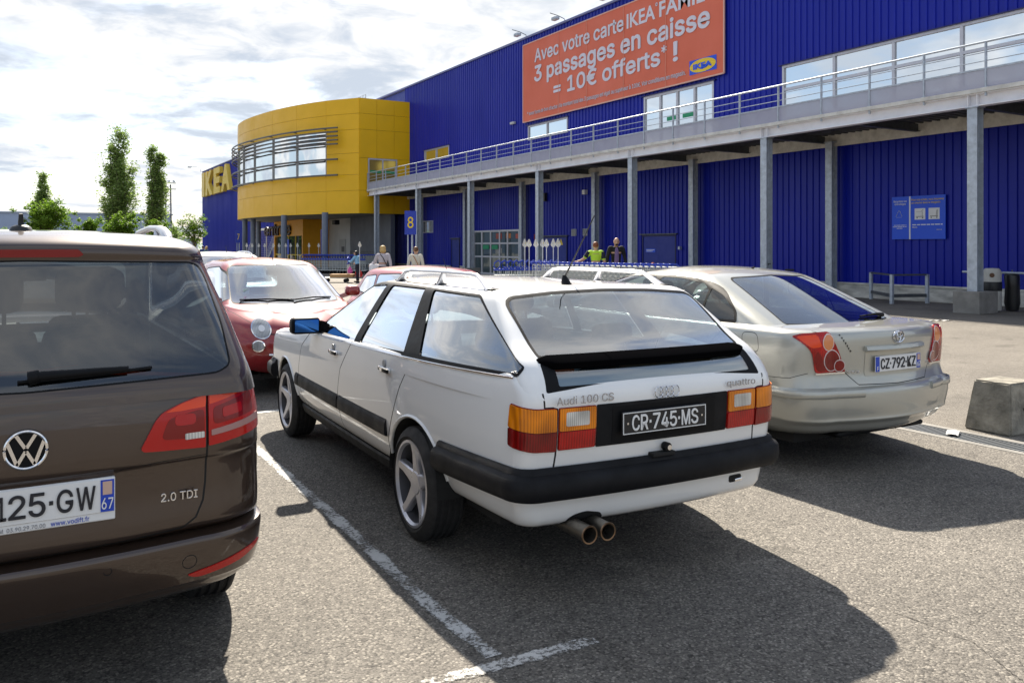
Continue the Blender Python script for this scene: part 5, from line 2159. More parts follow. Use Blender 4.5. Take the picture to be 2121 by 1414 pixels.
# things carried in the estate car's boot
def in_car(car, p):
    a = car.rotation_euler.z
    c, s = math.cos(a), math.sin(a)
    return (car.location.x + p[0] * c - p[1] * s, car.location.y + p[0] * s + p[1] * c, p[2])
t = thing('cardboard_box', 'brown cardboard box behind the lower rear window of the white estate', 'box', in_car(estate, (0.30, 0.52, 0.67)), R(-8))
mb = MB()
mb.rbox(-0.22, 0.22, -0.15, 0.15, 0.0, 0.31, 0.006, seg=1)
mb.build('carton', pmat('cardboard', (0.33, 0.21, 0.12), 0.85, var=0.15), t)
MB().box(-0.22, 0.22, -0.16, 0.0, 0.311, 0.316).build('flap', pmat('cardboard_light', (0.50, 0.36, 0.22), 0.85), t)
t = thing('orange_bag', 'rust-orange cloth bag lying in the boot of the white estate', 'bag', in_car(estate, (-0.36, 0.50, 0.67)), 0.2)
mb = MB()
mb.lathe([(0.0, 0.0), (0.16, 0.01), (0.19, 0.08), (0.15, 0.20), (0.07, 0.29), (0.0, 0.31)], (0, 0, 0), 'z', 14)
for i, v in enumerate(mb.v):
    mb.v[i] = (v[0] * 1.15 + 0.03 * math.sin(9 * v[1]), v[1] * 0.8, v[2] * (1 + 0.12 * math.sin(7 * v[0] + 3 * v[1])))
mb.build('bag_body', pmat('rust_cloth', (0.55, 0.13, 0.05), 0.85, var=0.3, vscale=12), t, 60)
MB().tube([(-0.1, 0, 0.27), (-0.05, 0, 0.37), (0.08, 0, 0.36), (0.12, 0, 0.26)], 0.014, 6).build('strap', MATS['rust_cloth'], t, 60)
t = thing('grey_hoop', 'grey coiled hoop lying in the boot of the white estate', 'hoop', in_car(estate, (-0.04, 0.55, 0.68)), 0)
for k in range(2):
    MB().tube([(0.20 * math.cos(2 * math.pi * i / 28), 0.05 * k + 0.06 * math.sin(2 * math.pi * i / 28), 0.15 + 0.14 * math.sin(2 * math.pi * i / 28) + 0.02 * k) for i in range(28)], 0.018, 8, closed=True).build('coil', pmat('hoop_grey', (0.25, 0.27, 0.29), 0.4), t, 60)
# ------------------------------------------------------------------ brown compact people carrier (seen from behind)
def build_mpv():
    root = thing('people_carrier', 'brown metallic people carrier at the left edge, seen from behind', 'car', (0.012, 3.0, 0), 0)
    C = Car(root, M_pb)
    T = dict(tr=0.05, tf=0.06, br=0.05, rr=0.22, rx=0.25, bf=0.14, rf=0.28)
    B = lambda z, w, yr, yf, **k: dict(z=z, w=w, yr=yr, yf=yf, **{**T, **k})
    hd = lambda k: (lambda y: -k * max(0, (y - 3.0) / 1.3) ** 1.3)
    rings = [B(0.20, 0.62, 0.70, 4.0), B(0.26, 0.70, 0.30, 4.25), B(0.335, 0.765, 0.105, 4.32), B(0.372, 0.785, 0.062, 4.35), B(0.385, 0.795, 0.048, 4.36, sharp=True),
             B(0.44, 0.806, 0.028, 4.37), B(0.50, 0.810, 0.016, 4.38), B(0.530, 0.811, 0.014, 4.38), B(0.545, 0.810, 0.022, 4.38, sharp=True), B(0.552, 0.808, 0.095, 4.38, sharp=True),
             B(0.575, 0.808, 0.062, 4.38), B(0.62, 0.809, 0.058, 4.38), B(0.70, 0.809, 0.066, 4.37, dz=hd(0.02)), B(0.80, 0.806, 0.060, 4.35, dz=hd(0.05)), B(0.818, 0.805, 0.046, 4.34, dz=hd(0.06)),
             B(0.86, 0.802, 0.040, 4.32, dz=hd(0.08)), B(0.94, 0.796, 0.044, 4.26, dz=hd(0.12)), B(1.02, 0.784, 0.052, 4.2, dz=hd(0.18)), B(1.065, 0.770, 0.060, 4.15, dz=hd(0.22))]
    deck = lambda y: 1.068 - 0.22 * max(0, (y - 3.0) / 1.3) ** 1.3
    sh = C.body(rings, deck=deck, crown=0.02)
    gr = []
    for z, w, yr, yf in ((1.03, 0.778, 0.050, 3.75), (1.09, 0.764, 0.060, 3.55), (1.18, 0.737, 0.112, 3.32), (1.30, 0.700, 0.192, 3.02), (1.40, 0.664, 0.262, 2.77), (1.47, 0.640, 0.308, 2.58), (1.498, 0.632, 0.322, 2.52), (1.512, 0.628, 0.318, 2.46), (1.535, 0.618, 0.325, 2.40), (1.556, 0.600, 0.355, 2.33), (1.575, 0.570, 0.42, 2.25), (1.59, 0.53, 0.52, 2.15)):
        gr.append(([(x, y, z + (0.018 if z > 1.5 else 0.0) * (1 - (x / w) ** 2)) for x, y in outline(w=w, yr=yr, yf=yf, br=0.05, rr=0.14, rx=0.11, bf=0.2, rf=0.2, tr=0.05, tf=0.05)], False))
    last = gr[-1][0]
    for sc in (0.9, 0.75, 0.55, 0.3, 0.08):
        gr.append(([(x * sc, 1.4 + (y - 1.4) * sc, 1.59 + 0.018 * (1 - (x * sc / 0.53) ** 2) + 0.020 * (1 - sc ** 2)) for x, y, z in last], False))
    gh = Shell(stack(gr, 3))
    rf = lambda c, n: c.y < 0.6 and n.y < -0.2
    gl = [(-0.595, 1.108), (0, 1.094), (0.595, 1.108), (0.640, 1.130), (0.630, 1.27), (0.595, 1.44), (0.575, 1.478), (0.545, 1.490), (0, 1.500), (-0.545, 1.490), (-0.575, 1.478), (-0.595, 1.44), (-0.630, 1.27), (-0.640, 1.130)]
    gl = round_poly(gl, 0.02, 3)
    f1 = gh.region(offset_poly(gl, 0.006), (0, 2), rf, {0})
    g1 = gh.region(gl, (0, 2), rf, {f1})
    side = round_poly([(0.50, 1.14), (0.62, 1.44), (2.2, 1.475), (3.05, 1.16), (3.1, 1.10)], 0.04)
    sids = []
    for sx in (-1, 1):
        sids.append(gh.region(side, (1, 2), lambda c, n, sx=sx: c.x * sx > 0.4 and abs(n.x) > 0.5, {0}))
    ws = round_poly([(-0.62, 1.08), (0.62, 1.08), (0.52, 1.46), (-0.52, 1.46)], 0.05)
    w1 = gh.region(ws, (0, 2), lambda c, n: c.y > 2.2 and n.y > 0.2, {0})
    gh.extract([0], 'roof_shell', M_pb, root)
    seal = gh.extract([f1], 'rear_window_seal', M_trim, root)
    gh.extract([g1], 'rear_window', M_glass_d, seal, off=-0.001)
    for i in sids:
        gh.extract([i], 'side_window', M_glass_d, root)
    gh.extract([w1], 'windscreen', M_glass, root)
    # dark printed border inside the rear glass
    # body joints
    rb = lambda c, n: c.y < 0.5 and n.y < -0.05
    gaps = []
    j1 = line_poly([(0.556, 1.06), (0.556, 0.855), (0.553, 0.72), (0.545, 0.66), (0.52, 0.605), (0.475, 0.577), (0.30, 0.566), (0.0, 0.562)], 0.007)
    j2 = line_poly([(0.552, 0.822), (0.40, 0.820), (0.285, 0.812), (0.26, 0.800)], 0.003)
    for s in (1, -1):
        gaps.append(sh.region([(s * a, b) for a, b in j1], (0, 2), rb, {0}))
        gaps.append(sh.region([(s * a, b) for a, b in j2], (0, 2), rb, {0}))
    arch = arch_cut(sh, 0.98, 0.35, 0.31) + arch_cut(sh, 3.55, 0.35, 0.31)
    hole = sh.region([(-0.66, 0.16), (0.66, 0.16), (0.71, 0.6), (0.71, 3.2), (-0.71, 3.2), (-0.71, 0.6)], (0, 1), lambda c, n: n.z > 0.3 and c.z > 0.95, {0})
    mid = {0: 0}
    for g in gaps:
        mid[g] = 1
    sh.extract(mid, 'body', [M_pb, M_gap], root)
    MB().box(-0.62, 0.62, 0.5, 4.1, 0.20, 0.24).build('underbody', M_under_c, root)
    for y in (0.98, 3.55):
        for sx in (-1, 1):
            well(root, sx, 0.46, 0.79, y, 0.347, 0.31)
            wheel(root, sx * 0.70, y, 0.312, 0.205, sx, 0.205, 8)
    # lamps
    wr = fn_wrap(sh, 0.55, 0.31, 0.25)
    def mm(p, s):
        return [(s * a, b) for a, b in (p if s > 0 else p[::-1])]
    for s in (-1, 1):
        inn = [(0.336, 0.872), (0.345, 0.862), (0.549, 0.850), (0.551, 1.034), (0.47, 1.012), (0.405, 0.985), (0.382, 0.958)]
        out = [(0.561, 0.854), (0.855, 0.880), (0.870, 0.95), (0.862, 1.092), (0.72, 1.066), (0.561, 1.036)]
        b1 = patch(mm(round_poly(inn, [0.006, 0.01, 0.006, 0.006, 0.02, 0.02, 0.01]), s), wr, 'tailgate_lamp', M_vred, root, lift=0.008, thick=0.006, res=0.02)
        patch(mm(round_poly([(0.549, 0.990), (0.551, 1.031), (0.47, 1.009), (0.415, 0.984), (0.47, 0.984)], 0.004), s), wr, 'orange_lens', M_redo, b1, lift=0.0095, thick=-0.007, res=0.02)
        patch(mm(round_poly([(0.40, 0.895), (0.545, 0.885), (0.545, 0.985), (0.425, 0.962)], 0.02), s), wr, 'inner_lens', M_redd, b1, lift=0.0095, thick=-0.007, res=0.02)
        patch(mm(rect(0.478, 0.545, 0.885, 0.906, 0.004), s), wr, 'reversing_lens', M_clear, b1, lift=0.011, thick=-0.008, res=0.02)
        patch(mm(rect(0.445, 0.515, 0.935, 0.972, 0.015), s), wr, 'bulb_cell', M_vred, b1, lift=0.011, thick=-0.008, res=0.02)
        b2 = patch(mm(round_poly(out, [0.006, 0.012, 0.03, 0.01, 0.02, 0.006]), s), wr, 'tail_light', M_vred, root, lift=0.008, thick=0.006, res=0.02)
        patch(mm(round_poly([(0.565, 0.996), (0.855, 1.045), (0.857, 1.086), (0.72, 1.062), (0.565, 1.032)], 0.004), s), wr, 'orange_lens', M_redo, b2, lift=0.0095, thick=-0.007, res=0.02)
        patch(mm(round_poly([(0.58, 0.925), (0.80, 0.945), (0.80, 1.02), (0.58, 0.985)], 0.02), s), wr, 'inner_lens', M_redd, b2, lift=0.0095, thick=-0.007, res=0.02)
        patch(mm(round_poly([(0.62, 0.945), (0.72, 0.955), (0.72, 0.990), (0.62, 0.980)], 0.012), s), wr, 'bulb_cell', M_vred, b2, lift=0.0112, thick=-0.009, res=0.02)
        patch(mm(round_poly([(0.57, 0.888), (0.84, 0.912), (0.84, 0.936), (0.57, 0.908)], 0.005), s), wr, 'clear_strip', pmat('smoked_strip', (0.40, 0.22, 0.20), 0.25), b2, lift=0.011, thick=-0.008, res=0.02)
        patch(mm(round_poly([(0.485, 0.417), (0.52, 0.400), (0.70, 0.425), (0.80, 0.452), (0.82, 0.470), (0.70, 0.456)], [0.01, 0.02, 0.01, 0.01, 0.01, 0.01]), s), wr, 'rear_reflector', M_vred, root, lift=0.004, thick=0.004, res=0.02)
    # emblem: ring with stacked letters
    hy = sh.on_rear(0.003, 0.916)[0].y
    mb = MB()
    mb.lathe([(0.0, -0.004), (0.060, -0.004), (0.0635, -0.001), (0.0635, 0.004)], (0.003, hy, 0.916), 'y', 40, mi=1)
    mb.tube([(0.003 + 0.058 * math.cos(2 * math.pi * i / 48), hy - 0.006, 0.916 + 0.058 * math.sin(2 * math.pi * i / 48)) for i in range(48)], 0.0055, 8, closed=True)
    def stroke(p, q, w=0.010):
        mb.beam((0.003 + p[0], hy - 0.006, 0.916 + p[1]), (0.003 + q[0], hy - 0.006, 0.916 + q[1]), w, 0.006, up=(0, 1, 0))
    for s in (-1, 1):
        stroke((s * 0.027, 0.048), (s * 0.002, 0.006))
        stroke((s * 0.050, 0.026), (s * 0.024, -0.046))
        stroke((s * 0.024, -0.046), (s * 0.001, -0.004))
    mb.build('emblem', [M_chrome, M_trim], root, 40)
    # plate with dealer strip
    px, pz = -0.003, 0.736
    hy = sh.on_rear(px, pz)[0].y - 0.012
    MB().rbox(px - 0.262, px + 0.262, hy + 0.004, hy + 0.03, pz - 0.082, pz + 0.058, 0.004).build('plate_surround', M_plate_w, root)
    french_plate(root, px, hy, pz, 'BZ-125-GW', w=0.52, h=0.11, region='67')
    text_obj('dealer_lettering', 'www.vodift.fr', M_euro, (px + 0.075, hy + 0.003, pz - 0.076), (1, 0, 0), (0, 0, 1), w=0.11, h=0.016, depth=0.001, parent=root)
    text_obj('dealer_lettering', 'TZHEIM  03.90.29.70.00', pmat('dealer_grey', (0.25, 0.25, 0.27), 0.5), (px - 0.11, hy + 0.003, pz - 0.076), (1, 0, 0), (0, 0, 1), w=0.17, h=0.013, depth=0.001, parent=root)
    hb = sh.on_rear(0.45, 0.69)[0].y
    text_obj('badge_lettering', '2.0 TDI', M_chrome, (0.405, hb - 0.004, 0.677), (1, 0, 0), (0, 0, 1), w=0.118, h=0.028, depth=0.004, bold=0.015, parent=root)
    # parking sensors, tow cover
    for x, z, r in ((0.234, 0.494, 0.012), (-0.234, 0.494, 0.012)):
        h = sh.on_rear(x, z)
        mb = MB()
        mb.tube([(x + r * math.cos(2 * math.pi * i / 20), h[0].y - 0.0005, z + r * math.sin(2 * math.pi * i / 20)) for i in range(20)], 0.0012, 4, closed=True)
        mb.build('parking_sensor', M_gap, root)
    h = sh.on_rear(0.493, 0.463)
    pts = []
    for i in range(24):
        x, z = 0.493 + 0.024 * math.cos(2 * math.pi * i / 24), 0.465 + 0.024 * math.sin(2 * math.pi * i / 24)
        pts.append(sh.on_rear(x, z)[0] + Vector((0, -0.0005, 0)))
    MB().tube(pts, 0.0013, 4, closed=True).build('towing_cover', M_gap, root)
    # lower black lip
    # high brake light
    hg = fn_rear(gh)
    bl = patch(round_poly([(-0.18, 1.516), (0.165, 1.516), (0.182, 1.524), (0.165, 1.541), (-0.165, 1.541), (-0.18, 1.535)], 0.006), hg, 'high_brake_light', M_redd, root, lift=0.005, thick=0.003, res=0.02)
    # wiper
    def gp(x, z, o=0.012):
        h = gh.on_rear(x, z)
        return h[0] + h[1] * o
    mb = MB()
    mb.tube([gp(0.012, 1.128), gp(0.04, 1.130, 0.02)], [0.022, 0.020], 12)
    mb.tube([gp(0.02, 1.128, 0.018), gp(0.10, 1.130, 0.020), gp(0.30, 1.134, 0.016)], [0.018, 0.015, 0.010], 8)
    wp = mb.build('rear_wiper', M_trim, root, 50)
    MB().tube([gp(-0.02, 1.120, 0.008), gp(0.20, 1.127, 0.008), gp(0.375, 1.136, 0.008)], 0.006, 6).build('wiper_blade', M_trim, wp)
    # aerial
    p = gh.on_top(-0.01, 0.62)[0]
    mb = MB()
    mb.lathe([(0.0, 0.02), (0.02, 0.02), (0.034, 0.012), (0.042, -0.01)], p, 'z', 20)
    mb.tube([p + Vector((0, 0, 0.01)), p + Vector((0, 0.0, 0.03)), p + Vector((0, -0.006, 0.062))], [0.013, 0.010, 0.007], 10)
    mb.build('aerial', M_black, root, 50)
    # roof seam line
    # roof rails
    MR = pmat('satin_rail', (0.66, 0.66, 0.68), 0.28, metal=0.6)
    for sx in (-1, 1):
        def q(y, u):
            h = gh.on_top(sx * 0.545, y)
            return (h[0] if h else Vector((sx * 0.545, y, 1.58))) + Vector((0, 0, u))
        mb = MB()
        ys = [(0.93, -0.004), (0.97, 0.016), (1.06, 0.036), (1.2, 0.050), (1.5, 0.058), (2.0, 0.058), (2.25, 0.03), (2.35, -0.004)]
        mb.tube([q(y, u) for y, u in ys], [0.020, 0.024, 0.020, 0.016, 0.015, 0.015, 0.018, 0.02], 10)
        mb.tube([q(1.22, -0.004), q(1.26, 0.052)], [0.022, 0.014], 8)
        mb.build('roof_rail', MR, root, 50)
    for sx in (-1, 1):
        mb = MB()
        mb.rbox(sx * 0.90 - 0.11, sx * 0.90 + 0.11, 3.0, 3.12, 1.08, 1.22, 0.04, seg=3)
        mb.beam((sx * 0.76, 3.06, 1.10), (sx * 0.84, 3.06, 1.13), 0.06, 0.05)
        mb.build('door_mirror', M_pb, root, 45)
    # cabin
    cabin(root, 0.66, 0.30, 3.4, 0.45, 1.03)
    for x in (-0.50, -0.13, 0.245):
        seat(root, x, 0.98, 0.62, w=0.36, h=0.60, lean=0.10)
    for x in (-0.36, 0.36):
        seat(root, x, 1.95, 0.60, h=0.60)
    steering(root, -0.36, 2.75, 1.02)
    MB().rbox(-0.12, 0.12, 2.42, 2.46, 1.36, 1.43, 0.015).build('interior_mirror', M_trim, root)
    return root
build_mpv()

# ------------------------------------------------------------------ champagne liftback
def build_liftback():
    root = thing('liftback_car', 'champagne silver liftback car parked right of the white estate', 'car', (5.30, 3.65, 0), R(-0.6))
    C = Car(root, M_ps)
    T = dict(tr=0.045, tf=0.08, br=0.10, rr=0.24, rx=0.27, bf=0.2, rf=0.3)
    B = lambda z, w, yr, yf, **k: dict(z=z, w=w, yr=yr, yf=yf, **{**T, **k})
    hd = lambda k: (lambda y: -k * max(0, (y - 3.2) / 1.4) ** 1.3)
    rings = [B(0.22, 0.66, 0.55, 4.2), B(0.26, 0.74, 0.20, 4.4), B(0.285, 0.775, 0.105, 4.5), B(0.31, 0.80, 0.07, 4.53), B(0.345, 0.822, 0.052, 4.56), B(0.365, 0.835, 0.030, 4.58), B(0.378, 0.842, 0.020, 4.58), B(0.40, 0.848, 0.022, 4.6),
             B(0.48, 0.862, 0.012, 4.62), B(0.555, 0.870, 0.012, 4.62), B(0.582, 0.870, 0.022, 4.62), B(0.600, 0.868, 0.055, 4.62, sharp=True), B(0.64, 0.868, 0.070, 4.6), B(0.70, 0.866, 0.078, 4.6, dz=hd(0.02)), B(0.80, 0.861, 0.070, 4.55, dz=hd(0.06)),
             B(0.88, 0.853, 0.064, 4.5, dz=hd(0.12)), B(0.945, 0.840, 0.066, 4.4, dz=hd(0.2)), B(0.972, 0.822, 0.085, 4.34, dz=hd(0.22)), B(0.984, 0.800, 0.115, 4.28, dz=hd(0.23))]
    deck = lambda y: 0.990 - 0.23 * max(0, (y - 3.2) / 1.4) ** 1.3
    sh = C.body(rings, deck=deck, crown=0.015)
    gr = []
    for z, w, yr, yf in ((0.94, 0.812, 0.36, 3.75), (0.985, 0.795, 0.455, 3.55), (1.05, 0.765, 0.60, 3.36), (1.12, 0.728, 0.765, 3.16), (1.20, 0.686, 0.955, 2.94), (1.27, 0.642, 1.125, 2.72), (1.305, 0.612, 1.22, 2.58), (1.325, 0.585, 1.30, 2.47), (1.34, 0.545, 1.40, 2.36)):
        gr.append(([(x, y, z + max(0, (z - 1.0) * 0.06) * (1 - (x / w) ** 2)) for x, y in outline(w=w, yr=yr, yf=yf, br=0.10, rr=0.16, rx=0.10, bf=0.22, rf=0.2, tr=0.13, tf=0.05)], False))
    last = gr[-1][0]
    for sc in (0.9, 0.75, 0.55, 0.3, 0.08):
        gr.append(([(x * sc, 1.9 + (y - 1.9) * sc, 1.34 + 0.0204 * (1 - (x * sc / 0.545) ** 2) + 0.028 * (1 - sc ** 2)) for x, y, z in last], False))
    gh = Shell(stack(gr, 3))
    rf = lambda c, n: c.y < 1.6 and n.y < -0.2
    gl = round_poly([(-0.560, 1.000), (0, 0.985), (0.560, 1.000), (0.47, 1.20), (0.435, 1.285), (0.40, 1.302), (0, 1.318), (-0.40, 1.302), (-0.435, 1.285), (-0.47, 1.20)], 0.02, 3)
    f1 = gh.region(offset_poly(gl, 0.008), (0, 2), rf, {0})
    g1 = gh.region(gl, (0, 2), rf, {f1})
    frame = round_poly([(0.86, 1.0), (0.90, 1.075), (1.10, 1.215), (1.30, 1.285), (1.62, 1.318), (2.25, 1.322), (2.55, 1.28), (2.85, 1.16), (3.20, 0.985), (2.0, 0.972), (0.88, 0.985)], [0.02, 0.05, 0.1, 0.1, 0.1, 0.05, 0.05, 0.05, 0.01, 0.01, 0.01])
    w_r = round_poly([(1.235, 1.006), (1.255, 1.215), (1.33, 1.262), (1.60, 1.296), (1.84, 1.300), (1.99, 0.990)], 0.02)
    w_q = round_poly([(0.885, 1.012), (0.925, 1.072), (1.09, 1.180), (1.235, 1.228), (1.215, 1.006)], [0.015, 0.04, 0.04, 0.01, 0.01])
    w_f = round_poly([(1.91, 1.300), (2.25, 1.300), (2.52, 1.262), (2.82, 1.145), (3.10, 1.0), (2.06, 0.990)], 0.02)
    for sx in (-1, 1):
        f = lambda c, n, sx=sx: c.x * sx > 0.35 and abs(n.x) > 0.4
        fid = gh.region(frame, (1, 2), f, {0})
        ids = [gh.region(w, (1, 2), f, {fid}) for w in (w_r, w_q, w_f)]
        fo = gh.extract([fid], 'window_frame', M_trim, root, off=0.002)
        for i in ids:
            gh.extract([i], 'side_window', M_glass_t, fo, off=-0.002)
    ws = round_poly([(-0.66, 1.0), (0.66, 1.0), (0.48, 1.29), (-0.48, 1.29)], 0.05)
    wsid = gh.region(ws, (0, 2), lambda c, n: c.y > 2.3 and n.y > 0.2, {0})
    # roof joint
    jr = line_poly([(-0.60, 1.42), (-0.3, 1.40), (0, 1.39), (0.3, 1.40), (0.60, 1.42)], 0.006)
    gj = gh.region(jr, (0, 1), lambda c, n: n.z > 0.5 and c.z > 1.2, {0})
    gh.extract({0: 0, gj: 1}, 'roof_shell', [M_ps, M_gap], root)
    seal = gh.extract([f1], 'rear_window_seal', M_trim, root, off=0.001)
    gh.extract([g1], 'rear_window', M_glass_t, seal, off=0.0)
    gh.extract([wsid], 'windscreen', M_glass_t, root)
    # body
    rb = lambda c, n: c.y < 0.8 and n.y < -0.05
    gaps = []
    tl = line_poly([(-0.66, 0.980), (-0.60, 0.955), (-0.46, 0.74), (-0.455, 0.70), (-0.36, 0.612), (0.0, 0.604)], 0.006)
    for s in (1, -1):
        gaps.append(sh.region([(s * a, b) for a, b in tl], (0, 2), rb, {0}))
    arch = arch_cut(sh, 0.98, 0.345, 0.30) + arch_cut(sh, 3.68, 0.345, 0.30)
    hole = sh.region([(-0.58, 0.55), (0.58, 0.55), (0.70, 1.0), (0.70, 3.2), (-0.70, 3.2), (-0.70, 1.0)], (0, 1), lambda c, n: n.z > 0.3 and c.z > 0.9, {0})
    door = [(0.915, 0.985), (0.93, 0.93), (1.06, 0.80), (1.20, 0.60), (1.34, 0.42), (1.36, 0.30), (2.10, 0.30), (2.08, 0.98)]
    door2 = [(2.08, 0.98), (2.10, 0.30), (3.22, 0.30), (3.26, 0.7), (3.16, 0.98)]
    for sx in (-1, 1):
        for k, dd in enumerate((door, door2)):
            g, d = door_gap(sh, dd, sx)
            gaps.append(g)
            do = sh.extract([d], ('rear_door', 'front_door')[k], M_ps, root)
            hy = (1.24, 2.26)[k]
            h = sh.on_side(sx, hy, 0.84)
            MB().rbox(h[0].x - 0.016, h[0].x + 0.016, hy - 0.09, hy + 0.09, 0.828, 0.852, 0.007).build('door_handle', M_ps, do, 40)
        # bumper side joint
        gaps.append(sh.region(line_poly([(0.22, 0.70), (0.30, 0.665), (0.60, 0.655)], 0.004), (1, 2), lambda c, n, sx=sx: c.x * sx > 0.5, {0}))
    fl = round_poly([(0.545, 0.812), (0.690, 0.822), (0.725, 0.945), (0.575, 0.948)], 0.05, 5)
    g = sh.region(offset_poly(fl, 0.0025), (1, 2), lambda c, n: c.x < -0.5, {0})
    fd = sh.region(offset_poly(fl, -0.0025), (1, 2), lambda c, n: c.x < -0.5, {g})
    gaps.append(g)
    sh.extract([fd], 'fuel_flap', M_ps, root)
    mid = {0: 0}
    for g in gaps:
        mid[g] = 1
    sh.extract(mid, 'body', [M_ps, M_gap], root)
    MB().box(-0.66, 0.66, 0.4, 4.3, 0.19, 0.26).build('underbody', M_under_c, root)
    MB().rbox(-0.45, 0.50, 0.20, 0.50, 0.235, 0.275, 0.02).build('lower_valance', M_trim, root)
    for y in (0.98, 3.68):
        for sx in (-1, 1):
            well(root, sx, 0.5, 0.85, y, 0.342, 0.30)
            wheel(root, sx * 0.75, y, 0.305, 0.205, sx, 0.205, 7)
    # bumper protective moulding
    half = outline(w=0.868, yr=0.012, yf=4.62, **T)
    for lo, hi in ((0.25, 9),):
        sweep_band(half, lambda x, y: y < 0.82 and x > 0.36, [(-0.004, 0.532), (0.008, 0.535), (0.014, 0.545), (0.014, 0.572), (0.008, 0.585), (-0.004, 0.588)], 'bumper_moulding', M_ps, root)
    # lamps: red body with clear ringed cells
    wr = fn_wrap(sh, 0.52, 0.38, 0.27)
    for s in (-1, 1):
        def mm(p):
            return [(s * a, b) for a, b in (p if s > 0 else p[::-1])]
        body = round_poly([(0.455, 0.705), (0.715, 0.702), (0.725, 0.76), (0.74, 0.85), (0.80, 0.905), (0.865, 0.945), (0.82, 0.960), (0.70, 0.968), (0.585, 0.972), (0.52, 0.87)], [0.01, 0.02, 0.03, 0.05, 0.03, 0.01, 0.03, 0.03, 0.03, 0.05])
        b1 = patch(mm(body), wr, 'tail_light', M_red2, root, lift=0.010, thick=0.008, res=0.02)
        patch(mm(round_poly([(0.62, 0.712), (0.705, 0.710), (0.725, 0.80), (0.70, 0.86), (0.66, 0.80)], 0.03)), wr, 'outer_lens', M_redd, b1, lift=0.0108, thick=-0.009, res=0.02)
        patch(mm(round_poly([(0.665, 0.88), (0.74, 0.87), (0.80, 0.915), (0.84, 0.945), (0.70, 0.958)], 0.02)), wr, 'upper_lens', M_redo, b1, lift=0.0108, thick=-0.009, res=0.02)
        def disc(cx, cz, r, m, lift, nm):
            patch(mm([(cx + r * math.cos(2 * math.pi * i / 28), cz + r * math.sin(2 * math.pi * i / 28)) for i in range(28)]), wr, nm, m, b1, lift=lift, thick=-0.009, res=0.02)
        MRG = pmat('lamp_ring', (0.72, 0.62, 0.60), 0.2)
        disc(0.605, 0.905, 0.056, MRG, 0.0115, 'lamp_ring')
        disc(0.605, 0.905, 0.050, pmat('amber_cell', (0.75, 0.26, 0.09), 0.15, coat=0.5), 0.0128, 'indicator_cell')
        disc(0.575, 0.785, 0.075, MRG, 0.0140, 'lamp_ring')
        disc(0.575, 0.785, 0.069, M_red, 0.0152, 'brake_cell')
        disc(0.505, 0.748, 0.042, MRG, 0.0165, 'lamp_ring')
        disc(0.505, 0.748, 0.037, M_redd, 0.0178, 'reversing_cell')
        patch(mm(round_poly([(0.46, 0.692), (0.715, 0.690), (0.715, 0.700), (0.46, 0.703)], 0.002)), wr, 'chrome_strip', M_chrome, root, lift=0.012, thick=0.004, res=0.02)
    # tailgate: handle bar, plate, emblem, badges
    rr_ = fn_rear(sh)
    patch(rect(-0.30, 0.30, 0.665, 0.845, 0.02), rr_, 'plate_recess', pmat('recess_silver', (0.50, 0.49, 0.43), 0.35, metal=0.5), root, lift=0.003, thick=0.0)
    hb = sh.on_rear(0, 0.855)[0].y
    mb = MB()
    rows = []
    for k in range(25):
        x = -0.31 + 0.62 * k / 24
        y = sh.on_rear(x, 0.855)[0].y
        rows.append([Vector((x, y + 0.01, 0.835)), Vector((x, y - 0.022, 0.836)), Vector((x, y - 0.028, 0.846)), Vector((x, y - 0.022, 0.868)), Vector((x, y + 0.01, 0.878))])
    mb.grid(rows, flip=True)
    mb.add(rows[0], [tuple(range(5))])
    mb.add(rows[-1], [tuple(reversed(range(5)))])
    mb.build('tailgate_handle', M_ps, root, 40, fix=True)
    py = sh.on_rear(0, 0.742)[0].y - 0.012
    french_plate(root, 0.01, py, 0.745, 'CZ-792-KZ', w=0.49, h=0.108, region='67')
    mb = MB()
    ex, ez = 0.01, 0.925
    ey = sh.on_rear(ex, ez)[0].y - 0.004
    for (a, b, w) in ((0.058, 0.040, 0.0055), (0.020, 0.037, 0.004), (0.040, 0.017, 0.004)):
        oz = 0.014 if (a, b) == (0.040, 0.017) else (0.002 if a == 0.020 else 0)
        mb.tube([(ex + a * math.cos(2 * math.pi * i / 32), ey, ez + oz + b * math.sin(2 * math.pi * i / 32)) for i in range(32)], w, 6, closed=True)
    mb.build('oval_emblem', M_chrome, root, 60)
    text_obj('badge_lettering', 'TOYOTA', M_chrome, (-0.455, sh.on_rear(-0.40, 0.70)[0].y - 0.001, 0.690), (1, -0.12, 0), (0, 0, 1), w=0.115, h=0.018, depth=0.004, bold=0.02, parent=root)
    text_obj('badge_lettering', 'AVENSIS', M_chrome, (0.33, sh.on_rear(0.40, 0.70)[0].y - 0.004, 0.705), (1, 0.12, 0), (0, 0, 1), w=0.12, h=0.022, depth=0.004, bold=0.01, parent=root)
    mb = MB()
    for k in range(7):
        z = 0.955 - k * 0.018
        y = sh.on_rear(-0.49 + k * 0.012, z)[0].y - 0.002
        x = -0.50 + k * 0.012
        mb.beam((x, y, z), (x + 0.018 * (1 - (k % 3) * 0.3), y - 0.001, z - 0.006), 0.002, 0.004, up=(0, 1, 0))
        mb.beam((x + 0.008, y, z + 0.004), (x + 0.006, y, z - 0.012), 0.002, 0.003, up=(0, 1, 0))
    mb.build('dark_sticker', M_trim, root)
    # wiper on the glass
    def gp(x, z, o):
        h = gh.on_rear(x, z)
        return h[0] + h[1] * o
    mb = MB()
    mb.tube([gp(0.50, 1.006, 0.02), gp(0.40, 1.008, 0.03), gp(0.28, 1.012, 0.02)], [0.018, 0.012, 0.008], 8)
    mb.tube([gp(0.53, 1.012, 0.012), gp(0.36, 1.018, 0.014), gp(0.20, 1.014, 0.012)], 0.007, 6)
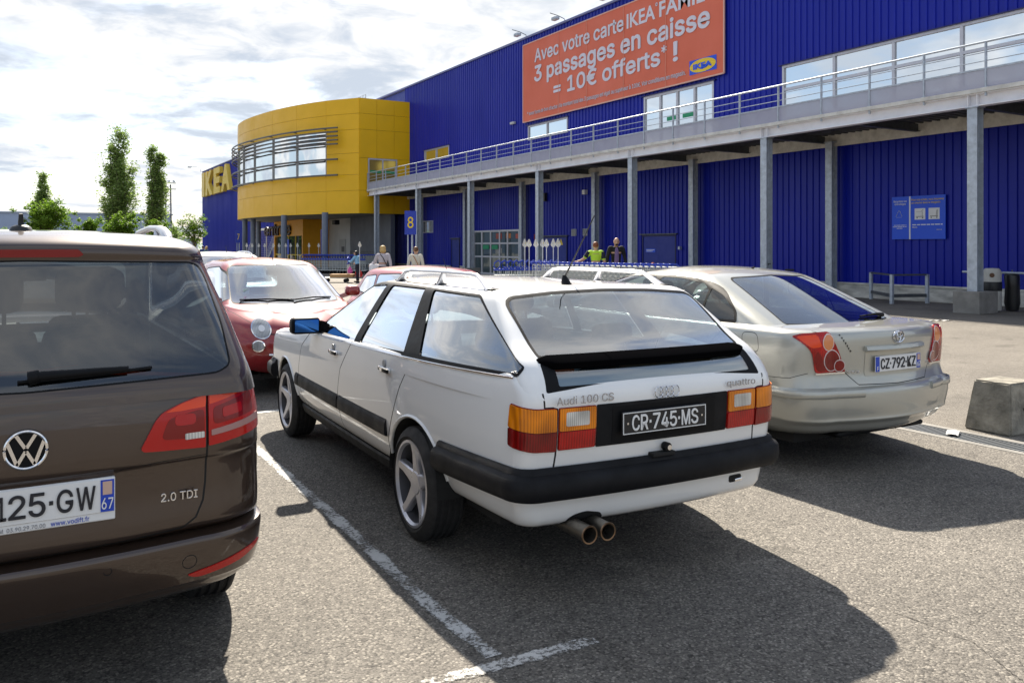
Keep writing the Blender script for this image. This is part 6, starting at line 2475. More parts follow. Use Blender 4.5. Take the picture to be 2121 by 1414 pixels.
    mb.build('rear_wiper', M_trim, root, 50)
    p = gh.on_top(0.05, 1.48)
    MB().tube([p[0], p[0] + Vector((0, -0.03, 0.018))], [0.010, 0.005], 6).build('aerial_stub', M_trim, root)
    h = sh.on_rear(0.66, 0.66)
    for sx in (-1, 1):
        mb = MB()
        mb.rbox(sx * 0.93 - 0.10, sx * 0.93 + 0.10, 2.95, 3.07, 0.98, 1.10, 0.04, seg=3)
        mb.beam((sx * 0.80, 3.0, 1.0), (sx * 0.86, 3.0, 1.03), 0.06, 0.05)
        mr = mb.build('door_mirror', M_ps, root, 45)
        MB().rbox(sx * 0.93 - 0.08, sx * 0.93 + 0.08, 2.944, 2.952, 1.0, 1.085, 0.003, seg=1).build('mirror_glass', pmat('plain_mirror', (0.7, 0.72, 0.72), 0.03, metal=1.0), mr)
    # front lamps
    ff = fn_front(sh)
    for s in (-1, 1):
        patch([(s * a, b) for a, b in rect(0.38, 0.66, 0.58, 0.70)][::s], ff, 'headlight', M_head, root, lift=0.006, thick=0.0)
    cabin(root, 0.68, 0.55, 3.3, 0.30, 0.92)
    for x in (-0.36, 0.36):
        seat(root, x, 2.0, 0.46, h=0.56)
    sb = seat(root, 0, 1.20, 0.46, w=1.22, h=0.52, head=False)
    for x in (-0.36, 0.36):
        MB().rbox(x - 0.12, x + 0.12, 1.04, 1.12, 1.00, 1.14, 0.04).build('headrest', M_cloth, sb, 50)
    MB().rbox(-0.58, 0.58, 0.62, 1.06, 0.86, 0.90, 0.015).build('parcel_shelf', M_cabin, root)
    mb = MB()
    mb.lathe([(0, 0.03), (0.16, 0.03), (0.20, 0.015), (0.205, 0.0)], (0.25, 0.85, 0.905), 'z', 28)
    mb.build('shelf_speaker', M_trim, root, 40)
    steering(root, -0.36, 2.6, 0.86)
    return root
build_liftback()

# ------------------------------------------------------------------ small hatchbacks facing the camera
def build_hatch(name, label, paint_m, loc, rz, L=3.55, W=0.81, H=1.0, fiat=False, group=None, rails=False):
    root = thing(name, label, 'car', loc, rz, group)
    C = Car(root, paint_m)
    k = L / 3.55
    T = dict(tr=0.05, tf=0.09, br=0.08, rr=0.28, rx=0.28, bf=0.16, rf=0.42, fx=0.40)
    B = lambda z, w, yr, yf, **q: dict(z=z * H, w=w * W / 0.81, yr=yr * k, yf=yf * k, **{**T, **q})
    hd = lambda a: (lambda y: -a * H * max(0, (y / k - 2.55) / 0.9) ** 1.5)
    rings = [B(0.18, 0.60, 0.5, 3.15), B(0.235, 0.69, 0.12, 3.40), B(0.30, 0.755, 0.03, 3.49), B(0.40, 0.795, 0.0, 3.535), B(0.52, 0.81, 0.0, 3.55), B(0.62, 0.812, 0.02, 3.53, dz=hd(0.01)), B(0.72, 0.806, 0.04, 3.48, dz=hd(0.035)), B(0.80, 0.792, 0.06, 3.42, dz=hd(0.07)), B(0.86, 0.765, 0.08, 3.34, dz=hd(0.10)), B(0.905, 0.72, 0.11, 3.24, dz=hd(0.12))]
    deck = lambda y: 0.918 * H - 0.12 * H * max(0, (y / k - 2.55) / 0.9) ** 1.5
    sh = C.body(rings, deck=deck, crown=0.045)
    gr = []
    for z, w, yr, yf in ((0.88, 0.735, 0.10, 3.02), (0.94, 0.715, 0.13, 2.86), (1.02, 0.688, 0.19, 2.70), (1.12, 0.652, 0.27, 2.52), (1.22, 0.616, 0.36, 2.34), (1.30, 0.580, 0.44, 2.20), (1.345, 0.545, 0.51, 2.10), (1.372, 0.495, 0.60, 1.98)):
        gr.append(([(x, y, z * H + max(0, (z - 1.0) * 0.055) * (1 - (x / (w * W / 0.81)) ** 2)) for x, y in outline(w=w * W / 0.81, yr=yr * k, yf=yf * k, br=0.06, rr=0.2, rx=0.16, bf=0.26, rf=0.14, fx=0.10, tr=0.08, tf=0.06)], False))
    last = gr[-1][0]
    for sc in (0.9, 0.75, 0.55, 0.3, 0.08):
        gr.append(([(x * sc, 1.3 * k + (y - 1.3 * k) * sc, 1.372 * H + 0.0205 * (1 - (x * sc / (0.495 * W / 0.81)) ** 2) + 0.03 * (1 - sc ** 2)) for x, y, z in last], False))
    gh = Shell(stack(gr, 3))
    ws = round_poly([(-0.60, 0.945), (0, 0.925), (0.60, 0.945), (0.515, 1.29), (0.47, 1.325), (0, 1.345), (-0.47, 1.325), (-0.515, 1.29)], 0.03)
    ws = [(a * W / 0.81, b * H) for a, b in ws]
    wfil = lambda c, n: c.y > 1.8 * k and n.y > 0.12
    fw = gh.region(offset_poly(ws, 0.012), (0, 2), wfil, {0})
    gw = gh.region(ws, (0, 2), wfil, {fw})
    sw = round_poly([(1.18, 0.965), (1.12, 1.285), (1.75, 1.315), (2.02, 1.25), (2.52, 0.985), (2.50, 0.95)], [0.03, 0.05, 0.05, 0.08, 0.02, 0.02])
    sq = round_poly([(0.55, 1.02), (0.66, 1.24), (1.04, 1.28), (1.10, 0.97)], 0.05)
    gsid = []
    for sx in (-1, 1):
        f = lambda c, n, sx=sx: c.x * sx > 0.3 and abs(n.x) > 0.4
        for w in (sw, sq):
            w = [(a * k, b * H) for a, b in w]
            fid = gh.region(offset_poly(w, 0.012), (1, 2), f, {0})
            gid = gh.region(w, (1, 2), f, {fid})
            gsid.append((fid, gid))
    rw = [(a * W / 0.81, b * H) for a, b in round_poly([(-0.52, 1.0), (0.52, 1.0), (0.44, 1.30), (-0.44, 1.30)], 0.06)]
    rid = gh.region(rw, (0, 2), lambda c, n: c.y < 0.9 and n.y < -0.2, {0})
    gh.extract([0], 'roof_shell', paint_m, root)
    fo = gh.extract([fw], 'windscreen_seal', M_trim, root, off=0.001)
    gh.extract([gw], 'windscreen', M_glass, fo)
    for fid, gid in gsid:
        fo = gh.extract([fid], 'window_frame', M_trim, root, off=0.001)
        gh.extract([gid], 'side_window', M_glass, fo)
    gh.extract([rid], 'rear_window', M_glass, root)
    ra, fa = 0.62 * k, 2.92 * k
    arch_cut(sh, ra, 0.32, 0.285, 0.4)
    arch_cut(sh, fa, 0.32, 0.285, 0.4)
    hole = sh.region([(-0.55, 0.25 * k), (0.55, 0.25 * k), (0.62, 2.4 * k), (0.5, 2.6 * k), (-0.5, 2.6 * k), (-0.62, 2.4 * k)], (0, 1), lambda c, n: n.z > 0.3 and c.z > 0.8 * H, {0})
    gaps = []
    if fiat:
        fnt = lambda c, n: c.y > 2.4 * k and n.z > 0.05
        j = line_poly([(0.70, 2.55), (0.69, 2.85), (0.60, 3.10), (0.52, 3.24), (0.30, 3.42)], 0.006)
        for s in (1, -1):
            gaps.append(sh.region([(s * a, b * k) for a, b in j], (0, 1), fnt, {0}))
    for sx in (-1, 1):
        g, d = door_gap(sh, [(a * k, b * H) for a, b in [(1.15, 0.90), (1.12, 0.40), (1.25, 0.26), (2.45, 0.26), (2.56, 0.60), (2.52, 0.90)]], sx)
        gaps.append(g)
        do = sh.extract([d], 'door', paint_m, root)
        h = sh.on_side(sx, 1.32 * k, 0.78 * H)
        MB().rbox(h[0].x - 0.018, h[0].x + 0.018, 1.23 * k, 1.41 * k, 0.765 * H, 0.795 * H, 0.008).build('door_handle', M_chrome if fiat else paint_m, do, 40)
    mid = {0: 0}
    for g in gaps:
        mid[g] = 1
    sh.extract(mid, 'body', [paint_m, M_gap], root)
    MB().box(-0.6, 0.6, 0.3, 3.2 * k, 0.17, 0.22).build('underbody', M_under_c, root)
    for y in (ra, fa):
        for sx in (-1, 1):
            well(root, sx, 0.45, 0.78, y, 0.318, 0.285)
            wheel(root, sx * 0.69 * W / 0.81, y, 0.285, 0.18, sx, 0.19, 9)
    ff = fn_front(sh)
    def disc(cx, cz, rx, rz, nm, m, par, lift, thick=0.01):
        return patch([(cx + rx * math.cos(2 * math.pi * i / 30), cz + rz * math.sin(2 * math.pi * i / 30)) for i in range(30)], ff, nm, m, par, lift=lift, thick=thick, res=0.02)
    for s in (-1, 1):
        if fiat:
            h1 = disc(s * 0.455, 0.70, 0.098, 0.098, 'headlight', M_chrome, root, 0.012)
            disc(s * 0.455, 0.70, 0.088, 0.088, 'headlight_lens', M_head, h1, 0.018, -0.01)
            disc(s * 0.455, 0.70, 0.030, 0.030, 'headlight_bulb', pmat('bulb_grey', (0.75, 0.76, 0.78), 0.2), h1, 0.022, -0.015)
            h2 = disc(s * 0.50, 0.535, 0.062, 0.058, 'fog_light', M_chrome, root, 0.010)
            disc(s * 0.50, 0.535, 0.052, 0.048, 'fog_lens', M_head, h2, 0.015, -0.008)
        else:
            patch([(s * a * W / 0.81, b * H) for a, b in round_poly([(0.33, 0.60), (0.62, 0.64), (0.60, 0.76), (0.36, 0.70)], 0.03)][::s], ff, 'headlight', M_head, root, lift=0.008, thick=0.006)
    if fiat:
        MB().tube([ff(x / 20 * 0.40, 0.44)[0] + Vector((0, 0.012, 0)) for x in range(-20, 21)], 0.016, 8).build('bumper_trim', M_chrome, root, 60)
        patch(rect(-0.30, 0.30, 0.30, 0.40, 0.02), ff, 'lower_grille', M_trim, root, lift=0.004, thick=0.0)
        hh = disc(0, 0.66, 0.05, 0.05, 'nose_badge', M_chrome, root, 0.010)
        disc(0, 0.66, 0.042, 0.042, 'badge_centre', M_pr, hh, 0.013, -0.008)
        for s in (-1, 1):
            mb = MB().box(min(s * 0.06, s * 0.22), max(s * 0.06, s * 0.22), ff(s * 0.14, 0.66)[0].y, ff(s * 0.14, 0.66)[0].y + 0.012, 0.652, 0.668)
            mb.build('chrome_whisker', M_chrome, root)
        # bonnet ribs and washer jets
        for s in (-1, 1):
            h = sh.on_top(s * 0.22, 2.78 * k)
            MB().rbox(s * 0.22 - 0.012, s * 0.22 + 0.012, h[0].y - 0.012, h[0].y + 0.012, h[0].z - 0.004, h[0].z + 0.012, 0.004).build('washer_jet', M_trim, root)
    else:
        patch([(a, b * H) for a, b in rect(-0.28, 0.28, 0.52, 0.62)], ff, 'grille', M_trim, root, lift=0.005, thick=0.0)
        patch([(a, b * H) for a, b in rect(-0.45, 0.45, 0.30, 0.42)], ff, 'lower_grille', M_trim, root, lift=0.005, thick=0.0)
    def gp(x, z, o=0.012):
        h = gh.on_front(x, z)
        return h[0] + h[1] * o
    mb = MB()
    mb.tube([gp(0.52 * W / 0.81, 0.962 * H), gp(0.25, 0.965 * H, 0.016), gp(-0.02, 0.958 * H)], 0.009, 6)
    mb.tube([gp(-0.02, 0.952 * H, 0.02), gp(-0.25, 0.968 * H, 0.02), gp(-0.50 * W / 0.81, 0.966 * H)], 0.009, 6)
    mb.build('windscreen_wiper', M_trim, root, 50)
    for sx in (-1, 1):
        mb = MB()
        mb.rbox(sx * (W + 0.03) - 0.09, sx * (W + 0.03) + 0.09, 2.36 * k, 2.48 * k, 0.97 * H, 1.09 * H, 0.045, seg=3)
        mb.beam((sx * (W - 0.12), 2.4 * k, 0.96 * H), (sx * W, 2.42 * k, 1.0 * H), 0.05, 0.05)
        mb.build('door_mirror', paint_m, root, 45)
    if rails:
        for sx in (-1, 1):
            pts = []
            for i in range(13):
                y = (0.75 + 1.2 * i / 12) * k
                h = gh.on_top(sx * 0.46, y)
                pts.append(h[0] + Vector((0, 0, 0.035 * math.sin(math.pi * i / 12) ** 0.5)))
            MB().tube(pts, 0.014, 6).build('roof_rail', M_chrome, root, 60)
    h = gh.on_top(0.0, 2.0 * k)
    if h:
        MB().tube([h[0], h[0] + Vector((0, -0.10, 0.14))], [0.006, 0.003], 5).build('aerial', M_black, root)
    cabin(root, 0.58, 0.35 * k, 2.55 * k, 0.28, 0.85 * H)
    for x in (-0.32, 0.32):
        seat(root, x, 1.35 * k, 0.45 * H, h=0.55 * H, w=0.46)
    seat(root, 0, 0.62 * k, 0.45 * H, h=0.48 * H, w=1.05, head=False)
    steering(root, -0.32, 1.95 * k, 0.88 * H)
    if fiat:
        h = gh.on_front(-0.0, 1.0)
        MB().rbox(-0.10, 0.10, 2.06, 2.09, 1.22, 1.28, 0.012).build('interior_mirror', M_trim, root)
        for i, (x, z, w, hh, c) in enumerate(((0.42, 1.055, 0.07, 0.06, (0.55, 0.70, 0.68)), (0.44, 0.985, 0.06, 0.03, (0.55, 0.25, 0.5)))):
            q = gh.on_front(x, z)[0]
            MB().box(x - w / 2, x + w / 2, q.y - 0.03, q.y - 0.028, z - hh / 2, z + hh / 2).build('windscreen_sticker', pmat('sticker%d' % i, c, 0.6), root)
    return root
build_hatch('small_hatchback', 'small red hatchback with round headlights facing the camera behind the brown car', M_pr, (2.61, 12.12, 0), math.pi, fiat=True)
NR, NC, NSD = 6, 6, 26
build_hatch('compact_car', 'white car whose roof shows just behind the small red hatchback', M_pwh, (3.15, 17.6, 0), math.pi, L=4.0, W=0.83, H=1.04, rails=True)
build_hatch('compact_car', 'pale red car whose low roof shows through the white estate\'s roof rails', M_pr2, (4.95, 12.4, 0), math.pi, L=3.9, W=0.80, H=0.905)
build_hatch('compact_car', 'white car mostly hidden behind the brown car, farthest left of the parked row', M_pwh, (0.75, 17.9, 0), math.pi, L=4.0, W=0.83, H=1.0)
# ------------------------------------------------------------------ street furniture and small things
t = thing('concrete_block', 'weathered tapered concrete barrier block beside the drain grating', 'barrier', (6.98, 3.86, 0))
bm = bmesh.new()
bmesh.ops.create_cube(bm, size=1.0)
for v in bm.verts:
    k = 0.075 if v.co.z > 0 else 0.0
    x = (0.53 - k) if v.co.x > 0 else k
    y = (0.40 - k * 0.6) if v.co.y > 0 else k * 0.6
    v.co = (x, y, 0.42 if v.co.z > 0 else 0.0)
bmesh.ops.bevel(bm, geom=list(bm.edges), offset=0.012, segments=2, affect='EDGES')
bmesh.ops.subdivide_edges(bm, edges=[e for e in bm.edges if e.calc_length() > 0.1], cuts=6, use_grid_fill=True)
rnd = random.Random(3)
for v in bm.verts:
    v.co += Vector((rnd.uniform(-1, 1), rnd.uniform(-1, 1), rnd.uniform(-1, 1))) * 0.0025
me = bpy.data.meshes.new('block')
bm.to_mesh(me)
bm.free()
M_oldconc = pmat('old_concrete', (0.27, 0.25, 0.205), 0.95, var=0.55, vscale=7, bump=1.0, bscale=38)
me.materials.append(M_oldconc)
me.polygons.foreach_set('use_smooth', [True] * len(me.polygons))
me.set_sharp_from_angle(angle=R(40))
o = bpy.data.objects.new('block', me)
COL.objects.link(o)
o.parent = t
MB().cyl((0.24, 0.012, 0.20), (0.24, 0.06, 0.20), 0.018, n=12).build('lifting_hole', M_gap, t)

t = thing('litter_bin', 'pale litter bin with a black band beside the nearest walkway column', 'bin', (20.25, 11.65, 0))
mb = MB()
mb.lathe([(0.0, 0.03), (0.20, 0.03), (0.205, 0.06), (0.205, 0.92), (0.19, 0.99), (0.15, 1.04), (0.0, 1.05)], (0, 0, 0), 'z', 28)
mb.build('bin_body', pmat('bin_beige', (0.48, 0.47, 0.43), 0.55, var=0.15), t, 40)
MB().lathe([(0.207, 0.50), (0.212, 0.52), (0.212, 0.70), (0.207, 0.72)], (0, 0, 0), 'z', 28).build('bin_liner', M_black, t, 40)
a = math.atan2(-11.65, -20.25)
mb = MB()
d = Vector((math.cos(a), math.sin(a), 0))
mb.cyl(d * 0.17 + Vector((0, 0, 0.88)), d * 0.212 + Vector((0, 0, 0.88)), 0.055, n=16)
mb.build('ash_hole', pmat('rusty_brown', (0.12, 0.06, 0.03), 0.7), t)
MB().lathe([(0, 0.0), (0.17, 0.0), (0.17, 0.03)], (0, 0, 0), 'z', 20).build('bin_foot', M_black, t)
t = thing('waste_bag', 'black waste bag holder standing behind the pale litter bin', 'bag', (20.75, 11.45, 0))
mb = MB()
mb.lathe([(0.0, 0.02), (0.14, 0.02), (0.17, 0.2), (0.16, 0.6), (0.17, 0.85), (0.15, 0.9)], (0, 0, 0), 'z', 16)
for i, v in enumerate(mb.v):
    mb.v[i] = (v[0] + 0.015 * math.sin(13 * v[2] + 5 * v[1]), v[1], v[2])
mb.build('sack', pmat('bag_black', (0.01, 0.01, 0.011), 0.35), t, 60)
mb = MB().tube([(0, 0, 0.9), (0, 0, 1.0)], 0.02, 6)
mb.build('hoop_post', M_galv_d, t)

t = thing('tube_rail', 'grey tube rail running behind the nearest walkway column', 'rail', (20.6, 9.0, 0))
mb = MB()
mb.tube([(0, -6.0, 0.93), (0, 3.6, 0.93)], 0.028, 8)
mb.build('top_tube', M_galv, t, 50)
for y in (-4.0, -1.0, 0.6):
    MB().cyl((0, y, 0), (0, y, 0.93), 0.028, n=8).build('post', M_galv, t, 50)

t = thing('trolley_barrier', 'low galvanised steel barrier with three posts under the walkway', 'barrier', (20.6, 14.6, 0))
P3 = [(1.35, 1.65), (0.0, 0.0), (1.05, -0.35)]
for (x, y) in P3:
    MB().box(x - 0.04, x + 0.04, y - 0.04, y + 0.04, 0, 0.80).build('post', M_galv, t)
for z, h in ((0.79, 0.05), (0.22, 0.09)):
    for (a, b) in ((P3[0], P3[1]), (P3[1], P3[2])):
        MB().beam((a[0], a[1], z), (b[0], b[1], z), 0.045, h).build('rail', M_galv_d, t)

# bicycle behind the liftback
def tube_ring(mb, c, r, rad, n=28):
    mb.tube([(c[0], c[1] + r * math.cos(2 * math.pi * i / n), c[2] + r * math.sin(2 * math.pi * i / n)) for i in range(n)], rad, 6, closed=True)
t = thing('bicycle', 'black bicycle leaning by the wall behind the champagne liftback', 'bicycle', (19.75, 17.7, 0), R(35))
for y in (-0.52, 0.52):
    mb = MB()
    tube_ring(mb, (0, 0, 0), 0.33, 0.018)
    w = mb.build('wheel', M_rubber, t, 60)
    w.location = (0, y, 0.345)
    mb = MB()
    for k in range(12):
        a = math.pi * k / 6
        mb.tube([(0, 0, 0), (0, 0.32 * math.cos(a), 0.32 * math.sin(a))], 0.0025, 4)
    mb.build('spokes', M_chrome, w)
mb = MB()
mb.tube([(0, -0.52, 0.345), (0, -0.05, 0.30), (0, -0.20, 0.80), (0, -0.52, 0.345)], 0.014, 6)
mb.tube([(0, -0.05, 0.30), (0, 0.40, 0.78), (0, -0.18, 0.74)], 0.016, 6)
mb.build('frame', M_black, t, 50)
MB().tube([(0, 0.52, 0.345), (0, 0.42, 0.72), (0, 0.37, 1.0)], 0.014, 6).build('fork', M_black, t, 50)
MB().tube([(-0.30, 0.28, 1.06), (-0.18, 0.36, 1.05), (0, 0.38, 1.0), (0.18, 0.36, 1.05), (0.30, 0.28, 1.06)], 0.013, 6).build('handlebar', M_black, t, 50)
MB().rbox(-0.07, 0.07, -0.36, -0.10, 0.84, 0.90, 0.025).build('saddle', M_black, t, 50)
t = thing('marker_post', 'thin post with an orange cap behind the champagne liftback roof', 'post', (17.7, 21.2, 0))
MB().cyl((0, 0, 0), (0, 0, 0.98), 0.03, n=10).build('post', M_black, t, 50)
MB().lathe([(0.0, 0.09), (0.045, 0.07), (0.06, 0.03), (0.05, 0.0)], (0, 0, 0.98), 'z', 14).build('orange_cap', pmat('beacon_orange', (0.8, 0.16, 0.01), 0.4), t, 60)

def paper(label, loc, rz, a, b):
    mb = MB()
    rnd = random.Random(int(a * 1000))
    rows = []
    for i in range(7):
        rows.append([Vector((a * (i / 6 - 0.5), b * (j / 4 - 0.5), 0.004 + 0.022 * abs(math.sin(i * 1.7 + j * 2.3)) * rnd.uniform(0.4, 1.0))) for j in range(5)])
    mb.grid(rows)
    o = mb.build('paper_litter', pmat('paper_white', (0.78, 0.78, 0.76), 0.8), None)
    o.location = loc
    o.rotation_euler = (0, 0, rz)
    tag(o, label, 'litter')
paper('crumpled white paper lying on the drain grating', (6.68, 4.17, 0.002), 0.5, 0.16, 0.09)
paper('flat white paper lying on the asphalt before the shaded walkway', (16.64, 10.69, 0.002), -0.6, 0.42, 0.10)

# lane number signs
def lane_sign(num, loc, z0, z1, w, label):
    rz = math.atan2(loc[1], loc[0]) - math.pi / 2
    t = thing('lane_sign', label, 'sign', loc, rz)
    MB().box(-w / 2, w / 2, -0.06, 0.10, z0, z1).build('sign_box', pmat('lane_blue', (0.015, 0.045, 0.42), 0.45), t)
    h = (z1 - z0)
    text_obj('numeral', num, M_signyel, (0, -0.061, z0 + h * 0.28), (1, 0, 0), (0, 0, 1), w=w * 0.48 if num != '7' else w * 0.36, h=h * 0.46, depth=0.006, bold=0.02, parent=t, align='c')
    for x in (-0.10, 0.07):
        MB().cyl((x, 0.02, 0), (x, 0.02, z0), 0.045 if x > 0 else 0.03, n=10).build('post', M_galv, t, 50)
lane_sign('8', (13.63, 31.42, 0), 2.06, 3.02, 0.47, 'blue lane sign with a yellow number eight on grey posts')
lane_sign('7', (14.57, 66.8, 0), 1.89, 2.82, 0.42, 'blue lane sign with a number seven far beside the pavilion')
t = thing('pale_enclosure', 'low pale panel enclosure in front of the far pavilion columns', 'enclosure', (13.3, 63.0, 0))
for k in range(3):
    MB().box(-0.7 + k * 0.8, 0.08 + k * 0.8, -0.05, 0.05, 0.05, 1.05).build('panel', M_conc_l, t)
for k in range(4):
    MB().cyl((-0.72 + k * 0.8, 0, 0), (-0.72 + k * 0.8, 0, 1.1), 0.03, n=8).build('post', M_galv, t)

# ------------------------------------------------------------------ trolleys
M_wire = pmat('trolley_wire', (0.60, 0.63, 0.62), 0.35, metal=0.35)
M_tblue = pmat('trolley_blue', (0.012, 0.05, 0.42), 0.4)
def make_basket_trolley():
    t = thing('shopping_trolley', '', 'trolley')
    # basket: x across, y forward; handle at y=0
    def prof(u):
        # u 0..1 rear to front: half width, bottom z
        return 0.27 - 0.07 * u, 0.52 + 0.10 * u, 1.03
    mb = MB()
    nU = 12
    for i in range(nU + 1):
        u = i / nU
        w, zb, zt = prof(u)
        y = 0.05 + 0.80 * u
        mb.tube([(-w, y, zt), (-w * 0.92, y, zb), (w * 0.92, y, zb), (w, y, zt)], 0.0045, 4, cap=False)
    for k in range(6):
        f = k / 5
        for sx in (-1, 1):
            mb.tube([(sx * (prof(0)[0] * (0.92 + 0.08 * f)), 0.05, prof(0)[1] + (prof(0)[2] - prof(0)[1]) * f), (sx * (prof(1)[0] * (0.92 + 0.08 * f)), 0.85, prof(1)[1] + (prof(1)[2] - prof(1)[1]) * f)], 0.0075 if k == 5 else 0.0045, 4, cap=False)
    for k in range(7):
        x = (k / 6 - 0.5) * 2
        mb.tube([(x * 0.25, 0.05, 1.03), (x * 0.245, 0.05, 0.52), (x * 0.18, 0.85, 0.62), (x * 0.20, 0.85, 1.03)], 0.0045, 4, cap=False)
    mb.build('basket', M_wire, t)
    mb = MB()
    mb.tube([(-0.26, -0.06, 1.09), (0.26, -0.06, 1.09)], 0.02, 8)
    mb.rbox(-0.06, 0.06, -0.09, -0.03, 1.065, 1.12, 0.01)
    for sx in (-1, 1):
        mb.tube([(sx * 0.26, -0.06, 1.09), (sx * 0.26, 0.04, 1.02)], 0.014, 6)
    mb.build('handle', M_tblue, t, 50)
    mb = MB()
    for sx in (-1, 1):
        mb.tube([(sx * 0.26, 0.03, 1.03), (sx * 0.25, 0.06, 0.5), (sx * 0.26, -0.02, 0.16), (sx * 0.20, 0.80, 0.15)], 0.012, 6)
        mb.tube([(sx * 0.2, 0.8, 0.15), (sx * 0.22, 0.45, 0.54)], 0.010, 6)
    mb.tube([(-0.26, -0.02, 0.17), (0.26, -0.02, 0.17)], 0.010, 6)
    mb.build('chassis', M_wire, t, 50)
    for sx in (-1, 1):
        for y, x in ((-0.02, 0.26), (0.78, 0.20)):
            MB().cyl((sx * x - 0.014, y, 0.062), (sx * x + 0.014, y, 0.062), 0.062, n=12).build('wheel', M_rubber, t, 40)
    return t
def make_flat_trolley():
    t = thing('flatbed_trolley', '', 'trolley')
    mb = MB()
    for sx in (-1, 1):
        mb.tube([(sx * 0.24, 0.02, 0.2), (sx * 0.24, 0.0, 0.90)], 0.014, 6)
    for z in (0.34, 0.5, 0.66):
        mb.tube([(-0.24, 0.01, z), (0.24, 0.01, z)], 0.009, 5)
    for x in (-0.12, 0.0, 0.12):
        mb.tube([(x, 0.01, 0.3), (x, 0.01, 0.85)], 0.007, 5)
    mb.build('push_frame', M_wire, t, 50)
    mb = MB()
    for sx in (-1, 1):
        mb.tube([(sx * 0.16, 0.0, 0.84), (sx * 0.24, 0.0, 0.93), (sx * 0.22, 0.0, 1.05), (sx * 0.10, 0, 1.13), (sx * 0.02, 0, 1.05), (sx * 0.05, 0.0, 0.93), (sx * 0.16, 0, 0.84)], 0.022, 6)
    mb.rbox(-0.26, 0.26, -0.02, 0.03, 0.80, 0.86, 0.012)
    mb.build('handle', M_tblue, t, 50)
    mb = MB()
    mb.box(-0.29, 0.29, 0.02, 1.05, 0.19, 0.225)
    mb.build('platform', M_wire, t)
    for sx in (-1, 1):
        for y in (0.10, 0.95):
            MB().cyl((sx * 0.24 - 0.02, y, 0.085), (sx * 0.24 + 0.02, y, 0.085), 0.085, n=12).build('wheel', M_rubber, t, 40)
    return t
def place(proto, used, loc, rz, label, group):
    o = proto if not used[0] else copy_tree(proto)
    used[0] = True
    o.location = loc
    o.rotation_euler = (0, 0, rz)
    o['label'] = label
    o['group'] = group
    return o
ORD = ['first', 'second', 'third', 'fourth', 'fifth', 'sixth', 'seventh', 'eighth', 'ninth', 'tenth', 'eleventh', 'twelfth', 'thirteenth', 'fourteenth', 'fifteenth', 'sixteenth', 'seventeenth', 'eighteenth', 'nineteenth', 'twentieth', 'twenty-first', 'twenty-second', 'twenty-third', 'twenty-fourth', 'twenty-fifth', 'twenty-sixth', 'twenty-seventh']
bt, ub = make_basket_trolley(), [False]
ft, uf = make_flat_trolley(), [False]
rowA, rowB = Vector((13.55, 21.6)), Vector((14.75, 16.6))
dv = (rowB - rowA).normalized()
rzrow = math.atan2(dv.y, dv.x) - math.pi / 2
n = 27
for k in range(n):
    p = rowA + dv * (0.19 * k)
    lab = 'wire shopping trolley, %s from the left end of the row behind the white estate' % ORD[k]
    if k == 0:
        lab = 'wire shopping trolley at the left end of the nested basket row'
    if k == n - 1:
        lab = 'wire shopping trolley at the right end of the nested row, nearest the champagne liftback'
    place(bt, ub, (p.x, p.y, 0), rzrow, lab, 'nested shopping trolleys')
for k in range(10):
    p = Vector((12.75, 22.9)) + Vector((0.34, -0.10)) * (k * 0.55)
    place(ft, uf, (p.x + 0.5, p.y + 0.4, 0), R(-30 + (k * 13) % 9), '%s flatbed trolley from the left with a blue loop handle by the glazed doors' % ORD[k] if 0 < k else 'leftmost flatbed trolley with a blue loop handle behind the white estate', 'flatbed trolleys by the glazed doors')
for k in range(22):
    p = Vector((14.7, 49.6)) + Vector((0.52, -0.86)) * (k * 0.20)
    place(ft, uf, (p.x, p.y, 0), R(-35 + (k * 7) % 8), 'flatbed trolley, %s from the left in the blue-handled row before the pavilion' % ORD[k], 'flatbed trolleys by the pavilion')
for k in range(8):
    p = Vector((17.6, 48.9)) + Vector((0.2, -0.2)) * k * 0.6
    place(bt, ub, (p.x, p.y, 0), R(-50), 'wire trolley, %s from the left in the dark corner by the service door' % ORD[k], 'trolleys by the service door')

# flags on whip poles
def make_flag():
    t = thing('trolley_flag', '', 'flag')
    MB().cyl((0, 0, 0.25), (0, 0, 1.78), 0.012, n=6).build('pole', M_white, t)
    mb = MB()
    rows = []
    for i in range(7):
        u = i / 6
        hw = (0.02 + 0.10 * u if u < 0.7 else 0.09 * (1 - u) / 0.3 + 0.012) * 0.95
        rows.append([Vector((x * hw, 0.02 + 0.03 * math.sin(3 * x + 4 * u), 1.80 - 0.26 * u)) for x in (-1, -0.5, 0, 0.5, 1)])
    mb.grid(rows)
    mb.build('cloth', pmat('flag_white', (0.80, 0.79, 0.74), 0.8, var=0.12, vscale=9), t, 60)
    MB().lathe([(0, -0.004), (0.02, -0.004), (0.02, 0.0)], (0.01, 0.01, 1.67), 'y', 10).build('print', M_signyel, t)
    return t
ff_, uflag = make_flag(), [False]
NEARF = [((13.217, 21.811, 0), 'leftmost'), ((13.697, 22.341, 0), 'second'), ((13.667, 21.895, 0), 'third'), ((13.524, 21.283, 0), 'fourth'), ((13.84, 21.562, 0), 'fifth'), ((13.69, 20.955, 0), 'sixth'), ((13.482, 20.381, 0), 'rightmost')]
for p, nm in NEARF:
    place(ff_, uflag, p, R(-36), '%s of the white trolley flags standing before the blue steel door' % nm, 'white flags behind the estate car')
FARF = [(11.632, 51.128, 0), (12.142, 51.987, 0), (12.742, 52.795, 0), (13.302, 53.626, 0), (12.996, 50.329, 0), (13.559, 51.158, 0), (14.186, 51.95, 0), (14.722, 52.795, 0), (14.235, 49.603, 0), (15.127, 50.24, 0), (15.94, 50.923, 0), (16.562, 51.718, 0)]
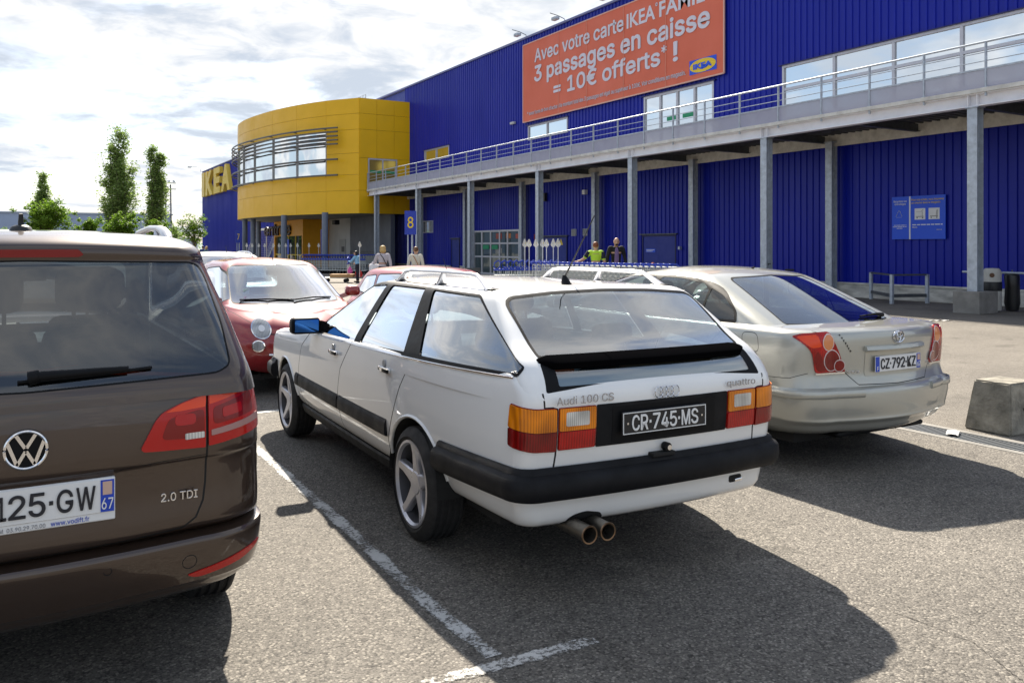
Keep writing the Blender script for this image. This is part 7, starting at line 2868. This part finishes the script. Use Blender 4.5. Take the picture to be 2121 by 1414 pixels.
for i, p in enumerate(FARF):
    place(ff_, uflag, p, R(-25), 'white trolley flag, %s from the left in the row before the pavilion' % ORD[i], 'white flags by the pavilion')
place(ff_, uflag, (12.762, 34.939, 0), R(-30), 'single white flag above the woman in the light blue top', 'single flag')

# loaded platform trolley pushed by the woman in blue
pt = copy_tree(ft)
pt.location = (12.547, 35.76, 0)
pt.rotation_euler = (0, 0, R(60))
pt['label'] = 'flatbed trolley with flat boxes pushed by the woman in light blue'
pt['group'] = 'loaded flatbed trolley'
X0, Y0, _ = (12.608, 35.493, 0)
t = thing('flat_parcel', 'flat brown parcel lying on the pushed flatbed trolley', 'parcel', (X0 - 0.35, Y0 + 0.25, 0.228), R(60))
MB().rbox(-0.3, 0.3, -0.5, 0.5, 0, 0.14, 0.006).build('carton', pmat('parcel_brown', (0.45, 0.27, 0.12), 0.8, var=0.1), t)
def sack(name, label, loc, m, s):
    t = thing(name, label, 'bag', loc)
    mb = MB()
    mb.lathe([(0.0, 0.0), (0.15, 0.0), (0.19, 0.10), (0.16, 0.28), (0.06, 0.42), (0.04, 0.5), (0.0, 0.5)], (0, 0, 0), 'z', 14)
    for i, v in enumerate(mb.v):
        mb.v[i] = ((v[0] + 0.02 * math.sin(14 * v[2] + 6 * v[1])) * s, v[1] * s, v[2] * s)
    mb.build('bag_body', m, t, 60)
x, y, _ = (12.399, 35.151, 0)
sack('pink_bag', 'pink bag hanging on the pushed flatbed trolley', (x, y, 0.42), pmat('pink_cloth', (0.62, 0.10, 0.32), 0.7), 0.6)
x, y, _ = (13.004, 35.724, 0)
sack('red_bag', 'red bag behind the legs of the woman in light blue', (x, y, 0.22), pmat('red_cloth', (0.55, 0.02, 0.02), 0.7), 0.85)
# ------------------------------------------------------------------ people
M_skin = pmat('skin', (0.52, 0.30, 0.20), 0.55)
def limb(mb, pts, rad, n=12, ry=None):
    # densify so the outline bends softly
    P = [Vector(p) for p in pts]
    out, rr, yy = [], [], []
    for i in range(len(P) - 1):
        p0 = P[i - 1] if i else 2 * P[0] - P[1]
        p3 = P[i + 2] if i + 2 < len(P) else 2 * P[-1] - P[-2]
        for k in range(4):
            t = k / 4
            out.append(cmr(p0, P[i], P[i + 1], p3, t))
            rr.append(rad[i] + (rad[i + 1] - rad[i]) * t)
            if ry:
                yy.append(ry[i] + (ry[i + 1] - ry[i]) * t)
    out.append(P[-1])
    rr.append(rad[-1])
    if ry:
        yy.append(ry[-1])
    mb.tube(out, rr, n, ry=yy or None)

def blob(mb, c, r):
    n = 10
    prof = [(math.sin(math.pi * k / n), -math.cos(math.pi * k / n)) for k in range(n + 1)]
    m2 = MB()
    m2.lathe([(max(a, 1e-4), b) for a, b in prof], (0, 0, 0), 'z', 16)
    mb.add([(c[0] + v[0] * r[0], c[1] + v[1] * r[1], c[2] + v[2] * r[2]) for v in m2.v], m2.f)

def fuse(o, vox):
    m = o.modifiers.new('fuse', 'REMESH')
    m.mode = 'VOXEL'
    m.voxel_size = vox
    m.use_smooth_shade = True
    s = o.modifiers.new('soft', 'SMOOTH')
    s.factor = 0.5
    s.iterations = 3
    return o

def person(label, loc, rz, H, top, bottom, hair, arms, hair_style='short', lean=0.0, skin=M_skin, bare_fore=False, shoes=M_black, stride=0.06, nod=0.0, group=None):
    """faces local +y; arms = ((elbow, wrist) left(-x), (elbow, wrist) right(+x)) in units of H relative to the shoulder"""
    t = thing('person', label, 'person', loc, rz, group)
    def L(x, y, z):
        # lean the trunk about the hips
        if z > 0.52:
            dz = z - 0.52
            return Vector((x * H, (y + dz * math.sin(lean)) * H, (0.52 + dz * math.cos(lean)) * H))
        return Vector((x * H, y * H, z * H))
    body = MB()
    trousers = MB()
    shirt = MB()
    feet = {}
    for s in (-1, 1):
        st = stride * s
        hip, knee, ank = L(s * 0.048, 0, 0.50), L(s * 0.050, st * 0.5 + 0.012, 0.28), L(s * 0.05, st, 0.045)
        limb(body, [hip, knee, ank, ank + Vector((0, 0, -0.02 * H))], [0.045 * H, 0.032 * H, 0.021 * H, 0.02 * H])
        limb(trousers, [hip, knee, ank + Vector((0, 0, 0.015 * H))], [0.056 * H, 0.043 * H, 0.034 * H])
        feet[s] = ank
    # trunk
    limb(body, [L(0, 0, 0.50), L(0, 0.006, 0.60), L(0, 0, 0.72), L(0, -0.004, 0.80), L(0, 0, 0.835)], [0.082 * H, 0.072 * H, 0.088 * H, 0.092 * H, 0.04 * H], 16, [0.055 * H, 0.05 * H, 0.06 * H, 0.055 * H, 0.035 * H])
    limb(trousers, [L(0, 0, 0.475), L(0, 0, 0.52), L(0, 0, 0.585)], [0.088 * H, 0.094 * H, 0.084 * H], 16, [0.062 * H, 0.066 * H, 0.060 * H])
    limb(shirt, [L(0, 0, 0.515), L(0, 0.004, 0.60), L(0, 0, 0.72), L(0, -0.004, 0.79), L(0, -0.002, 0.825), L(0, 0, 0.84)], [0.086 * H, 0.080 * H, 0.092 * H, 0.098 * H, 0.066 * H, 0.036 * H], 18, [0.062 * H, 0.056 * H, 0.064 * H, 0.060 * H, 0.043 * H, 0.034 * H])
    # neck, head, nose, ears
    hd = L(0, 0.018 + nod * 0.04, 0.925 - abs(nod) * 0.01)
    limb(body, [L(0, -0.004, 0.81), L(0, 0.004, 0.86), hd], [0.036 * H, 0.033 * H, 0.036 * H])
    blob(body, hd, (0.047 * H, 0.058 * H, 0.068 * H))
    blob(body, hd + Vector((0, 0.028 * H, -0.030 * H)), (0.034 * H, 0.034 * H, 0.034 * H))
    blob(body, hd + Vector((0, 0.060 * H, -0.006 * H)), (0.010 * H, 0.014 * H, 0.015 * H))
    for s in (-1, 1):
        blob(body, hd + Vector((s * 0.048 * H, 0.0, -0.004 * H)), (0.007 * H, 0.012 * H, 0.019 * H))
    # arms and hands
    for s, (el, wr) in zip((-1, 1), arms):
        sh_ = L(s * 0.108, -0.002, 0.80)
        e = sh_ + Vector(el) * H
        w = sh_ + Vector(wr) * H
        limb(body, [L(s * 0.075, 0, 0.805), sh_, e, w], [0.034 * H, 0.034 * H, 0.025 * H, 0.017 * H])
        if bare_fore:
            m = sh_.lerp(e, 0.75)
            limb(shirt, [L(s * 0.07, 0, 0.80), sh_, m], [0.045 * H, 0.044 * H, 0.038 * H])
        else:
            limb(shirt, [L(s * 0.07, 0, 0.80), sh_, e, w.lerp(e, 0.06)], [0.042 * H, 0.040 * H, 0.031 * H, 0.025 * H])
        d = (w - e).normalized()
        sd = d.cross(Vector((0, 0, 1)))
        if sd.length < 0.2:
            sd = Vector((1, 0, 0))
        sd.normalize()
        up = sd.cross(d)
        palm = w + d * 0.022 * H
        blob(body, palm, (0.019 * H, 0.019 * H, 0.022 * H))
        for k in range(4):
            b0 = palm + sd * (k - 1.5) * 0.010 * H + d * 0.014 * H
            ln = (0.026, 0.031, 0.029, 0.022)[k] * H
            limb(body, [b0, b0 + d * ln * 0.6 - up * 0.004 * H, b0 + d * ln * 0.8 - up * 0.016 * H], [0.0062 * H, 0.0058 * H, 0.005 * H], 6)
        b0 = palm - sd * s * 0.014 * H
        limb(body, [b0, b0 - sd * s * 0.012 * H + d * 0.012 * H, b0 - sd * s * 0.010 * H + d * 0.026 * H], [0.0068 * H, 0.0062 * H, 0.005 * H], 6)
    bo = fuse(body.build('body', skin, t, 60), 0.008)
    fuse(trousers.build('trousers', bottom, t, 60), 0.012)
    fuse(shirt.build('top', top, t, 60), 0.012)
    hb = MB()
    blob(hb, hd + Vector((0, -0.012 * H, 0.018 * H)), (0.052 * H, 0.058 * H, 0.060 * H))
    if hair_style == 'bob':
        blob(hb, hd + Vector((0, -0.004 * H, 0.02 * H)), (0.064 * H, 0.064 * H, 0.062 * H))
        blob(hb, hd + Vector((0, -0.032 * H, -0.026 * H)), (0.068 * H, 0.050 * H, 0.052 * H))
        for s in (-1, 1):
            blob(hb, hd + Vector((s * 0.038 * H, -0.010 * H, -0.02 * H)), (0.020 * H, 0.034 * H, 0.05 * H))
    elif hair_style == 'bun':
        blob(hb, hd + Vector((0, -0.068 * H, 0.005 * H)), (0.026 * H, 0.028 * H, 0.03 * H))
    elif hair_style == 'long':
        blob(hb, hd + Vector((0, -0.035 * H, -0.045 * H)), (0.052 * H, 0.036 * H, 0.08 * H))
    if hair_style == 'bald':
        hb = MB()
        for s in (-1, 1):
            blob(hb, hd + Vector((s * 0.040 * H, -0.02 * H, 0.0)), (0.012 * H, 0.034 * H, 0.022 * H))
        blob(hb, hd + Vector((0, 0.040 * H, -0.046 * H)), (0.030 * H, 0.022 * H, 0.020 * H))
    fuse(hb.build('hair', hair, t, 60), 0.009)
    fm = MB()
    for s in (-1, 1):
        blob(fm, hd + Vector((s * 0.019 * H, 0.052 * H, 0.004 * H)), (0.006 * H, 0.005 * H, 0.004 * H))
    limb(fm, [hd + Vector((-0.014 * H, 0.058 * H, -0.036 * H)), hd + Vector((0, 0.061 * H, -0.037 * H)), hd + Vector((0.014 * H, 0.058 * H, -0.036 * H))], [0.003 * H] * 3, 6)
    fm.build('face_features', pmat('feature_dark', (0.05, 0.025, 0.02), 0.5), bo, 60)
    for s in (-1, 1):
        a = feet[s]
        MB().rbox(a.x - 0.028 * H, a.x + 0.028 * H, a.y - 0.035 * H, a.y + 0.11 * H, 0.0, 0.045 * H, 0.018 * H).build('shoe', shoes, t, 50)
    return t

M_navy = pmat('navy_cloth', (0.012, 0.015, 0.03), 0.85, var=0.2)
M_blk = pmat('black_cloth', (0.010, 0.010, 0.011), 0.85, var=0.2)
M_cream = pmat('cream_knit', (0.66, 0.62, 0.52), 0.9, var=0.08, vscale=20)
M_lilac = pmat('lilac_knit', (0.52, 0.48, 0.52), 0.9, var=0.08, vscale=20)
M_sky = pmat('light_blue_top', (0.22, 0.46, 0.68), 0.85, var=0.1)
M_blond = pmat('blond_hair', (0.55, 0.36, 0.14), 0.6, var=0.3, vscale=25)
M_brown = pmat('brown_hair', (0.16, 0.075, 0.03), 0.6, var=0.3, vscale=25)
M_ginger = pmat('ginger_hair', (0.22, 0.065, 0.02), 0.6, var=0.2, vscale=25)
M_dark = pmat('dark_hair', (0.012, 0.010, 0.010), 0.5)
M_hiv = pmat('hi_vis', (0.48, 0.75, 0.04), 0.7)
M_purple = pmat('purple_shirt', (0.17, 0.11, 0.26), 0.8)
down = lambda s, o=0.045: ((s * o, -0.015, -0.17), (s * (o + 0.0), 0.03, -0.31))
# blonde woman with a big white bag
H1 = 1.60
x, y, _ = (10.057, 25.398, 0)
p1 = person('blonde woman in a pale lilac sweater with a dark shoulder strap, back turned', (x, y, 0), R(-20), H1, M_lilac, M_navy, M_blond, (((-0.06, 0.06, -0.14), (-0.13, 0.16, -0.19)), down(1)), 'bob', 0.03)
MB().tube([(-0.055 * H1, -0.035 * H1, 0.83 * H1), (0.0, -0.083 * H1, 0.76 * H1), (0.05 * H1, -0.082 * H1, 0.66 * H1), (0.098 * H1, -0.03 * H1, 0.55 * H1)], 0.012, 6).build('shoulder_strap', M_blk, p1, 60)
MB().tube([(-0.055 * H1, -0.035 * H1, 0.83 * H1), (0.0, 0.075 * H1, 0.76 * H1), (0.06 * H1, 0.075 * H1, 0.66 * H1), (0.098 * H1, -0.03 * H1, 0.55 * H1)], 0.012, 6).build('shoulder_strap', M_blk, p1, 60)
bx, by, _ = (9.853, 25.634, 0)
t = thing('white_bag', 'large white carrier bag held by the blonde woman', 'bag', (bx, by, 0.42), R(-20))
mb = MB()
mb.rbox(-0.16, 0.16, -0.09, 0.09, 0.0, 0.58, 0.02)
mb.build('bag_body', pmat('bag_white', (0.78, 0.77, 0.80), 0.6, var=0.06, vscale=5), t, 50)
for yy in (-0.08, 0.08):
    MB().tube([(-0.09, yy, 0.57), (-0.06, yy * 0.6, 0.66), (0.06, yy * 0.6, 0.66), (0.09, yy, 0.57)], 0.008, 6).build('handle', MATS['bag_white'], t)
# woman in cream
H2 = 1.57
x, y, _ = (10.968, 24.865, 0)
p2 = person('woman in a cream jumper with hair tied up and a tan strap, back turned', (x, y, 0), R(-35), H2, M_cream, M_navy, M_brown, (down(-1), down(1)), 'bun', 0.02)
MB().tube([(-0.055 * H2, -0.035 * H2, 0.83 * H2), (0.0, -0.083 * H2, 0.76 * H2), (0.05 * H2, -0.082 * H2, 0.66 * H2), (0.098 * H2, -0.03 * H2, 0.55 * H2)], 0.012, 6).build('shoulder_strap', pmat('tan_leather', (0.40, 0.17, 0.05), 0.6), p2, 60)
# small woman in light blue
x, y, _ = (12.828, 35.364, 0)
person('woman in a light blue top and dark trousers pushing a flatbed trolley', (x, y, 0), R(35), 1.40, M_sky, M_navy, M_dark, (((-0.04, 0.10, -0.13), (-0.02, 0.24, -0.13)), ((0.06, 0.05, -0.15), (0.05, 0.17, -0.20))), 'long', 0.16)
# attendant in hi-vis
x, y, _ = (15.372, 21.129, 0)
H3 = 1.72
p3 = person('trolley attendant in a yellow hi-vis vest with arm stretched out, back turned', (x, y, 0), R(-30), H3, M_hiv, M_navy, M_ginger, (((-0.12, 0.03, -0.12), (-0.23, 0.08, -0.16)), down(1, 0.05)), 'short', 0.03, bare_fore=True)
mb = MB()
for s in (-1, 1):
    a = Vector((s * 0.118 * H3, 0.006 * H3, 0.815 * H3))
    e = Vector(((s * 0.108 + (-0.12 if s < 0 else 0.05) * 0.62) * H3, (0.02 if s < 0 else -0.006) * H3, (0.80 - (0.12 if s < 0 else 0.17) * 0.62) * H3))
    limb(mb, [a, e], [0.047 * H3, 0.041 * H3])
mb.build('shirt_sleeve', M_navy, p3, 60)
mb = MB()
mb.lathe([(0.100 * H3, 0.565 * H3), (0.102 * H3, 0.595 * H3)], (0, 0, 0), 'z', 28)
mb.v = [(v[0] * 1.0, v[1] * 0.74 + 0.006, v[2]) for v in mb.v]
mb.build('reflective_band', pmat('reflective_grey', (0.62, 0.64, 0.62), 0.4), p3, 60)
# man in black jacket
x, y, _ = (16.526, 21.612, 0)
H4 = 1.88
p4 = person('bald man in an open black jacket over a purple shirt looking down', (x, y, 0), R(150), H4, M_blk, M_navy, M_dark, (((-0.045, -0.01, -0.17), (-0.06, 0.04, -0.31)), ((0.045, -0.01, -0.17), (0.06, 0.04, -0.31))), 'bald', 0.05, nod=0.6)
mb = MB()
rows = []
for z, w, yy in ((0.53, 0.040, 0.074), (0.60, 0.038, 0.071), (0.68, 0.036, 0.078), (0.76, 0.032, 0.080), (0.82, 0.020, 0.066)):
    rows.append([Vector((k * w * H4, (yy + 0.012 * (1 - k * k) + (z - 0.52) * 0.05) * H4, z * H4)) for k in (-1, -0.5, 0, 0.5, 1)])
mb.grid(rows)
mb.build('shirt_front', M_purple, p4, 60)
# two walkers far away on the left
x, y, _ = (11.84, 64.91, 0)
person('distant walker with fair hair just above the brown car\'s roof corner', (x, y, 0), R(-60), 1.62, pmat('teal_coat', (0.05, 0.13, 0.18), 0.85), M_navy, M_blond, (down(-1), down(1)), 'bob')
x, y, _ = (12.375, 69.232, 0)
person('distant walker in a dark blue coat beside the fair-haired walker', (x, y, 0), R(-40), 1.66, pmat('blue_coat', (0.03, 0.06, 0.20), 0.85), M_blk, M_dark, (down(-1), down(1)), 'short')
# ------------------------------------------------------------------ trees and the far background
def leaf_mat(name, a, b):
    m = bpy.data.materials.new(name)
    m.use_nodes = True
    nt = m.node_tree
    bs = nt.nodes['Principled BSDF']
    bs.inputs['Roughness'].default_value = 0.55
    bs.inputs['Specular IOR Level'].default_value = 0.3
    gi = N(nt, 'ShaderNodeNewGeometry')
    rp = ramp(nt, [(0.0, a), (1.0, b)])
    nt.links.new(gi.outputs['Random Per Island'], rp.inputs[0])
    nt.links.new(rp.outputs[0], bs.inputs['Base Color'])
    tr = N(nt, 'ShaderNodeBsdfTranslucent')
    nt.links.new(rp.outputs[0], tr.inputs[0])
    mx = N(nt, 'ShaderNodeMixShader')
    mx.inputs[0].default_value = 0.5
    out = nt.nodes['Material Output']
    nt.links.new(bs.outputs[0], mx.inputs[1])
    nt.links.new(tr.outputs[0], mx.inputs[2])
    nt.links.new(mx.outputs[0], out.inputs[0])
    MATS[name] = m
    return m
M_lf = leaf_mat('fresh_leaf', (0.085, 0.17, 0.012), (0.20, 0.33, 0.035))
M_lfd = leaf_mat('poplar_leaf', (0.15, 0.23, 0.06), (0.29, 0.40, 0.11))
M_bark = pmat('bark', (0.13, 0.10, 0.075), 0.9, var=0.4, vscale=8)

def tree(name, label, loc, H, W, trunk_h, kind, seed, mat, group, nleaf=4200, leaf=0.16):
    rnd = random.Random(seed)
    t = thing(name, label, 'tree', loc, 0, group)
    limbs = MB()
    tips = []
    tr_r = 0.012 * H + 0.05
    if kind == 'poplar':
        stems = [(0, 0, 1.0)] + [(rnd.uniform(-0.16, 0.16) * W, rnd.uniform(-0.16, 0.16) * W, rnd.uniform(0.62, 0.97)) for _ in range(4)]
        for sx, sy, hh in stems:
            pts = [Vector((sx * 0.2, sy * 0.2, 0)), Vector((sx * 0.7, sy * 0.7, H * 0.25)), Vector((sx * 1.1 + rnd.uniform(-.1, .1) * W, sy * 1.1, H * 0.6 * hh)), Vector((sx * 1.3 + rnd.uniform(-.08, .08) * W, sy * 1.3, H * hh * 0.98))]
            limbs.tube(pts, [tr_r, tr_r * 0.8, tr_r * 0.45, 0.02], 7)
            nb = int(34 * hh)
            for i in range(nb):
                u = rnd.uniform(0.10, 1.0)
                k = min(2, int(u * 3))
                b = pts[k].lerp(pts[k + 1], u * 3 - k)
                env = W * 0.5 * min(1.0, 0.25 + 2.2 * u) * (1 - u) ** 0.45 if u > 0.3 else W * 0.5 * (0.35 + 1.4 * u)
                a = rnd.uniform(0, 2 * math.pi)
                ln = env * rnd.uniform(0.35, 1.0)
                tip = b + Vector((math.cos(a) * ln, math.sin(a) * ln, ln * rnd.uniform(1.2, 2.6)))
                if tip.z > H * 1.0:
                    tip.z = H * rnd.uniform(0.93, 1.0)
                limbs.tube([b, b.lerp(tip, 0.5) + Vector((math.cos(a), math.sin(a), 0)) * ln * 0.12, tip], [tr_r * 0.22, tr_r * 0.14, 0.012], 5)
                for q in range(5):
                    tips.append((b.lerp(tip, rnd.uniform(0.3, 1.05)), rnd.uniform(0.45, 0.95) * (0.4 + W * 0.08)))
    else:
        limbs.tube([Vector((0, 0, 0)), Vector((rnd.uniform(-.05, .05), 0, trunk_h * 0.6)), Vector((rnd.uniform(-.1, .1), 0, trunk_h)), Vector((rnd.uniform(-.1, .1), 0, H * 0.75))], [tr_r, tr_r * 0.85, tr_r * 0.7, 0.02], 8)
        for i in range(34):
            b = Vector((0, 0, rnd.uniform(trunk_h * 0.8, H * 0.72)))
            a = rnd.uniform(0, 2 * math.pi)
            el = rnd.uniform(0.15, 1.2)
            u = rnd.uniform(0.55, 1.0)
            cz = (trunk_h + H) / 2
            d = Vector((math.cos(a) * math.cos(el), math.sin(a) * math.cos(el), math.sin(el)))
            tip = Vector((math.cos(a) * W * 0.5 * u * math.cos(el * 0.8), math.sin(a) * W * 0.5 * u * math.cos(el * 0.8), min(H * rnd.uniform(0.90, 1.0), b.z + (H - b.z) * (0.25 + 0.75 * math.sin(el)) * u)))
            limbs.tube([b, b.lerp(tip, 0.5) + Vector((0, 0, 0.08 * W)), tip], [tr_r * 0.35, tr_r * 0.2, 0.012], 5)
            for q in range(7):
                tips.append((b.lerp(tip, rnd.uniform(0.3, 1.08)) + Vector((rnd.gauss(0, 0.05 * W), rnd.gauss(0, 0.05 * W), rnd.gauss(0, 0.04 * W))), rnd.uniform(0.18, 0.5) * (0.35 + W * 0.10)))
    limbs.build('trunk', M_bark, t, 60)
    cr = MB()
    per = max(1, nleaf // len(tips))
    vs, fs = [], []
    for c, r in tips:
        for q in range(per):
            p = c + Vector((rnd.gauss(0, r * 0.55), rnd.gauss(0, r * 0.55), rnd.gauss(0, r * 0.5)))
            if p.z < trunk_h * 0.5:
                continue
            s = leaf * rnd.uniform(0.6, 1.35)
            a, b = rnd.uniform(0, 6.28), rnd.uniform(-1.0, 1.0)
            u = Vector((math.cos(a), math.sin(a), b * 0.5)).normalized()
            v = u.cross(Vector((rnd.gauss(0, 1), rnd.gauss(0, 1), rnd.gauss(0, 1)))).normalized()
            k = len(vs)
            vs += [p - u * s * 0.5, p + v * s * 0.3, p + u * s * 0.6, p - v * s * 0.3]
            fs.append((k, k + 1, k + 2, k + 3))
    cr.add(vs, fs)
    cr.build('crown', mat, t)
    return t
tree('poplar_tree', 'tall ragged poplar with several stems, tallest tree in the picture', (12.08, 131.97, 0), 18.9, 6.6, 2.0, 'poplar', 11, M_lfd, 'poplars', 20000, 0.30)
tree('poplar_tree', 'slim pointed poplar to the right of the tallest poplar', (16.67, 129.29, 0), 15.9, 4.0, 1.5, 'poplar', 5, M_lfd, 'poplars', 15000, 0.29)
tree('poplar_tree', 'narrow dark poplar rising behind the big leftmost bush', (2.35, 126.0, 0), 11.3, 3.0, 1.5, 'poplar', 8, M_lfd, 'poplars', 10000, 0.28)
G_ = 'young green trees at the car park edge'
tree('young_tree', 'broad bright green tree left of the tallest poplar', (2.45, 102.9, 0), 7.0, 5.6, 1.2, 'round', 21, M_lf, G_, 11000, 0.22)
tree('young_tree', 'small bright green tree between the broad tree and the tallest poplar', (6.05, 100.8, 0), 5.0, 3.1, 1.0, 'round', 22, M_lf, G_, 6000, 0.19)
tree('young_tree', 'rounded bright green tree at the foot of the tallest poplar', (9.1, 99.0, 0), 5.3, 4.2, 1.0, 'round', 23, M_lf, G_, 9000, 0.20)
tree('young_tree', 'small bright green tree at the foot of the slim poplar', (12.9, 97.0, 0), 4.7, 2.8, 1.0, 'round', 24, M_lf, G_, 5000, 0.19)
tree('young_tree', 'airy green tree beside the far corner of the blue store', (14.3, 84.3, 0), 4.8, 2.9, 1.4, 'round', 25, M_lf, G_, 2800, 0.15)
tree('young_tree', 'low green tree cut by the left picture edge', (-1.2, 104.0, 0), 3.9, 3.4, 0.8, 'round', 26, M_lf, G_, 3000, 0.18)
tree('young_tree', 'distant pale tree behind the slim poplar and the blue store', (27.0, 190.0, 0), 6.5, 7.0, 1.0, 'round', 27, M_lfd, G_, 2500, 0.4)

wh = thing('far_warehouse', 'long pale blue-grey warehouse on the horizon behind the trees', 'building', (-40, 185, 0), R(-3))
MB().box(-60, 66.5, 0, 30, 0, 8.0).build('wall', pmat('pale_blue_metal', (0.34, 0.42, 0.58), 0.6, var=0.05, vscale=0.2), wh)
MB().box(-60, 66.8, -0.3, 30, 8.0, 8.25).build('roof_edge', pmat('pale_roof', (0.45, 0.52, 0.64), 0.6), wh)
for k in range(9):
    MB().box(-6 + k * 8, -2 + k * 8, -0.06, 0.02, 0, 3.4).build('loading_door', pmat('dock_grey', (0.30, 0.36, 0.48), 0.6), wh)
w2 = thing('far_shed', 'small pale shed on the horizon next to the long warehouse', 'building', (30.5, 205, 0), 0)
MB().box(-1.5, 5, 0, 8, 0, 3.6).build('wall', pmat('shed_grey', (0.48, 0.52, 0.58), 0.6), w2)
MB().box(-1.8, 5.3, -0.3, 8.3, 3.6, 3.8).build('roof', MATS['pale_roof'], w2)
MB().box(0.5, 2.5, -0.05, 0.02, 0, 2.4).build('door', MATS['dock_grey'], w2)
hl = struct(MB().grid([[Vector((-500 + 60 * i, 700 + 20 * math.sin(i), 0)) for i in range(22)], [Vector((-500 + 60 * i, 705, 7 + 3 * math.sin(i * 1.7) + 2 * math.sin(i * 0.6))) for i in range(22)]]).build('distant_hills', pmat('hazy_green', (0.20, 0.26, 0.24), 0.9)))
# lattice floodlight mast
t = thing('lattice_mast', 'thin lattice floodlight mast behind the slim poplar', 'mast', (21.3, 149.8, 0))
mb = MB()
for sx in (-1, 1):
    for sy in (-1, 1):
        mb.tube([(sx * 0.5, sy * 0.5, 0), (sx * 0.35, sy * 0.35, 12.0)], 0.06, 5)
for k in range(12):
    z = k * 1.0
    w = 0.5 - 0.15 * z / 12
    for (a, b) in (((-w, -w), (w, -w)), ((w, -w), (w, w)), ((w, w), (-w, w)), ((-w, w), (-w, -w))):
        mb.tube([(a[0], a[1], z), (b[0], b[1], z + 1.0)], 0.03, 4)
mb.build('lattice', M_galv_d, t)
for z in (11.2, 12.2):
    MB().box(-1.2, 1.2, -0.5, 0.5, z, z + 0.08).build('platform', M_galv_d, t)
for k in range(3):
    MB().rbox(-1.0 + k * 0.8, -0.6 + k * 0.8, -0.6, -0.4, 12.35, 12.7, 0.04).build('floodlight_head', M_galv, t)
